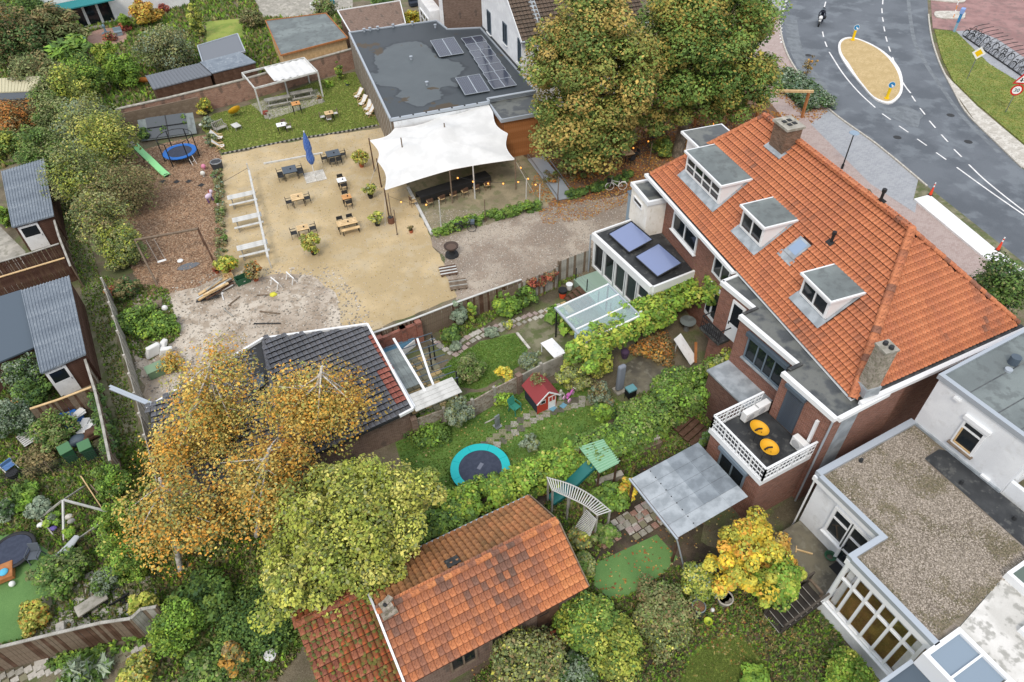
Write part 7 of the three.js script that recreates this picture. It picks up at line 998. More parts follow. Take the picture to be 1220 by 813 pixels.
// thin poles with strings of bulbs
const poles = [[[15.28,-41.04], 2.3, 'slim pale pole in the hedge beside the parked dark bicycle'], [[22.27,-40.41], 2.3, 'slim pale pole at the end of the clipped hedge'], [[18.41,-39.86], 2.0, 'slim pole in the middle of the clipped hedge'], [[22.85,-39.35], 2.2, 'slim pale pole beside the small pale tree'], [[11.98,-41.65], 2.2, 'slim rusty pole on the sand beside the terracotta bowl'], [[12.23,-43.31], 2.6, 'dark leaning pole with a rusty drum at its foot'], [[30.03,-40.43], 2.4, 'slim pole behind the white bicycle basket'], [[33.85,-40.19], 2.2, 'slim pole among the cafe tables'], [[24.49,-39.34], 2.4, 'slim pole at the edge of the leafy soil']];
for (const [p, h, l] of poles) { const o = T('pole', l, 'pole', [rod([0, 0, 0], [0.04, h, 0.03], 0.045, 0.035), cyl(0.07, 0.06, 0.08, 0, 0, 0, 8)], l.includes('pale') ? M.woodSilver : M.wood, p); }
const bulbMat = mat({ color: 0xffc070, emissive: 0xff9c3a, emissiveIntensity: 1.6, roughness: 0.4 });
function lights(lab, a, ha, b, hb, n) {
const g = G('string_light', lab, 'string light', a), d = rel(b, a), pt = (t) => [d[0] * t, ha + (hb - ha) * t - 0.45 * Math.sin(PI * t), d[1] * t]; P(g, 'cable', tube(Array.from({ length: 9 }, (_, i) => pt(i / 8)), 0.012, 20, 4), M.black);
for (let i = 0; i < n; i++) { const q = pt((i + 0.5) / n), s = P(g, 'socket', cyl(0.025, 0.025, 0.08, q[0], q[1] - 0.06, q[2], 6), M.black); P(s, 'bulb', ball(0.065, q[0], q[1] - 0.11, q[2], 1, 1.2, 1, 1), bulbMat); const pl = new THREE.PointLight(0xffa04a, 0.15, 0); pl.position.set(a[0] + q[0], q[1] - 0.11, a[1] + q[2]); pl.castShadow = true; scene.add(pl); }
}
lights('string of lit bulbs from the tent pole to the hedge pole', [17.31,-43.37], 2.6, [22.27,-40.41], 2.2, 5); lights('string of lit bulbs from the tent corner to the pale pole', [22.72,-42.58], 2.7, [22.85,-39.35], 2.1, 3); lights('string of lit bulbs over the sand beside the drum pole', [12.23,-43.31], 2.4, [15.28,-41.04], 2.2, 2); lights('string of lit bulbs among the cafe tables', [30.03,-40.43], 2.3, [36.73,-41.43], 2.4, 4); lights('string of lit bulbs beyond the tree trunk', [37.80,-40.80], 2.2, [41.05,-40.35], 2.4, 3);
{ const g = G('rusty_drum', 'small rusty drum on the sand at the pole foot', 'drum', [12.17,-43.34]); P(g, 'drum', cyl(0.25, 0.25, 0.5, 0, 0, 0, 14), solid(0x6e4a38)); P(g, 'lid', cyl(0.2, 0.2, 0.03, 0, 0.5, 0, 14), M.dark); }
{ const g = G('fire_bowl', 'black fire bowl on a round base at the drive edge', 'fire bowl', [14.47,-37.31]); P(g, 'base', [cyl(0.5, 0.45, 0.2, 0, 0, 0, 18), cyl(0.22, 0.2, 0.35, 0, 0.2, 0, 12)], M.dark); P(g, 'bowl', (() => { const q = new THREE.LatheGeometry([[0.1, 0], [0.35, 0.06], [0.5, 0.2], [0.53, 0.32], [0.48, 0.3], [0.3, 0.2]].map(([x, y]) => new THREE.Vector2(x, y)), 20); q.translate(0, 0.55, 0); return uvm(q); })(), solid(0x4a3d36)); P(g, 'ash', cyl(0.42, 0.42, 0.02, 0, 0.76, 0, 16), solid(0x5d4c42)); }
function pallet(lab, p, turn, m, y = 0, s = 1) { const g = G('pallet', lab, 'pallet', p, { turn, y, group: 'pallets on the ramp' }); for (let i = 0; i < 7; i++) P(g, 'slat', box(1.2 * s, 0.025, 0.11, 0, 0.13, -0.48 + i * 0.16), m[i % m.length]); for (const x of [-0.5, 0, 0.5]) P(g, 'runner', box(0.1, 0.1, 1.05, x * s, 0.06, 0), M.woodDark); }
pallet('pallet of pale and dark slats laid at the drive edge', [13.47,-35.75], -0.25, [M.woodDark, M.woodSilver]); pallet('mossy pallet leaning against the yard fence', [13.43,-34.04], -0.3, [M.wood, M.woodGrey, M.wood], 0.02);
// ---------------------------------------------------------------- bicycles
function bicycle(lab, p, turn, { m = M.black, basket = null, wheel = M.dark, group, s = 1, rack } = {}) {
const g = G('bicycle', lab, 'bicycle', p, { turn, group }); for (const x of [-0.52, 0.52]) { const w = uvm(new THREE.TorusGeometry(0.33, 0.022, 5, 20)); w.translate(x, 0.35, 0); const o = P(g, 'wheel', w, wheel); P(o, 'spokes', Array.from({ length: 6 }, (_, i) => bar([x + 0.32 * Math.cos(i * PI / 6), 0.35 + 0.32 * Math.sin(i * PI / 6), 0], [x - 0.32 * Math.cos(i * PI / 6), 0.35 - 0.32 * Math.sin(i * PI / 6), 0], 0.006)), M.metal); }
P(g, 'frame', [rod([-0.52, 0.35, 0], [-0.12, 0.35, 0], 0.018), rod([-0.12, 0.35, 0], [-0.25, 0.85, 0], 0.02), rod([-0.12, 0.35, 0], [0.38, 0.8, 0], 0.022), rod([-0.22, 0.72, 0], [0.4, 0.88, 0], 0.02), rod([0.38, 0.95, 0], [0.52, 0.35, 0], 0.02), rod([-0.52, 0.35, 0], [-0.22, 0.72, 0], 0.014)], m); P(g, 'saddle', rbox(0.26, 0.06, 0.15, -0.27, 0.9, 0, 0.025, 1), M.black); P(g, 'handlebar', [rod([0.38, 0.95, 0], [0.36, 1.05, 0], 0.016), tube([[0.25, 1.03, -0.28], [0.38, 1.07, -0.15], [0.4, 1.07, 0.15], [0.25, 1.03, 0.28]], 0.016, 12, 5)], M.metal); P(g, 'carrier', [box(0.36, 0.02, 0.12, -0.55, 0.74, 0)], m); for (const x of [-0.52, 0.52]) P(g, 'mudguard', (() => { const q = uvm(new THREE.TorusGeometry(0.37, 0.02, 4, 12, PI * 0.9)); q.translate(x, 0.35, 0); return q; })(), m); if (basket) P(g, 'basket', rbox(0.3, 0.26, 0.36, 0.62, 0.92, 0, 0.03, 1), basket); return g;
}
bicycle('white bicycle with a dark front basket leaning beside the low hedge', [29.49,-38.60], PI - 0.45, { m: M.plasticWhite, basket: M.black, wheel: M.plasticWhite }); bicycle('dark bicycle with blue bags parked in front of the clipped hedge', [16.53,-39.46], -0.55, { m: M.black, basket: M.blueGrey });
// cafe tables under the trees
setOf('wooden cafe table under the yellowing tree', [32.96,-42.01], -0.12, 0.9, 0.9, M.tableTop, [[-0.75, 0, PI / 2], [0.8, 0, -PI / 2], [0, 0.7, PI]], 'black chair at the cafe table under the yellowing tree'); setOf('wooden cafe table beside the bare tree trunk', [38.33,-44.72], -0.12, 0.9, 0.9, M.tableOrange, [[-0.75, 0, PI / 2], [0, 0.7, PI]], 'black chair at the cafe table beside the trunk'); setOf('wooden cafe table deep under the green tree', [36.84,-44.20], -0.12, 0.8, 0.8, M.tableOrange, [[0, 0.7, PI]], 'black chair at the cafe table deep under the green tree');
{ const g = G('garden_bench', 'long weathered bench under the yellowing tree', 'bench', [34.66,-44.26], { turn: -0.1 }); P(g, 'seat', [rbox(2, 0.05, 0.2, 0, 0.45, -0.11, 0.01, 1), rbox(2, 0.05, 0.2, 0, 0.45, 0.11, 0.01, 1)], M.woodGrey); for (const x of [-0.8, 0.8]) P(g, 'leg', box(0.08, 0.43, 0.4, x, 0.215, 0), M.wood); P(g, 'backrest', [rbox(2, 0.2, 0.04, 0, 0.85, -0.28, 0.01, 1), bar([-0.8, 0.4, -0.24], [-0.8, 0.9, -0.28], 0.06), bar([0.8, 0.4, -0.24], [0.8, 0.9, -0.28], 0.06)], M.woodGrey); }
{ const g = G('timber_gate', 'orange timber gate frame beside the road hedge', 'gate', [47.7, -42.4]); P(g, 'post', bar([0, 0, 0], [0, 2.4, 0], 0.2), M.woodWarm); P(g, 'post', bar([3.4, 0, 2.2], [3.4, 2.4, 2.2], 0.2), M.woodWarm); P(g, 'beam', bar([-0.3, 2.5, -0.2], [3.7, 2.5, 2.4], 0.2), M.woodPale); P(g, 'rail', [bar([-6, 0.9, -1.5], [0, 0.9, 0], 0.16), bar([-6, 0, -1.5], [-6, 1, -1.5], 0.16), bar([-3, 0, -0.75], [-3, 0.9, -0.75], 0.14)], M.woodWarm); }
// ---------------------------------------------------------------- playground
{ const g = G('trampoline', 'blue edged trampoline with black safety posts on the bark', 'trampoline', [-0.2, -61.7]); const ring = new THREE.Shape(); ring.absarc(0, 0, 1.4, 0, PI * 2); const ho = new THREE.Path(); ho.absarc(0, 0, 1.02, 0, PI * 2); ring.holes.push(ho); const q = new THREE.ExtrudeGeometry(ring, { depth: 0.05, bevelEnabled: false, curveSegments: 30 }); q.rotateX(-PI / 2); q.translate(0, 0.68, 0); P(g, 'padding', uvm(q), solid(0x1766b8, { roughness: 0.6 })); P(g, 'mat', cyl(1.03, 1.03, 0.02, 0, 0.69, 0, 30), M.tramp); for (let i = 0; i < 6; i++) { const a = i * PI / 3 + 0.2, x = 1.38 * Math.cos(a), z = 1.38 * Math.sin(a); P(g, 'leg', rod([x, 0, z], [x, 0.7, z], 0.03), M.metal); P(g, 'safety_post', rod([x * 1.04, 0, z * 1.04], [x * 1.04, 2.1, z * 1.04], 0.045), M.black); } P(g, 'top_ring', (() => { const t = uvm(new THREE.TorusGeometry(1.43, 0.03, 5, 36)); t.rotateX(PI / 2); t.translate(0, 2.1, 0); return t; })(), M.black); P(g, 'ladder', [rod([0.6, 0, 1.7], [0.45, 0.72, 1.25], 0.02), rod([0.95, 0, 1.55], [0.8, 0.72, 1.1], 0.02), rod([0.7, 0.3, 1.55], [0.9, 0.3, 1.4], 0.015)], M.plasticWhite); }
{ const p = [-0.24,-66.71], g = G('play_screen', 'large grey board with shiny dark plastic sheeting behind the blue trampoline', 'screen', p, { turn: -0.22 }); P(g, 'board', [slab3([[-2.6, 1.5, -0.8], [2.2, 1.5, -0.8], [2.2, 0.2, 0.7], [-2.6, 0.2, 0.7]], 0.06)], M.feltGrey); P(g, 'sheeting', [slab3([[-1.9, 1.58, -0.8], [1.5, 1.58, -0.8], [1.5, 0.3, 0.7], [-1.9, 0.3, 0.7]], 0.03)], solid(0x4d5358, { roughness: 0.2 })); P(g, 'strap', [bar([-0.2, 1.62, -0.8], [-0.2, 0.32, 0.72], 0.08, 0.03), bar([-1.9, 0.98, 0], [1.5, 0.98, 0], 0.08, 0.03)], M.black); P(g, 'support', [bar([-2.3, 0, -0.7], [-2.3, 1.4, -0.75], 0.08), bar([1.9, 0, -0.7], [1.9, 1.4, -0.75], 0.08)], M.wood); }
{ const g = G('play_tower', 'timber climbing tower with a mint green slide', 'play tower', [-4.0, -63.8], { turn: 0.1 }), c = [[-0.6, -0.6], [0.6, -0.6], [0.6, 0.6], [-0.6, 0.6]]; for (const [x, z] of c) P(g, 'post', bar([x * 1.25, 0, z * 1.25], [x, 2.5, z], 0.09), M.wood); P(g, 'platform', box(1.3, 0.06, 1.3, 0, 1.45, 0), M.woodGrey); P(g, 'rail', c.map(([x, z], i) => { const q = c[(i + 1) % 4]; return bar([x, 2.3 + 0.01 * i, z], [q[0], 2.3 + 0.01 * i, q[1]], 0.08); }), M.woodGrey); for (let i = 0; i < 5; i++) P(g, 'rung', bar([-0.72, 0.3 + i * 0.28, 0.62], [-0.72, 0.3 + i * 0.28, -0.62], 0.05), M.woodGrey); P(g, 'beam', [bar([0, 2.5, -0.5], [-2.8, 2.6, -1.6], 0.12), bar([-2.8, 0, -2.2], [-2.8, 2.6, -1.6], 0.1), bar([-2.8, 0, -0.9], [-2.8, 2.6, -1.6], 0.1)], M.woodGrey);
const pr = new THREE.Shape([[-0.28, 0.16], [-0.28, 0], [0.28, 0], [0.28, 0.16], [0.23, 0.16], [0.22, 0.05], [-0.22, 0.05], [-0.23, 0.16]].map(([x, y]) => new THREE.Vector2(x, y))); const q = new THREE.ExtrudeGeometry(pr, { steps: 24, bevelEnabled: false, extrudePath: new THREE.CatmullRomCurve3([[0.55, 1.45, 0.45], [0.75, 1.2, 1.3], [1.15, 0.75, 2.7], [1.5, 0.35, 4.1], [1.7, 0.25, 4.9]].map((v) => new THREE.Vector3(...v))) }); P(g, 'slide', uvm(q), solid(0x8fd993, { roughness: 0.4 })); P(g, 'slide_foot', bar([1.65, 0, 4.8], [1.65, 0.3, 4.8], 0.3, 0.05), M.dark); }
[[[-2.32,-58.60], 'at the foot of the slide'], [[-1.29,-57.92], 'second from the slide'], [[-0.39,-57.47], 'third from the slide'], [[0.44,-56.34], 'farthest from the slide']].forEach(([p, l]) => T('rubber_tile', 'dark rubber stepping tile on the bark, ' + l, 'stepping tile', rbox(0.42, 0.05, 0.42, 0, 0.03, 0, 0.015, 1), M.black, p, { turn: 0.6, group: 'stepping tiles' }));
{ const g = G('toy_animal', 'pink and white striped rocking animal on the bark edge', 'toy', [0.61,-53.45], { turn: 0.5 }); P(g, 'body', [ball(0.26, 0, 0.5, 0, 1.2, 0.8, 0.7, 2), ball(0.16, 0.32, 0.75, 0, 1, 1, 0.8, 2), rod([0.2, 0.55, 0], [0.3, 0.75, 0], 0.1, 0.09)], solid(0xd9c7da)); for (const x of [-0.2, 0.2]) P(g, 'leg', rod([x, 0, 0.1], [x, 0.5, 0], 0.06), solid(0x6a4a7a)); P(g, 'mane', box(0.05, 0.3, 0.06, 0.16, 0.82, 0), M.red); }
for (const [p, l, c] of [[[1.14,-58.75], 'pink ball on a post beside the flower pots', 0xd98aa6], [[0.87,-57.61], 'white round pot beside the pink ball', 0xdad9d2]]) T('garden_ball', l, 'ball', [ball(0.2, 0, 0.35, 0, 1, 1, 1, 2), cyl(0.06, 0.06, 0.2, 0, 0, 0, 8)], solid(c), p);
{ const g = G('swing', 'old timber swing frame with one white seat over the bark', 'swing', [-3.0, -45.6]); const A = [-2.0, 2.3, -1.4], B = [2.1, 2.3, -0.6]; P(g, 'top_beam', rod(A, B, 0.09), M.wood); P(g, 'leg', rod(A, [-1.7, 0, 1.2], 0.07), M.wood); P(g, 'leg', rod(A, [-2.3, 0, -2.8], 0.07), M.wood); P(g, 'leg', rod(B, [2.3, 0, 1.0], 0.07), M.woodDark); P(g, 'leg', rod(B, [2.1, 0, -2.0], 0.07), M.woodDark); for (const x of [-1.35, -0.85]) P(g, 'rope', rod([x, 2.25, -1.2 + 0.1 * x], [x + 0.15, 0.45, -0.9], 0.012), M.woodSilver); P(g, 'seat', rbox(0.6, 0.05, 0.22, -0.95, 0.43, -0.9, 0.02, 1), M.plasticWhite); }
T('bark_disc', 'white round lid lying on the bark beside the swing', 'lid', [ball(0.22, 0, 0.08, 0, 1, 0.4, 1, 2)], M.plasticWhite, [-2.83,-46.40]); T('puddle', 'small puddle on the bark beside the swing', 'puddle', (() => sheet(loop([[-0.8, 0], [-0.3, -0.35], [0.4, -0.25], [0.8, 0.1], [0.2, 0.4], [-0.5, 0.3]], 24), 0))(), solid(0x5d6166, { roughness: 0.06 }), [-2.43,-45.53], { y: 0.045 });
T('net_trellis', 'leaning lattice trellis in the brown shrubs', 'trellis', [...Array.from({ length: 8 }, (_, i) => bar([i * 0.28, 0, 0], [i * 0.28, 1.8, -0.25], 0.05, 0.03)), ...[0.3, 0.8, 1.3, 1.75].map((y) => bar([0, y, -y * 0.14], [1.96, y, -y * 0.14], 0.05, 0.03))], M.woodPale, [-8.38,-55.66], { turn: -0.5 });
// building site corner
{ const p = [-1.18,-41.62], g = G('wood_pile', 'heap of old boards and beams at the edge of the bark', 'wood pile', p); for (let i = 0; i < 18; i++) { const L = rr(1.2, 2.4); P(g, 'board', box(L, 0.06, rr(0.1, 0.22), rr(-0.4, 0.3), 0.04 + i * 0.028, rr(-0.45, 0.45), 0.35 + rr(-0.25, 0.25)), pick([M.woodPale, M.woodSilver, M.woodGrey, M.woodDark, M.tableTop])); } P(g, 'sheet', slab3([[-1.3, 0.1, 0.1], [0.2, 0.16, 0.7], [-0.2, 0.3, 0.95], [-1.5, 0.06, 0.5]], 0.04), M.dark); }
{ const g = G('crate', 'dark green plastic crate on the sandy ground', 'crate', [0.61,-41.74], { turn: 0.15 }); P(g, 'side', [bx(-0.45, 0, -0.3, 0.45, 0.5, -0.27), bx(-0.45, 0, 0.27, 0.45, 0.5, 0.3), bx(-0.45, 0, -0.27, -0.42, 0.5, 0.27), bx(0.42, 0, -0.27, 0.45, 0.5, 0.27)], M.green); P(g, 'bottom', box(0.84, 0.02, 0.54, 0, 0.02, 0), M.green); P(g, 'tag', box(0.12, 0.04, 0.005, 0.05, 0.25, 0.304), M.plasticWhite); }
T('crate', 'small pale wooden crate above the wood pile', 'crate', [bx(-0.3, 0, -0.2, 0.3, 0.3, -0.17), bx(-0.3, 0, 0.17, 0.3, 0.3, 0.2), bx(-0.3, 0, -0.17, -0.27, 0.3, 0.17), bx(0.27, 0, -0.17, 0.3, 0.3, 0.17), bx(-0.27, 0, -0.17, 0.27, 0.02, 0.17), bx(-0.02, 0, -0.17, 0.02, 0.29, 0.17)], M.woodPale, [-0.16,-42.55], { y: 0.1, turn: 0.1 });
for (const [a, b, l, m, y] of [[[-0.79,-39.73], [0.08,-40.25], 'grey pipe on the sandy ground', M.wood, 0.05], [[-1.17,-39.52], [-0.80,-38.38], 'short broken beam on the sandy ground', M.woodGrey, 0.06], [[0.88,-38.06], [1.99,-37.15], 'thin dark bar on the sandy ground', M.wood, 0.05], [[1.11,-39.83], [1.80,-39.44], 'thin rod beside the yellow cloth', M.wood, 0.04], [[0.26,-37.04], [1.78,-36.18], 'long handled tool lying on the sandy ground', M.dark, 0.05], [[-0.96,-41.27], [-0.98,-40.42], 'white strip beside the wood pile', M.plasticWhite, 0.04]]) { const d = rel(b, a); T('loose_bar', l, 'bar', [rod([0, y, 0], [d[0], y + 0.03, d[1]], 0.045), rod([0, y, 0], [0.12, y, 0.08], 0.06)], m, a); }
T('yellow_cloth', 'small yellow rag on the sandy ground', 'rag', (() => { const q = new THREE.IcosahedronGeometry(0.25, 2), a = q.attributes.position; for (let i = 0; i < a.count; i++) { const k = 0.7 + 0.5 * vn(a.getX(i) * 9 + 5, a.getZ(i) * 9 + 5, 64, 3); a.setXYZ(i, a.getX(i) * k, Math.max(0, a.getY(i)) * 0.5 * k, a.getZ(i) * k); } return uvm(q); })(), solid(0xd6d24a), [2.12,-39.35], { y: 0.02 });
for (const [p, l, t] of [[[2.52,-40.17], 'white trestle on the sandy ground, farther from the rail', 0.3], [[3.59,-40.19], 'white trestle on the sandy ground at the end of the rail', 0.25]]) T('trestle', l, 'trestle', [bar([0, 0.5, -0.5], [0, 0.5, 0.5], 0.07), bar([-0.2, 0, -0.4], [0, 0.5, -0.4], 0.05), bar([0.2, 0, -0.4], [0, 0.5, -0.4], 0.05), bar([-0.2, 0, 0.4], [0, 0.5, 0.4], 0.05), bar([0.2, 0, 0.4], [0, 0.5, 0.4], 0.05)], M.plasticWhite, p, { turn: t });
T('plywood_sheet', 'weathered plywood sheet lying among the weeds', 'sheet', rbox(1.9, 0.04, 0.85, 0, 0.12, 0, 0.01, 1), M.wood, [-5.64,-42.23], { turn: -0.15 }); T('football', 'white football beside the plywood sheet', 'ball', ball(0.2, 0, 0.2, 0, 1, 1, 1, 2), M.plasticWhite, [-4.59,-41.35]);
{ const p = [-5.47,-37.23], g = G('builders_bag', 'torn white builders bag on the sandy ground', 'bag', p); for (const [x, y, z, s, r] of [[-0.35, 0.4, 0, 0.8, 0.3], [0.3, 0.2, 0.25, 0.7, -0.3], [0.35, 0.5, -0.2, 0.4, 0.8]]) { const q = new RoundedBoxGeometry(s, s * 0.9, 0.35, 3, 0.08), a = q.attributes.position; for (let i = 0; i < a.count; i++) a.setX(i, a.getX(i) + 0.12 * Math.sin(a.getY(i) * 7)); q.rotateY(r); q.translate(x, y, z); q.computeVertexNormals(); P(g, 'fold', uvm(q), M.canvas); } }
{ const g = G('storage_box', 'low green storage box at the corner of the garage', 'box', [-5.85,-35.49], { turn: 0.15 }); P(g, 'body', rbox(1.1, 0.55, 0.7, 0, 0.28, 0, 0.04, 1), solid(0x6f8a6c)); P(g, 'lid', rbox(1.16, 0.06, 0.76, 0, 0.58, 0, 0.02, 1), solid(0x7d977a)); }
for (const [i, dz] of [[0, 0], [1, 0.22]]) { const a = [-7.98,-33.33], b = [-6.04,-30.50], d = rel(b, a); T('steel_profile', i ? 'long grey steel profile on the fence, nearer the garage' : 'long grey steel profile on the fence, nearer the sandy ground', 'profile', [bar([0, 2.1, dz], [d[0], 2.4, d[1] + dz], 0.14, 0.08), bar([d[0] * 0.97, 0, d[1] * 0.97 + dz], [d[0] * 0.97, 2.4, d[1] * 0.97 + dz], 0.07)], M.zinc, a); }

// ---------------------------------------------------------------- gardens
{ const g = G('trampoline', 'large trampoline with a turquoise edge on the lawn', 'trampoline', [7.95, -19.55]); const ring = new THREE.Shape(); ring.absarc(0, 0, 1.55, 0, PI * 2); const ho = new THREE.Path(); ho.absarc(0, 0, 1.12, 0, PI * 2); ring.holes.push(ho); const q = new THREE.ExtrudeGeometry(ring, { depth: 0.05, bevelEnabled: false, curveSegments: 36 }); q.rotateX(-PI / 2); q.translate(0, 0.42, 0); P(g, 'padding', uvm(q), M.teal); P(g, 'mat', cyl(1.14, 1.14, 0.02, 0, 0.43, 0, 36), M.tramp); P(g, 'badge', box(0.42, 0.004, 0.2, 0.05, 0.453, -0.1, 0.6), solid(0x6d7280)); for (let i = 0; i < 6; i++) { const a = i * PI / 3; P(g, 'leg', rod([1.48 * Math.cos(a), 0, 1.48 * Math.sin(a)], [1.48 * Math.cos(a), 0.43, 1.48 * Math.sin(a)], 0.03), M.metal); } for (let i = 0; i < 8; i++) P(g, 'pad_seam', bar([1.13 * Math.cos(i * PI / 4), 0.474, 1.13 * Math.sin(i * PI / 4)], [1.54 * Math.cos(i * PI / 4), 0.474, 1.54 * Math.sin(i * PI / 4)], 0.02, 0.004), solid(0x0f9a9d)); }
const slabs = (name, lab, list, m, s0 = 0.4, s1 = 0.5, turn = 0, h = 0.05, kind = 'structure', y0 = 0) => { const g = tag(new THREE.Group(), null, null, null, kind); g.name = numbered(name); scene.add(g); list.forEach((p) => { const q = P(g, 'slab', box(rr(s0, s1), h, rr(s0, s1)), pick(m)); q.position.set(p[0], y0 + h / 2 - 0.012 + rr(0, 0.012), p[1]); q.rotation.y = turn + rr(-0.05, 0.05); }); };
const grid = (o, nx, nz, sx, sz, turn, skip = 0) => { const r = [], c = Math.cos(turn), s = Math.sin(turn); for (let i = 0; i < nx; i++) for (let j = 0; j < nz; j++) { if (rnd() < skip) continue; const x = i * sx + (j % 2) * skip, z = j * sz; r.push([o[0] + x * c + z * s, o[1] - x * s + z * c]); } return r; };
const along = (pts, n, w) => { const c = new THREE.CatmullRomCurve3(pts.map(([x, z]) => new THREE.Vector3(x, 0, z))), r = []; for (let i = 0; i < n; i++) { const p = c.getPointAt(i / (n - 1)); for (const o of w) r.push([p.x + o * 0.4, p.z + o]); } return r; };
slabs('garden_path', '', along([[9.00,-20.86],[10.39,-21.15],[12.02,-21.46],[13.32,-21.45],[14.54,-21.26],[15.37,-21.04]], 16, [-0.22, 0.22]), [M.mossy, M.concrete, M.wetSlab], 0.38, 0.44, -0.5);
slabs('stepping_stones', '', along([[9.84,-29.75],[10.40,-28.26],[11.55,-28.78],[13.03,-28.97],[14.59,-28.79],[16.26,-28.74],[17.89,-28.56]], 24, [-0.25, 0.2]), [M.kerb, M.pavePink, M.concrete], 0.22, 0.4, 0.3);
slabs('stepping_stones', '', grid([17.42,-28.82], 4, 3, 0.42, 0.4, 0, 0), [M.kerb, M.paveSand], 0.36, 0.4, 0);
slabs('block_patio', '', [...grid([12.73,-13.67], 8, 4, 0.38, 0.36, 0.05, 0.08), ...grid([11.23,-13.69], 11, 3, 0.38, 0.36, 0.05, 0.1), ...grid([14.40,-13.58], 4, 6, 0.38, 0.36, 0.05, 0.08)], [M.pavePink, M.mossy, M.concrete, M.kerb, M.paveRed], 0.28, 0.33, 0.05, 0.06);
slabs('slab_patio', '', grid([-10.69,-23.19], 5, 7, -0.62, 0.5, 0.12, 0), [M.concrete, M.mossy, M.concrete, M.kerb], 0.46, 0.56, 0.12, 0.06);
slabs('slab_patio', '', grid([-10.31,-23.16], 4, 7, 0.6, 0.5, 0.12, 0), [M.concrete, M.mossy, M.kerb], 0.46, 0.56, 0.12, 0.06);
slabs('stepping_stones', '', [...along([[-14.55,-20.05],[-13.38,-19.79],[-12.20,-19.45],[-10.83,-19.01],[-9.63,-18.57],[-8.50,-18.21]], 20, [-0.18, 0.18])], [M.kerb, M.mossy, M.concrete], 0.24, 0.32, 0.2);
S('lawn_edge', ribbon([[14.64,-27.89],[14.64,-26.28]], -0.08, 0.08, 0, 0.1), M.kerb);
{ // glass pergola beside the garage
const g = G('pergola', 'half dismantled pergola with white beams and thin dark rods', 'pergola', [7.4, -26.5]), W = (x, y, z) => [x - 7.4, y, z + 26.5];
P(g, 'white_beam', bar(W(7.1, 2.2, -29), W(7.1, 2.2, -24.3), 0.14, 0.1), M.trim); P(g, 'white_beam', [bar(W(8.3, 2.2, -28.3), W(7.75, 2.2, -25.2), 0.12, 0.1), bar(W(7.75, 2.2, -25.2), W(7.7, 2.0, -24.5), 0.12, 0.1)], M.trim); P(g, 'white_beam', bar(W(6.15, 2.25, -29.3), W(6.15, 2.25, -23.5), 0.12, 0.14), M.trim);
for (let i = 0; i < 9; i++) { const z = -28.6 + i * 0.5; P(g, 'rod', rod(W(6.2, 2.1, z), W(9.3 - i * 0.02, 2.05, z + 0.1), 0.03), M.blueGrey); }
for (const [x, z] of [[9.2, -28.3], [9.2, -24.9], [6.2, -28.9], [8.7, -27.6]]) P(g, 'post', bar(W(x, 0, z), W(x, 2.1, z), 0.08), M.dark);
for (let i = 0; i < 4; i++) P(g, 'roof_board', box(2.7, 0.04, 0.3, 7.45 - 7.4, 2.22, -24.35 + i * 0.32 + 26.5, 0.02), M.woodSilver); for (let i = 0; i < 3; i++) P(g, 'roof_board', box(0.3, 0.04, 3.2, 6.3 - 7.4 + i * 0.31, 2.16, -26.6 + 26.5), M.feltGrey);
}
slabs('mossy_paving', '', grid([6.4, -28.9], 7, 11, 0.42, 0.42, 0.02, 0.05), [M.mossy, M.paveSand, M.mossy], 0.36, 0.4, 0.02);
{ const g = G('storage_bench', 'white storage bench with a blue lid beside the brick wall', 'bench', [7.50,-29.98], { turn: 0.4 }); P(g, 'body', rbox(2.1, 0.55, 0.7, 0, 0.28, 0.1, 0.03, 1), M.white); P(g, 'lid', slab3([[-1.08, 0.62, 0.4], [1.08, 0.62, 0.4], [1.08, 0.95, -0.75], [-1.08, 0.95, -0.75]], 0.05), solid(0x4f7a94)); P(g, 'side', [bx(-1.05, 0, -0.7, -1.0, 0.85, -0.25), bx(1.0, 0, -0.7, 1.05, 0.85, -0.25)], M.white); }
{ // playhouse
const g = G('playhouse', 'small red and navy playhouse with a mossy red roof', 'playhouse', [13.1, -22.25], { turn: 0.02 }), w = 0.62, d = 0.7, e = 1.15, r = 1.7; const gab = (z, t) => { const s = new THREE.Shape([[-w, 0], [w, 0], [w, e], [0, r - 0.06], [-w, e]].map(([a, b]) => new THREE.Vector2(a, b))), q = new THREE.ExtrudeGeometry(s, { depth: t, bevelEnabled: false }); q.translate(0, 0, z); return uvm(q); };
P(g, 'wall', [gab(-d, 0.04), bx(-w, 0, -d + 0.04, -w + 0.04, e, d - 0.04), bx(w - 0.04, 0, -d + 0.04, w, e, d - 0.04)], solid(0x2b3440)); P(g, 'front_wall', gab(d - 0.04, 0.04), solid(0xb5402f)); for (const s of [-1, 1]) { const ro = P(g, 'roof', slab3([[s * (w + 0.14), e - 0.1, d + 0.18], [s * (w + 0.14), e - 0.1, -d - 0.12], [0, r, -d - 0.12], [0, r, d + 0.18]], 0.04), solid(0x8f3a3c, { roughness: 0.8 })); P(ro, 'barge_board', bar([s * (w + 0.14), e - 0.12, d + 0.19], [0, r - 0.02, d + 0.19], 0.03, 0.09), M.trim); }
const dr = P(g, 'door', bx(0.08, 0.05, d, 0.56, 1.05, d + 0.02), M.white); for (const x of [0.14, 0.35]) P(dr, 'pane', bx(x, 0.65, d + 0.02, x + 0.16, 0.98, d + 0.03), M.red); const wi = P(g, 'window', bx(-0.42, 0.7, d, -0.1, 0.98, d + 0.02), M.trim); P(wi, 'pane', bx(-0.39, 0.73, d + 0.02, -0.13, 0.95, d + 0.025), M.black); P(g, 'moss', foliage(lobes([[0, r - 0.02, -0.3, 0.5, 0.08, 0.5]], 14, 0.14), 30, 0.06, ['brown', 'olive']), leafMat);
}
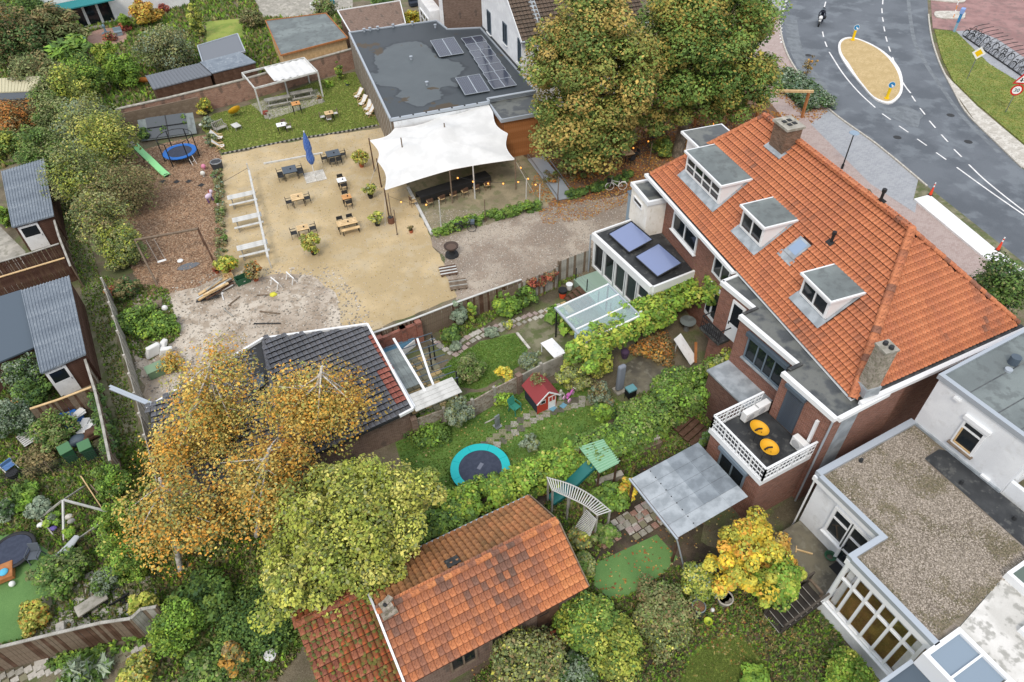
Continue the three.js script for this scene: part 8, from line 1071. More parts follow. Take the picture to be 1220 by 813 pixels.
function plasticChair(lab, p, turn, m) { const g = G('garden_chair', lab, 'chair', p, { turn }); P(g, 'seat', rbox(0.5, 0.04, 0.46, 0, 0.42, 0, 0.018, 1), m); P(g, 'backrest', (() => { const q = rbox(0.5, 0.5, 0.04, 0, 0.25, 0, 0.018, 2); q.rotateX(-0.25); q.translate(0, 0.44, -0.24); return q; })(), m); for (const x of [-0.25, 0.25]) { P(g, 'armrest', tube([[x, 0.42, 0.22], [x * 1.08, 0.64, 0.2], [x * 1.1, 0.66, -0.05], [x, 0.7, -0.28]], 0.025, 12, 5), m); for (const z of [-0.24, 0.24]) P(g, 'leg', rod([x, 0, z * 1.1], [x * 0.9, 0.42, z * 0.9], 0.03), m); } }
plasticChair('green plastic garden chair beside the playhouse', [11.50,-22.33], 0.3, solid(0x2f7f6c));
{ const g = G('rocker', 'grey padded rocker board standing on the grass', 'rocker', [10.14,-21.87], { turn: 0.2 }); P(g, 'board', rbox(0.34, 0.9, 0.1, 0, 0.5, 0, 0.04, 2), M.feltGrey); P(g, 'arm', tube([[-0.1, 0.85, 0], [-0.5, 0.95, 0.05], [-0.9, 1.1, 0.1]], 0.04, 10, 6), M.concrete); P(g, 'foot', box(0.4, 0.06, 0.4, 0, 0.03, 0), M.metal); }
for (const [p, l] of [[[13.44,-21.45], 'small blue tile on the garden path beside the playhouse door'], [[14.07,-21.34], 'larger blue tile on the garden path']]) T('blue_tile', l, 'tile', rbox(0.36, 0.03, 0.3, 0, 0.055, 0, 0.01, 1), solid(0x6c9bb0), p, { turn: 0.4 });
{ const g = G('toy_tricycle', 'pink toy tricycle beside the playhouse', 'toy', [14.73,-21.71], { turn: 0.4 }); P(g, 'body', [tube([[-0.3, 0.2, 0], [0, 0.3, 0], [0.3, 0.5, 0]], 0.07, 10, 6), box(0.2, 0.08, 0.2, -0.15, 0.38, 0)], solid(0xc46bb0)); for (const [x, z] of [[-0.3, -0.18], [-0.3, 0.18], [0.32, 0]]) P(g, 'wheel', (() => { const q = cyl(0.14, 0.14, 0.06, 0, -0.03, 0, 12); q.rotateX(PI / 2); q.translate(x, 0.14, z); return q; })(), solid(0xe5b8d8)); P(g, 'handlebar', bar([0.3, 0.6, -0.2], [0.3, 0.6, 0.2], 0.03), M.plasticWhite); }
{ const g = G('garden_figure', 'pale stone garden figure beside the toy tricycle', 'statue', [14.22,-21.91]); P(g, 'figure', [cyl(0.13, 0.1, 0.3, 0, 0, 0, 9), ball(0.14, 0, 0.42, 0, 1, 1.1, 0.9, 2), ball(0.09, 0.02, 0.64, 0, 1, 1, 1, 2), rod([0.1, 0.5, 0], [0.22, 0.3, 0.08], 0.045)], M.kerb); }
table('garden_table', 'white garden table on the paved terrace', [15.59,-25.04], 0.06, 0.85, 1.5, 0.74, M.white, M.trim);
// glass awning and deck by the conservatory
{ const g = G('glass_awning', 'glass awning on dark posts with white glazing bars', 'awning', [19, -25.5]), W = (x, y, z) => [x - 19, y, z + 25.5], lo = 2.45, hi = 2.75, x0 = 16.6, x1 = 20.3, zs = [-26.4, -25.3, -24.2, -23.1]; P(g, 'bar', zs.map((z) => bar(W(x0, lo, z), W(x1, hi, z), 0.09, 0.1)), M.trim); for (let i = 0; i < 3; i++) P(g, 'pane', slab3([W(x0, lo, zs[i] + 0.05), W(x1, hi, zs[i] + 0.05), W(x1, hi, zs[i + 1] - 0.05), W(x0, lo, zs[i + 1] - 0.05)], 0.012), new THREE.MeshPhysicalMaterial({ color: 0xe4f2f4, roughness: 0.04, transmission: 0.8, thickness: 0, ior: 1.5, side: THREE.DoubleSide })); P(g, 'gutter', [bar(W(x0 - 0.05, lo - 0.05, -26.5), W(x0 - 0.05, lo - 0.05, -23), 0.14, 0.12), bar(W(x1, hi - 0.02, -26.5), W(x1, hi - 0.02, -23), 0.1, 0.12)], M.zinc); for (const [x, z] of [[x0, -26.4], [x0, -23.1], [x1, -26.4], [x1, -24.8], [x1, -23.1]]) P(g, 'post', bar(W(x, 0, z), W(x, x === x0 ? lo : hi, z), 0.08), M.black); P(g, 'valance', box(0.5, 0.5, 0.06, 1.4, 2.5, 2.1), M.trim); }
S('deck', bx(20.2, 0, -30.1, 22.1, 0.6, -24.4), solid(0x8fa595, { roughness: 0.5 }));
{ const g = G('deck_stairs', 'dark timber steps up to the deck', 'stairs', [20.15, -28.4]); for (let i = 0; i < 4; i++) P(g, 'step', box(0.3, 0.05, 1.8, -1.05 + i * 0.3, 0.15 * (i + 1) - 0.03, 0), M.woodDark); P(g, 'stringer', [bar([-1.2, 0.05, -0.85], [0, 0.6, -0.85], 0.05, 0.15), bar([-1.2, 0.05, 0.85], [0, 0.6, 0.85], 0.05, 0.15)], M.woodDark); }
{ const g = G('deck_railing', 'black steel posts with wires along the deck', 'railing', [20.3, -30], { y: 0.6 }); for (let i = 0; i < 5; i++) P(g, 'post', bar([0, 0, i * 1.35], [0, 0.95, i * 1.35], 0.05), M.black); P(g, 'wire', [0.3, 0.6, 0.9].map((y) => rod([0, y, 0], [0, y, 5.4], 0.008)), M.metal); }
{ const g = G('garden_lounge', 'pale blue lounge seat under the glass awning', 'seat', [18.3, -24.9], { turn: 0.05 }); P(g, 'seat', rbox(1.9, 0.4, 1.0, 0, 0.25, 0, 0.08, 2), solid(0xa9cbd6)); P(g, 'backrest', rbox(1.9, 0.5, 0.25, 0, 0.6, -0.5, 0.08, 2), solid(0xb8d5dd)); P(g, 'leg', [box(1.6, 0.08, 0.8, 0, 0.04, 0)], M.dark); }
{ const g = G('bucket', 'orange red bucket with a black rim beside the deck steps', 'bucket', [18.96,-29.47]); P(g, 'pail', cyl(0.2, 0.27, 0.5, 0, 0, 0, 14), solid(0xd8512c)); P(g, 'rim', cyl(0.3, 0.3, 0.18, 0, 0.48, 0, 14), M.black); } { const g = G('bucket', 'white bucket on the deck steps', 'bucket', [19.69,-29.82]); P(g, 'pail', cyl(0.17, 0.22, 0.4, 0, 0.15, 0, 14), M.plasticWhite); P(g, 'lid', cyl(0.23, 0.23, 0.03, 0, 0.55, 0, 14), M.trim); }
potted('big leafed green plant at the awning post', [17.47,-27.55], 0.7, 0.7, ['bright', 'green'], { pm: M.concrete, leaf: 0.3, n: 12, per: 14 }); potted('large green hosta beside the awning gutter', [17.61,-26.28], 0.7, 0.6, ['bright', 'lime'], { pm: M.concrete, leaf: 0.3, n: 12, per: 14 });
// courtyard between the vine and the house
{ const g = G('parasol_cover', 'closed parasol in a grey cover beside the courtyard', 'parasol', [17.47,-20.74]); P(g, 'cover', (() => { const q = rbox(0.5, 2.0, 0.3, 0, 1.15, 0, 0.14, 3); return q; })(), solid(0x7d838d)); P(g, 'base', box(0.6, 0.12, 0.6, 0, 0.06, 0), M.concrete); }
{ const g = G('kettle_grill', 'dark barbecue with a blue green lid beside the grey parasol cover', 'grill', [17.66,-19.96]); P(g, 'body', [rbox(0.55, 0.5, 0.45, 0, 0.55, 0, 0.06, 1)], M.black); P(g, 'lid', rbox(0.58, 0.16, 0.48, 0, 0.88, 0, 0.06, 2), solid(0x5f8f96)); for (const [x, z] of [[-0.22, -0.18], [0.22, -0.18], [-0.22, 0.18], [0.22, 0.18]]) P(g, 'leg', rod([x, 0, z], [x, 0.35, z], 0.025), M.black); }
T('tilted_board', 'white board leaning in the courtyard', 'board', [slab3([[-0.35, 1.3, -0.5], [0.35, 1.3, -0.5], [0.35, 0.1, 0.9], [-0.35, 0.1, 0.9]], 0.06), bar([0, 0, -0.45], [0, 1.2, -0.42], 0.06)], M.white, [22.38,-21.28], { turn: 0.3 }); T('tilted_beam', 'orange brown beam leaning beside the white board', 'beam', bar([0, 0.05, 0.3], [0.3, 1.1, -0.3], 0.14), M.woodWarm, [22.72,-20.66]);
{ const g = G('garden_table', 'round white table under the small iron balcony', 'table', [24.09,-22.94]); P(g, 'tabletop', cyl(0.5, 0.5, 0.04, 0, 0.72, 0, 22), M.feltGrey); P(g, 'leg', cyl(0.2, 0.04, 0.72, 0, 0, 0, 10), M.metal); }
T('flower_pot', 'purple flowered pot beside the vine', 'pot', [cyl(0.17, 0.24, 0.36, 0, 0, 0, 12), ball(0.26, 0, 0.5, 0, 1, 0.7, 1, 2)], solid(0x4d3a55), [19.30,-22.82]);
// slide, roof and trellis behind the trampoline hedge
{ const g = G('slide', 'dark green garden slide behind the hedge', 'slide', [11.9, -16.4]); const pr = new THREE.Shape([[-0.3, 0.2], [-0.3, 0], [0.3, 0], [0.3, 0.2], [0.24, 0.2], [0.22, 0.05], [-0.22, 0.05], [-0.24, 0.2]].map(([x, y]) => new THREE.Vector2(x, y))); P(g, 'chute', uvm(new THREE.ExtrudeGeometry(pr, { steps: 18, bevelEnabled: false, extrudePath: new THREE.CatmullRomCurve3([[0.9, 1.5, 0.0], [0.5, 1.35, 0.02], [-0.3, 0.8, 0.05], [-1.1, 0.35, 0.1], [-1.7, 0.25, 0.15]].map((v) => new THREE.Vector3(...v))) })), solid(0x1f6d6a, { roughness: 0.4 })); P(g, 'ladder', [bar([1.1, 0, -0.25], [0.9, 1.7, -0.25], 0.06), bar([1.1, 0, 0.28], [0.9, 1.7, 0.28], 0.06), ...[0.3, 0.65, 1.0, 1.35].map((y) => bar([1.1 - y * 0.12, y, -0.25], [1.1 - y * 0.12, y, 0.28], 0.05))], M.dark); P(g, 'foot', bar([-1.5, 0, 0.1], [-1.5, 0.28, 0.1], 0.3, 0.05), M.dark); }
{ const g = G('green_canopy', 'pale green corrugated canopy at the end of the hedge', 'canopy', [12.9, -16.4]), c = [[-0.4, -1.0], [0.9, -0.7], [0.75, 0.9], [-0.35, 0.85]]; P(g, 'roof', slab3([[-0.4, 1.8, -1.0], [0.9, 1.95, -0.7], [0.75, 1.95, 0.9], [-0.35, 1.8, 0.85]], 0.03), solid(0x7fae8b, { roughness: 0.5 })); for (let i = 0; i < 12; i++) P(g, 'rib', rod([-0.38, 1.82, -0.92 + i * 0.155], [0.85, 1.97, -0.66 + i * 0.135], 0.03, 0.03, 5), solid(0x93bd9d, { roughness: 0.5 })); for (const [x, z] of c) P(g, 'post', bar([x * 0.9, 0, z * 0.9], [x * 0.9, 1.8, z * 0.9], 0.08), M.woodDark); }
{ const g = G('curved_trellis', 'white slatted pergola bending round in an arc', 'pergola', [11, -15]); const arc = [[10.1, -16.45], [10.85, -15.6], [11.4, -14.6], [11.75, -13.4]].map(([x, z]) => [x - 11, z + 15]), inn = [[9.95, -15.75], [10.4, -15.05], [10.85, -14.3], [11.1, -13.5]].map(([x, z]) => [x - 11, z + 15]), A = new THREE.CatmullRomCurve3(arc.map(([x, z]) => new THREE.Vector3(x, 2, z))), B = new THREE.CatmullRomCurve3(inn.map(([x, z]) => new THREE.Vector3(x, 2, z))); P(g, 'rail', [uvm(new THREE.TubeGeometry(A, 24, 0.04, 4)), uvm(new THREE.TubeGeometry(B, 24, 0.04, 4))], M.woodSilver); for (let i = 0; i < 26; i++) { const a = A.getPoint(i / 25), b = B.getPoint(i / 25); P(g, 'slat', bar([a.x, 2.06, a.z], [b.x, 2.06, b.z], 0.045, 0.03), M.woodSilver); } for (const t of [0.02, 0.35, 0.68, 0.98]) { const a = A.getPoint(t), b = B.getPoint(t); P(g, 'post', bar([a.x, 0, a.z], [a.x, 2, a.z], 0.08), M.woodGrey); P(g, 'post', bar([b.x, 0, b.z], [b.x, 2, b.z], 0.08), M.woodGrey); } for (let i = 0; i < 14; i++) P(g, 'lattice', bar([-0.75 + i * 0.045, 0.7 + i * 0.09, 0.9], [-0.3 + i * 0.02, 0.7 + i * 0.09, 1.6], 0.035, 0.03), M.woodSilver); }
{ const g = G('translucent_roof', 'terrace roof of translucent corrugated sheets', 'canopy', [15.4, -12.5]), h0 = 2.35, h1 = 2.62, xs = [-1.95, -0.95, 0.0, 1.0, 1.95], m = [...[0xffffff, 0xf0f2f4, 0xd4d8dc, 0xc6cace].map((c) => mat({ map: M.lead.map, color: c, roughness: 0.35 }))]; for (let i = 0; i < 4; i++) for (let j = 0; j < 5; j++) { const y = (x) => h0 + (h1 - h0) * (x + 1.95) / 3.9, z0 = -1.75 + j * 0.71, z1 = z0 + 0.7, w = P(g, 'sheet', slab3([[xs[i], y(xs[i]) + 0.006 * (i % 2), z0], [xs[i + 1] + 0.05, y(xs[i + 1]) + 0.006 * (i % 2), z0], [xs[i + 1] + 0.05, y(xs[i + 1]) + 0.006 * (i % 2), z1], [xs[i], y(xs[i]) + 0.006 * (i % 2), z1]], 0.012), m[j > 3 ? 0 : (i + (j % 2 ? 0 : 0)) % 4]); } for (const x of xs) P(g, 'purlin', bar([x, h0 - 0.06 + (h1 - h0) * (x + 1.95) / 3.9, -1.75], [x, h0 - 0.06 + (h1 - h0) * (x + 1.95) / 3.9, 1.8], 0.07), M.wood); for (const z of [-1.7, 1.75]) P(g, 'post', bar([-1.85, 0, z], [-1.85, h0, z], 0.1), M.woodDark); P(g, 'gutter', [rod([-2.02, h0 - 0.04, -1.8], [-2.02, h0 - 0.04, 1.85], 0.06), rod([-2.02, h0 - 0.05, 1.8], [-1.6, 0.1, 2.3], 0.04)], M.zinc); for (let i = 0; i < 9; i++) P(g, 'screw_cap', ball(0.03, -0.95, h0 + 0.085, -1.6 + i * 0.4), M.dark); }
{ const g = G('brown_steps', 'wide brown timber garden steps beside the large green bush', 'steps', [18.98,-16.29], { turn: 0.25 }); for (let i = 0; i < 6; i++) P(g, 'step', rbox(1.5, 0.14, 0.32, 0.1, 0.07 + i * 0.1, 0.9 - i * 0.34, 0.02, 1), M.woodDark); }
for (const [a, b, l, m, h] of [[[15.31,-16.49], [17.07,-16.42], 'low weathered beam wall behind the translucent roof', M.wood, 0.5], [[12.77,-15.92], [14.17,-15.76], 'low stone trough beside the slide', M.concrete, 0.4], [[15.86,-16.76], [17.05,-16.60], 'pale stone block on the beam wall', M.kerb, 0.7], [[20.99,-17.43], [22.85,-18.11], 'slatted crate wall beside the balcony block', M.wood, 1.2]]) { const d = rel(b, a); T('low_wall', l, 'wall', [bar([0, h / 2, 0], [d[0], h / 2, d[1]], 0.25, h), bar([-0.05, h + 0.03, 0], [d[0] * 1.02, h + 0.03, d[1] * 1.02], 0.32, 0.05)], m, a); }
// pots below the vine
{ const g = G('barrel', 'dark plastic barrel full of soil and leaves', 'barrel', [12.95,-8.25]); P(g, 'shell', (() => { const q = new THREE.LatheGeometry([[0.26, 0], [0.34, 0.3], [0.34, 0.6], [0.3, 0.75], [0.27, 0.75], [0.3, 0.6]].map(([x, y]) => new THREE.Vector2(x, y)), 20); return uvm(q); })(), solid(0x2a333d, { roughness: 0.4 })); P(g, 'soil', cyl(0.28, 0.28, 0.02, 0, 0.66, 0, 16), M.leafSoil); P(g, 'rim', (() => { const t = uvm(new THREE.TorusGeometry(0.29, 0.03, 6, 22)); t.rotateX(PI / 2); t.translate(0, 0.75, 0); return t; })(), M.feltGrey); }
{ const g = G('round_pot', 'wide pale ringed pot of soil below the vine', 'pot', [14.37,-8.09]); P(g, 'pot', cyl(0.27, 0.35, 0.4, 0, 0, 0, 18), M.concrete); P(g, 'rim', (() => { const t = uvm(new THREE.TorusGeometry(0.33, 0.04, 6, 24)); t.rotateX(PI / 2); t.translate(0, 0.4, 0); return t; })(), M.kerb); P(g, 'soil', cyl(0.3, 0.3, 0.02, 0, 0.38, 0, 16), M.darkSoil); }
T('bowl', 'small yellow green bowl on the grass beside the barrel', 'bowl', (() => { const q = new THREE.LatheGeometry([[0.1, 0], [0.17, 0.08], [0.2, 0.16], [0.17, 0.15], [0.1, 0.05], [0, 0.05]].map(([x, y]) => new THREE.Vector2(x, y)), 18); return uvm(q); })(), solid(0xb9c93c, { roughness: 0.5 }), [13.14,-7.70]);
T('cushion', 'pale knitted ball on the soil beside the barrel', 'ball', ball(0.1, 0, 0.1, 0, 1, 1, 1, 2), M.plasticWhite, [13.65,-8.02]); { const g = G('brick_planter', 'orange brick planter against the barn wall', 'planter', [7.12,-10.18], { turn: -0.2 }); P(g, 'wall', [bx(-0.4, 0, -0.25, 0.4, 0.5, -0.15), bx(-0.4, 0, 0.15, 0.4, 0.5, 0.25), bx(-0.4, 0, -0.15, -0.3, 0.5, 0.15), bx(0.3, 0, -0.15, 0.4, 0.5, 0.15)], M.terracotta); P(g, 'soil', box(0.6, 0.02, 0.3, 0, 0.42, 0), M.darkSoil); }
S('barn_yard', sheet([[6.34,-10.83],[7.80,-10.46],[7.44,-9.16],[6.01,-9.32],[5.46,-10.24]], 0.012), M.wetSlab);
T('tool', 'small wooden tool with a yellow handle on the wet terrace', 'tool', [bar([0, 0.04, 0], [0.5, 0.04, 0.55], 0.06), bar([-0.1, 0.04, 0.12], [0.15, 0.04, -0.1], 0.05)], M.tableTop, [18.53,-8.23], { y: 0.75 });
// ---------------------------------------------------------------- left gardens
function bin(lab, p, turn) { const g = G('wheelie_bin', lab, 'bin', p, { turn, group: 'green wheelie bins' }); const b = new THREE.BoxGeometry(0.58, 0.95, 0.65), a = b.attributes.position; for (let i = 0; i < a.count; i++) if (a.getY(i) < 0) { a.setX(i, a.getX(i) * 0.82); a.setZ(i, a.getZ(i) * 0.82); } b.translate(0, 0.52, 0); b.computeVertexNormals(); P(g, 'body', uvm(b), M.green); P(g, 'lid', [rbox(0.62, 0.07, 0.72, 0, 1.03, 0.02, 0.03, 2), rod([-0.28, 1.0, -0.36], [0.28, 1.0, -0.36], 0.03)], solid(0x4f7a54)); for (const x of [-0.27, 0.27]) P(g, 'wheel', (() => { const q = cyl(0.1, 0.1, 0.05, 0, -0.025, 0, 12); q.rotateZ(PI / 2); q.translate(x, 0.1, -0.28); return q; })(), M.black); }
bin('green wheelie bin farther from the alley fence', [-10.88,-31.01], 0.25); bin('green wheelie bin with a pale lid label nearer the alley fence', [-9.94,-30.72], 0.15);
{ const p = [-10.64,-33.81], g = G('tarpaulin', 'crumpled blue tarpaulin behind the green bins', 'tarpaulin', p); const q = new THREE.IcosahedronGeometry(0.75, 4), a = q.attributes.position; for (let i = 0; i < a.count; i++) { const k = 0.7 + 0.6 * vn(a.getX(i) * 5 + 20, a.getZ(i) * 5 + a.getY(i) * 4 + 20, 64, 5); a.setXYZ(i, a.getX(i) * k, Math.max(-0.1, a.getY(i)) * k * 0.9, a.getZ(i) * k * 0.9); } q.translate(-0.2, 0.15, 0); q.computeVertexNormals(); P(g, 'sheet', uvm(q), solid(0x1f6fc4, { roughness: 0.4 })); P(g, 'cord', rod([-0.6, 0.3, 0.5], [0.4, 0.4, 0.5], 0.02), M.plasticWhite); }
[[[-10.29,-33.71], 'broken white board on the tarpaulin', 0.9, 0.55, 0.6, 0.35], [[-9.81,-32.74], 'long white door panel leaning on the rubbish heap', 1.4, 0.4, 0.35, 0.5], [[-10.11,-33.10], 'stack of white foam sheets on the rubbish heap', 0.8, 0.5, 0.3, 0.8]].forEach(([p, l, w, d, y, t]) => T('white_board', l, 'board', [rbox(w, 0.06, d, 0, y, 0, 0.015, 1), box(w * 0.8, 0.05, d * 0.8, 0.08, y + 0.07, 0.04, 0.3), box(0.08, y, 0.08, 0, y / 2, 0)], M.plasticWhite, p, { turn: t }));
T('old_mattress', 'rusty brown folded rug on the rubbish heap', 'rug', [rbox(1.1, 0.35, 0.6, 0, 0.3, 0, 0.12, 2), rbox(0.8, 0.22, 0.5, 0.15, 0.55, 0.05, 0.08, 2)], M.woodDark, [-9.71,-32.08], { turn: 0.2 }); T('rubbish_bag', 'dark rubbish bag between the bins and the white boards', 'bag', ball(0.4, 0, 0.3, 0, 1.2, 0.8, 1, 2), M.blueGrey, [-10.44,-32.00]);
table('folding_table', 'white folding table beside the white shed door', [-12.49,-36.54], 0.45, 0.9, 0.65, 0.7, M.white, M.metal); T('firewood', 'small heap of split logs beside the folding table', 'firewood', Array.from({ length: 9 }, (_, i) => rod([-0.25 + (i % 3) * 0.22, 0.08 + Math.floor(i / 3) * 0.13, -0.2], [-0.22 + (i % 3) * 0.22, 0.09 + Math.floor(i / 3) * 0.13, 0.22], 0.07)), M.tableOrange, [-13.32,-36.89], { turn: 0.4 }); pallet('grey pallet half hidden by the conifers', [-12.91,-33.68], 0.4, [M.woodSilver], 0.1, 0.7);
T('blue_bucket', 'small blue bucket beside the white shed door', 'bucket', [cyl(0.14, 0.18, 0.3, 0, 0, 0, 12), cyl(0.19, 0.19, 0.03, 0, 0.3, 0, 12)], solid(0x5ba7cf), [-12.17,-37.18]);
{ const g = G('folding_chair', 'white framed folding chair with a blue seat beside the net', 'chair', [-13.80,-31.81], { turn: 0.5 }); P(g, 'seat', rbox(0.5, 0.04, 0.45, 0, 0.45, 0, 0.015, 1), solid(0x5478a8)); for (const x of [-0.28, 0.28]) P(g, 'frame', [bar([x, 0, -0.35], [x, 0.95, 0.2], 0.04), bar([x, 0, 0.35], [x, 0.5, -0.25], 0.04)], M.plasticWhite); P(g, 'backrest', bar([-0.28, 0.9, 0.2], [0.28, 0.9, 0.2], 0.05, 0.2), solid(0x5478a8)); } T('black_pot', 'black round pot beside the folding chair', 'pot', [cyl(0.24, 0.3, 0.35, 0, 0, 0, 16)], M.black, [-13.70,-31.36]);
{ const g = G('trampoline', 'small black trampoline on the artificial turf', 'trampoline', [-13.68,-26.20]); P(g, 'mat', cyl(0.85, 0.85, 0.03, 0, 0.38, 0, 28), M.tramp); P(g, 'rim', (() => { const t = uvm(new THREE.TorusGeometry(0.95, 0.1, 6, 32)); t.rotateX(PI / 2); t.scale(1, 0.5, 1); t.translate(0, 0.39, 0); return t; })(), M.black); for (let i = 0; i < 6; i++) P(g, 'leg', rod([0.9 * Math.cos(i), 0, 0.9 * Math.sin(i)], [0.9 * Math.cos(i), 0.38, 0.9 * Math.sin(i)], 0.03), M.black); }
plasticChair('dark garden stool chair on the artificial turf', [-12.75,-25.39], -0.4, solid(0x565d66)); { const g = G('sand_table', 'wooden sand table with a blue bowl at the turf edge', 'table', [-14.12,-25.19]); P(g, 'box', rbox(0.9, 0.3, 0.9, 0, 0.3, 0, 0.03, 1), M.woodWarm); P(g, 'bowl', ball(0.2, 0.1, 0.48, 0.1, 1, 0.5, 1, 2), solid(0x58b4d4)); } T('ball', 'grey ball on the artificial turf', 'ball', ball(0.14, 0, 0.14, 0, 1, 1, 1, 2), M.plasticWhite, [-13.83,-24.52]);
{ // pole frame over the herb bed, closed parasol in its cover
const g = G('bed_frame', 'timber pole frame over the herb bed', 'frame', [-11.58,-27.25]), o = [-11.58,-27.25], A = (p, y) => [p[0] - o[0], y, p[1] - o[1]]; const pk = [-10.98,-27.17]; P(g, 'pole', bar(A(pk, 1.4), A([-11.62,-25.96], 0), 0.09), M.woodSilver); P(g, 'pole', bar(A(pk, 1.4), A([-9.50,-26.46], 0.2), 0.09), M.woodSilver); P(g, 'pole', bar(A(pk, 1.4), A([-12.54,-27.88], 0.05), 0.08), M.woodGrey); P(g, 'pole', bar(A(pk, 1.38), A([-10.41,-28.68], 0.2), 0.07), M.woodGrey); P(g, 'edge_board', bar(A([-11.32,-25.42], 0.1), A([-9.52,-26.08], 0.1), 0.06, 0.18), M.woodGrey); P(g, 'edge_board', bar(A([-12.51,-27.65], 0.1), A([-12.00,-26.38], 0.1), 0.06, 0.18), M.woodGrey); P(g, 'stick', bar(A([-10.46,-29.26], 0.4), A([-9.74,-26.82], 0.15), 0.05), M.woodPale); P(g, 'stick', bar(A([-10.10,-28.54], 0.3), A([-9.71,-27.58], 0.15), 0.06), M.wood); }
{ const g = G('parasol_cover', 'parasol in a pale grey cover lying across the herb bed corner', 'parasol', [-11.34,-24.96], { turn: -0.75 }); P(g, 'cover', (() => { const q = new THREE.LatheGeometry([[0.02, 0], [0.12, 0.05], [0.16, 0.6], [0.26, 1.3], [0.27, 1.5], [0.02, 1.56]].map(([x, y]) => new THREE.Vector2(x, y)), 16); q.scale(1.3, 1, 0.6); q.rotateX(PI / 2); q.translate(0, 0.45, -0.75); return uvm(q); })(), solid(0xb4b8bb)); P(g, 'base', [cyl(0.22, 0.22, 0.3, 0, 0, 0.45, 12), box(0.1, 0.4, 0.1, 0, 0.2, -0.4)], M.black); }
for (const [p, l, c] of [[[-11.29,-27.19], 'white stone in the herb bed', 0xcfcac2], [[-12.02,-26.83], 'purple ball in the herb bed', 0x6f5fa8], [[-12.54,-27.35], 'white lamp globe at the herb bed corner', 0xe5e5e2], [[-11.19,-26.84], 'grey stone in the herb bed', 0x9d9a94], [[-9.80,-25.26], 'grey boulder beside the herb bed', 0x8d8c88]]) T('stone', l, 'stone', ball(0.15, 0, 0.1, 0, 1.3, 0.8, 1, 2), solid(c), p);
{ const g = G('stone_bench', 'grey slab bench on the slab patio', 'bench', [-10.54,-21.49], { turn: 0.25 }); P(g, 'seat', rbox(1.3, 0.1, 0.6, 0, 0.45, 0, 0.02, 1), M.concrete); for (const x of [-0.45, 0.45]) P(g, 'leg', box(0.15, 0.4, 0.5, x, 0.2, 0), M.dark); } T('patio_block', 'pale stone block at the patio edge', 'block', rbox(0.35, 0.3, 0.45, 0, 0.15, 0, 0.03, 1), M.kerb, [-11.92,-21.13]); T('black_parasol_base', 'black folded frame on the patio beside the conifer', 'frame', [bar([-0.5, 0.05, 0], [0.5, 0.5, 0.1], 0.07), bar([0.1, 0, -0.4], [0.3, 0.5, 0.5], 0.06), box(0.5, 0.05, 0.5, 0.2, 0.03, 0)], M.black, [-9.48,-21.24]);
{ // wire net along the garden path
const a = [-14.38,-30.87], b = [-9.28,-30.11], d = rel(b, a), g = G('wire_net', 'thin wire net along the garden path', 'net', a), gs = []; for (let i = 0; i <= 44; i++) gs.push(rod([d[0] * i / 44, 0, d[1] * i / 44], [d[0] * i / 44, 1.0, d[1] * i / 44], 0.008, 0.008, 3)); for (let j = 1; j <= 7; j++) gs.push(rod([0, j * 0.14, 0], [d[0], j * 0.14, d[1]], 0.008, 0.008, 3)); P(g, 'mesh', gs, M.dark); for (const t of [0, 0.5, 1]) P(g, 'post', rod([d[0] * t, 0, d[1] * t], [d[0] * t, 1.1, d[1] * t], 0.03), M.wood); }
T('flue_pot', 'white enamel pot among the shrubs beside the barn wing', 'pot', [cyl(0.18, 0.24, 0.3, 0, 0, 0, 14), cyl(0.26, 0.26, 0.03, 0, 0.3, 0, 14)], M.plasticWhite, [-4.06,-15.41]); T('terracotta_pot', 'reddish round pot below the brown dying bush', 'pot', [cyl(0.2, 0.28, 0.35, 0, 0, 0, 14), cyl(0.3, 0.3, 0.05, 0, 0.33, 0, 14)], M.terracotta, [-4.67,-16.22]);
T('kayak', 'orange plank boat behind the ribbed shed', 'boat', ball(0.5, 0, 0.5, 0, 2.6, 0.5, 0.7, 2), solid(0xc97a34), [-0.98,-79.72], { turn: -0.5 }); T('fountain', 'blue grey figure fountain on the round patio', 'fountain', [cyl(0.4, 0.5, 0.3, 0, 0, 0, 14), cyl(0.15, 0.1, 0.6, 0, 0.3, 0, 10), ball(0.2, 0, 1.05, 0, 0.9, 1.2, 0.9, 2)], solid(0x6f8a98), [-3.11,-96.71]); T('patio_sofa', 'grey blue garden seat on the round patio', 'sofa', [rbox(0.9, 0.12, 0.5, 0, 0.42, 0, 0.04, 1), rbox(0.9, 0.45, 0.1, 0, 0.65, -0.25, 0.04, 1), box(0.8, 0.36, 0.4, 0, 0.2, 0)], solid(0x8496a0), [-1.83,-95.92]);
for (const [p, l, c] of [[[-5.72,-103.52], 'red flowers beside the far glass doors', ['red', 'orange']], [[-0.99,-97.00], 'red leaved shrub at the round patio', ['red']], [[4.18,-101.21], 'dark red flowers below the far window', ['red']], [[-2.84,-94.47], 'dark plum shrub at the front of the round patio', ['red', 'brown']]]) plant('flower_bush', l, 'flowers', p, { lobe: [[0, 0.5, 0, 0.7, 0.4, 0.6]], n: 14, r: 0.3, per: 50, leaf: 0.14, cols: c, stems: 4, crownName: 'foliage' });
for (const [p, l] of [[[20.97,-92.21], 'white parasol base block behind the felt shed'], [[22.91,-92.88], 'blue planter box behind the felt shed']]) T('planter_box', l, 'box', [rbox(1.2, 0.7, 0.9, 0, 0.35, 0, 0.05, 1), box(1.0, 0.1, 0.7, 0, 0.72, 0)], l[0] === 'b' ? solid(0x3f9ab0) : M.white, p); T('garden_sofa', 'dark covered garden sofa behind the brown lean-to', 'sofa', [rbox(1.8, 0.5, 0.9, 0, 0.3, 0, 0.12, 2), rbox(1.8, 0.5, 0.3, 0, 0.65, -0.35, 0.1, 2)], solid(0x2d3644), [32.24,-86.60]);
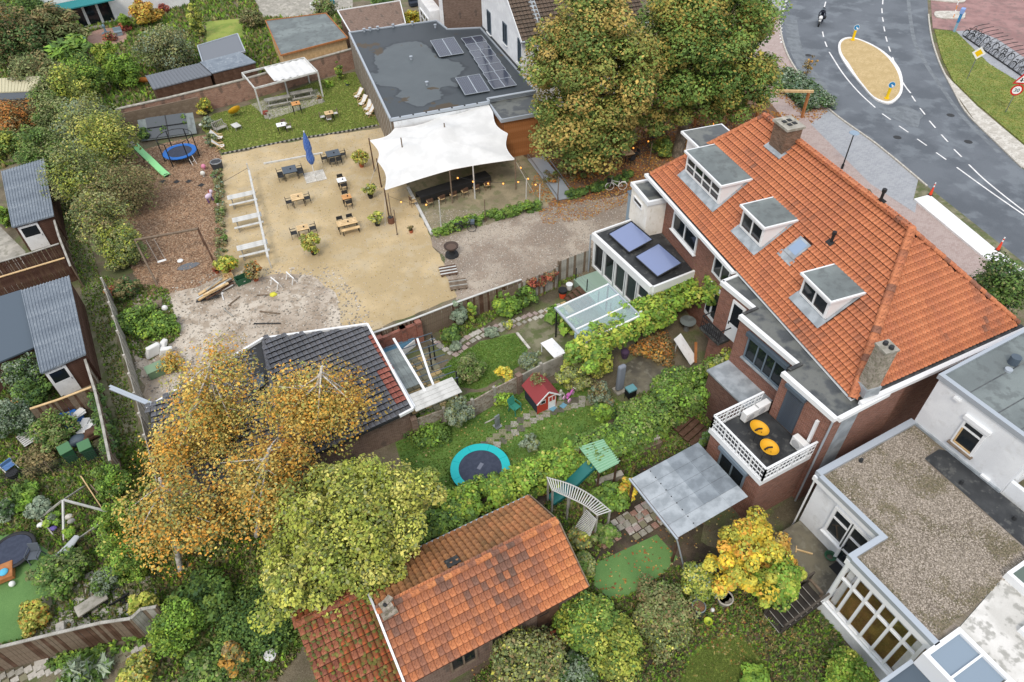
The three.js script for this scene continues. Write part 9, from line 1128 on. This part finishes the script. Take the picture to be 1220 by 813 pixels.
// low ground cover filling the beds
const bare = (x, z) => ![turfPoly, turfBlPoly, lawnBrPoly, farLawn, farPatio, farYard].some((p) => inPoly(x, z, p)) && !(x > 12.2 && x < 15.2 && z > -14.8 && z < -10.8);
const cover = (lab, poly, n, cols, s0, s1) => inst(scene, 'ground_cover', blade, bladeMat, scatter(poly, n, bare).map(([x, z]) => { const s = rr(s0, s1); return [x, 0, z, rr(-0.6, 0.6), rr(0, 6.28), rr(-0.6, 0.6), s, s * rr(0.6, 1.6), s]; }), { label: lab, category: 'plants', cols });
const allG = [...LC.green, ...LC.olive, ...LC.bright, ...LC.brown].map((c) => c.map((v) => v * 1.7));
cover('low weeds and ground cover between the far gardens', [[-20.34,-121.81],[28.17,-99.33],[21.37,-79.40],[9.10,-75.74],[-4.10,-75.51],[-11.74,-68.36],[-18.14,-67.30]], 26000, allG, 0.15, 0.4); cover('low plants in the garden around the slide and trellis', [[7.27,-15.70],[12.92,-17.01],[18.27,-20.01],[25.08,-19.25],[20.84,-15.11],[15.20,-15.74],[13.65,-14.29],[9.87,-12.28],[7.03,-12.02]], 9000, allG, 0.08, 0.2); cover('low plants in the garden below the barn', [[2.94,-10.47],[6.65,-11.36],[11.02,-12.61],[14.61,-9.67],[18.18,-5.02],[16.40,-2.48],[2.70,-9.97]], 12000, allG, 0.06, 0.18); cover('low plants in the gardens beside the alley', [[-17.20,-43.95],[-11.68,-38.37],[-9.22,-29.34],[-8.06,-22.18],[-7.73,-19.26],[-14.38,-21.65],[-16.46,-25.86]], 16000, allG, 0.08, 0.2); cover('undergrowth below the birches', [[-9.11,-30.54],[-4.24,-30.49],[2.49,-24.06],[3.70,-19.82],[-0.91,-16.39],[-4.11,-14.33],[-8.76,-16.87],[-8.06,-19.45]], 20000, allG, 0.08, 0.22); cover('plants in the border under the yard fence', [[10.61,-31.30],[13.20,-31.70],[21.15,-31.97],[21.06,-30.74],[14.74,-29.88],[10.13,-28.93]], 4000, allG, 0.08, 0.2); cover('weeds along the alley', [[-10.15,-59.71],[-8.83,-58.95],[-8.11,-46.88],[-7.64,-36.10],[-7.42,-29.59],[-8.37,-29.49],[-8.78,-39.19],[-9.54,-48.23]], 3500, allG, 0.05, 0.14); cover('weeds around the sandy ground', [[-8.07,-47.39],[-4.11,-43.55],[-4.13,-38.30],[-6.10,-36.85],[-7.39,-38.41]], 3000, allG, 0.08, 0.2);

// ---------------------------------------------------------------- street furniture and traffic
function sign(name, lab, p, h, build) { const g = G(name, lab, 'sign', p); P(g, 'post', rod([0, 0, 0], [0, h, 0], 0.04), M.metal); build(g); return g; }
const cnv = (w, h, f) => { const c = document.createElement('canvas'); c.width = w; c.height = h; const x = c.getContext('2d'); f(x, w, h); const t = new THREE.CanvasTexture(c); t.colorSpace = THREE.SRGBColorSpace; return t; };
function face(parent, name, shape, t, y, turn, z = 0.05) { // flat plate whose print fills -0.5..0.5
const g = new THREE.ExtrudeGeometry(shape, { depth: 0.02, bevelEnabled: false }), p = g.attributes.position, uv = g.attributes.uv; g.computeBoundingBox(); const b = g.boundingBox; for (let i = 0; i < p.count; i++) uv.setXY(i, (p.getX(i) - b.min.x) / (b.max.x - b.min.x), (p.getY(i) - b.min.y) / (b.max.y - b.min.y)); g.translate(0, y, z); g.rotateY(turn); const o = new THREE.Mesh(g, mat({ map: t, roughness: 0.4 })); o.name = name; o.castShadow = o.receiveShadow = true; parent.add(o); return o; }
const shp = (pts) => new THREE.Shape(pts.map(([x, y]) => new THREE.Vector2(x, y))), disc = (r) => { const s = new THREE.Shape(); s.absarc(0, 0, r, 0, PI * 2); return s; };
sign('priority_sign', 'yellow and white diamond priority sign on the grass verge', [70.64,-37.84], 2.6, (g) => face(g, 'plate', shp([[0, -0.6], [0.6, 0], [0, 0.6], [-0.6, 0]]), cnv(128, 128, (x) => { x.fillStyle = '#f2f2ee'; x.fillRect(0, 0, 128, 128); x.fillStyle = '#f3c614'; x.beginPath(); x.moveTo(64, 24); x.lineTo(104, 64); x.lineTo(64, 104); x.lineTo(24, 64); x.fill(); }), 2.7, -0.75));
sign('speed_sign', 'red ringed 30 sign under a red triangle warning sign on the verge', [67.46,-31.54], 3.4, (g) => { face(g, 'speed_plate', disc(0.5), cnv(128, 128, (x) => { x.fillStyle = '#cc2b2b'; x.fillRect(0, 0, 128, 128); x.fillStyle = '#f4f4f4'; x.beginPath(); x.arc(64, 64, 46, 0, 7); x.fill(); x.fillStyle = '#2a4a5a'; x.font = 'bold 54px sans-serif'; x.textAlign = 'center'; x.fillText('30', 64, 84); }), 2.2, -0.75); face(g, 'warning_plate', shp([[-0.62, -0.45], [0.62, -0.45], [0, 0.62]]), cnv(128, 128, (x) => { x.fillStyle = '#cc2b2b'; x.fillRect(0, 0, 128, 128); x.fillStyle = '#f4f0f0'; x.beginPath(); x.moveTo(22, 112); x.lineTo(106, 112); x.lineTo(64, 34); x.fill(); x.fillStyle = '#222'; x.fillRect(58, 62, 12, 40); x.fillRect(48, 84, 32, 8); }), 3.2, -0.75); });
for (const [p, l] of [[[68.91,-50.58], 'yellow bollard with a blue arrow sign at the far tip of the traffic island'], [[60.53,-38.85], 'yellow bollard with a blue arrow sign at the near tip of the traffic island']]) { const g = G('keep_right_bollard', l, 'bollard', p, { group: 'bollards on the traffic island' }); P(g, 'post', [cyl(0.14, 0.14, 1.05, 0, 0.14, 0, 14), cyl(0.24, 0.24, 0.08, 0, 0.14, 0, 14)], solid(0xf0c908, { roughness: 0.4 })); P(g, 'bracket', rod([0, 1.1, 0], [0, 1.45, 0], 0.05), M.metal); face(g, 'arrow_plate', disc(0.3), cnv(128, 128, (x) => { x.fillStyle = '#e9eef2'; x.fillRect(0, 0, 128, 128); x.fillStyle = '#2d83b8'; x.beginPath(); x.arc(64, 64, 58, 0, 7); x.fill(); x.fillStyle = '#fff'; x.save(); x.translate(64, 64); x.rotate(2.36); x.fillRect(-9, -38, 18, 50); x.beginPath(); x.moveTo(-28, -6 - 20); x.lineTo(28, -26); x.lineTo(0, -56); x.fill(); x.restore(); }), 1.5, -0.7, 0.08); }
{ const g = G('street_lamp', 'slim black street lamp with a flat blue grey head beside the pavement', 'street lamp', [47.34,-31.98]); P(g, 'post', [rod([0, 0, 0], [0, 3.0, 0], 0.06, 0.045), cyl(0.1, 0.1, 0.4, 0, 0, 0, 10)], M.black); P(g, 'head', [cyl(0.12, 0.38, 0.16, 0, 3.0, 0, 18), cyl(0.4, 0.36, 0.05, 0, 3.16, 0, 18)], solid(0x8fa3b5)); }
for (const [p, l] of [[[49.90,-25.63], 'orange and white traffic cone post on the near end of the pale platform'], [[47.96,-18.59], 'orange and white traffic cone post on the far end of the pale platform']]) { const g = G('beacon_post', l, 'beacon', p, { y: 0.16, group: 'orange beacon posts' }); g.scale.setScalar(0.75); P(g, 'body', [cyl(0.16, 0.07, 0.9, 0, 0.04, 0, 12)], solid(0xe1492b)); P(g, 'band', [cyl(0.075, 0.065, 0.2, 0, 0.94, 0, 12), cyl(0.062, 0.06, 0.14, 0, 1.28, 0, 12)], M.plasticWhite); P(g, 'top', cyl(0.064, 0.062, 0.14, 0, 1.14, 0, 12), solid(0xe1492b)); P(g, 'base', box(0.44, 0.04, 0.44, 0, 0.02, 0), M.black); }
{ const g = G('information_post', 'blue information post with a box head beside the red path', 'sign', [80.30,-46.61]); P(g, 'post', [box(0.4, 1.5, 0.22, 0, 0.75, 0, 0.4)], solid(0x8fb0c4)); P(g, 'panel', box(0.5, 0.9, 0.24, 0, 1.6, 0.01, 0.4), solid(0x3b86bd)); P(g, 'head', box(0.62, 0.5, 0.4, 0, 2.3, 0, 0.4), solid(0x8aa6dd)); P(g, 'base', box(0.5, 0.1, 0.3, 0, 0.05, 0, 0.4), M.concrete); }
{ const a = [83.87,-49.40], g = G('barrier_pole', 'thin orange and white leaning barrier pole beside the white path island', 'pole', a); for (let i = 0; i < 5; i++) P(g, i % 2 ? 'white_band' : 'orange_band', rod([0.08 * i, 0.45 * i, -0.1 * i], [0.08 * (i + 1), 0.45 * (i + 1), -0.1 * (i + 1)], 0.05), i % 2 ? M.plasticWhite : solid(0xd98a3a)); P(g, 'foot', cyl(0.12, 0.12, 0.06, 0, 0, 0, 10), M.dark); }
{ // cycle stand: leaning hoops, with bicycles
const a = [80.07,-45.32], b = [75.25,-34.29], d = rel(b, a), L = Math.hypot(...d), t = -Math.atan2(d[1], d[0]); const r = G('bicycle_stand', 'long black bicycle stand with leaning hoops on grey paving', 'bicycle stand', a, { y: 0.06 }); P(r, 'base_rail', [bar([0, 0.05, 0], [d[0], 0.05, d[1]], 0.1)], M.black); const nx = -d[1] / L, nz = d[0] / L, sg = nx > 0 ? 1 : -1;
for (let i = 0; i < 14; i++) { const k = (i + 0.5) / 14, x = d[0] * k, z = d[1] * k; P(r, 'hoop', tube([[x, 0.05, z], [x + nx * 0.5 * sg, 1.0, z + nz * 0.5 * sg], [x + nx * 1.5 * sg, 1.3, z + nz * 1.5 * sg], [x + nx * 2.1 * sg, 1.35, z + nz * 2.1 * sg]], 0.035, 14, 5), M.black); P(r, 'wheel_clamp', bar([x, 0.05, z], [x + nx * 0.7 * sg, 0.35, z + nz * 0.7 * sg], 0.06), M.metal); }
for (let i = 0; i < 9; i++) { const k = [0.02, 0.1, 0.2, 0.34, 0.46, 0.56, 0.72, 0.83, 0.93][i]; bicycle('dark bicycle parked in the long stand', [a[0] + d[0] * k + nx * 0.6 * sg, a[1] + d[1] * k + nz * 0.6 * sg], -Math.atan2(nz * sg, nx * sg) + rr(-0.1, 0.1), { m: pick([M.black, M.dark, M.blueGrey]), group: 'bicycles in the stand' }).position.y = 0.06; } }
{ // motorcycle
const p = [69.65,-56.02], t = -Math.atan2(...(() => { const a = [67.23,-54.33], b = [71.96,-57.50], q = rel(a, b); return [q[1], q[0]]; })()); const g = G('motorcycle', 'dark motorcycle with white trim on the road', 'motorcycle', p, { turn: t }); for (const x of [-0.72, 0.72]) { const w = uvm(new THREE.TorusGeometry(0.27, 0.09, 8, 22)); w.translate(x, 0.34, 0); const o = P(g, 'wheel', w, M.black); P(o, 'rim', (() => { const q = cyl(0.2, 0.2, 0.06, 0, -0.03, 0, 16); q.rotateX(PI / 2); q.translate(x, 0.34, 0); return q; })(), M.metal); }
P(g, 'body', [rbox(0.55, 0.35, 0.3, 0.05, 0.5, 0, 0.08, 2), ball(0.26, 0.2, 0.85, 0, 1.3, 0.7, 0.8, 2), rbox(0.5, 0.2, 0.24, -0.6, 0.85, 0, 0.06, 2)], solid(0x2b3350, { roughness: 0.25 })); P(g, 'fairing', [ball(0.22, 0.72, 0.95, 0, 0.9, 1.1, 1, 2), rbox(0.4, 0.08, 0.26, 0.75, 0.66, 0, 0.03, 1)], M.plasticWhite); P(g, 'seat', rbox(0.7, 0.12, 0.28, -0.3, 0.86, 0, 0.05, 2), M.black); P(g, 'fork', [rod([0.72, 0.34, 0.09], [0.5, 1.0, 0.09], 0.03), rod([0.72, 0.34, -0.09], [0.5, 1.0, -0.09], 0.03)], M.metal); P(g, 'handlebar', tube([[0.3, 1.08, -0.38], [0.48, 1.1, -0.2], [0.48, 1.1, 0.2], [0.3, 1.08, 0.38]], 0.02, 12, 5), M.black); P(g, 'exhaust', rod([-0.1, 0.35, 0.18], [-0.85, 0.5, 0.22], 0.06), M.metal); P(g, 'headlight', ball(0.11, 0.9, 0.95, 0, 0.5, 1, 1, 2), M.plasticWhite); for (const z of [-0.32, 0.32]) P(g, 'pannier', rbox(0.45, 0.32, 0.2, -0.65, 0.62, z, 0.05, 1), M.black);
// rider: one continuous body from tapered limbs joined with a smooth minimum
const J = [[[-0.32, 0.95, 0], [-0.22, 1.2, 0], 0.17, 0.16], [[-0.22, 1.2, 0], [-0.08, 1.42, 0], 0.17, 0.18], [[-0.08, 1.45, -0.16], [-0.08, 1.45, 0.16], 0.1, 0.1], [[-0.07, 1.48, 0], [-0.02, 1.62, 0], 0.07, 0.07], [[0.0, 1.7, 0], [0.02, 1.74, 0], 0.14, 0.14]]; for (const s of [-1, 1]) J.push([[-0.3, 0.95, 0.1 * s], [0.18, 0.84, 0.22 * s], 0.11, 0.085], [[0.18, 0.84, 0.22 * s], [-0.08, 0.42, 0.22 * s], 0.08, 0.055], [[-0.1, 0.38, 0.22 * s], [0.1, 0.35, 0.23 * s], 0.055, 0.045], [[-0.08, 1.44, 0.2 * s], [0.1, 1.22, 0.34 * s], 0.075, 0.06], [[0.1, 1.22, 0.34 * s], [0.3, 1.1, 0.34 * s], 0.058, 0.045], [[0.3, 1.1, 0.34 * s], [0.36, 1.08, 0.34 * s], 0.05, 0.045]);
const sd = (x, y, z) => { let r = 9; for (const [a, b, r0, r1] of J) { const ax = x - a[0], ay = y - a[1], az = z - a[2], bx_ = b[0] - a[0], by = b[1] - a[1], bz = b[2] - a[2], k = Math.max(0, Math.min(1, (ax * bx_ + ay * by + az * bz) / (bx_ * bx_ + by * by + bz * bz))), d = Math.hypot(ax - bx_ * k, ay - by * k, az - bz * k) - (r0 + (r1 - r0) * k), h = Math.max(0.05 - Math.abs(r - d), 0) / 0.05; r = Math.min(r, d) - h * h * 0.0125; } return r; };
const N = 72, mc = new MarchingCubes(N, M.black, false, false, 40000); mc.isolation = 0; const H = N / 2; for (let k = 0; k < N; k++) for (let j = 0; j < N; j++) for (let i = 0; i < N; i++) mc.field[i + j * N + k * N * N] = -sd((i - H) / H * 0.85 + 0.0, (j - H) / H * 0.85 + 1.1, (k - H) / H * 0.85); mc.update(); const pa = Array.from(mc.positionArray.slice(0, mc.count * 3)), na = Array.from(mc.normalArray.slice(0, mc.count * 3)), bg = new THREE.BufferGeometry(); for (let i = 0; i < pa.length; i += 3) { pa[i] *= 0.85; pa[i + 1] = pa[i + 1] * 0.85 + 1.1; pa[i + 2] *= 0.85; } bg.setAttribute('position', new THREE.Float32BufferAttribute(pa, 3)); bg.computeVertexNormals();
const rd = G('person', 'person in dark clothing and a helmet riding the motorcycle', 'person', p, { turn: t }); P(rd, 'body', uvm(bg), solid(0x1c2233, { roughness: 0.6 })); P(rd, 'helmet', ball(0.165, 0.01, 1.74, 0, 1.1, 1, 0.95, 2), solid(0x22252c, { roughness: 0.15 })); P(rd, 'visor', rbox(0.06, 0.1, 0.2, 0.155, 1.73, 0, 0.02, 1), solid(0x9fb0bd, { roughness: 0.1 }));
}

renderer.render(scene, camera);
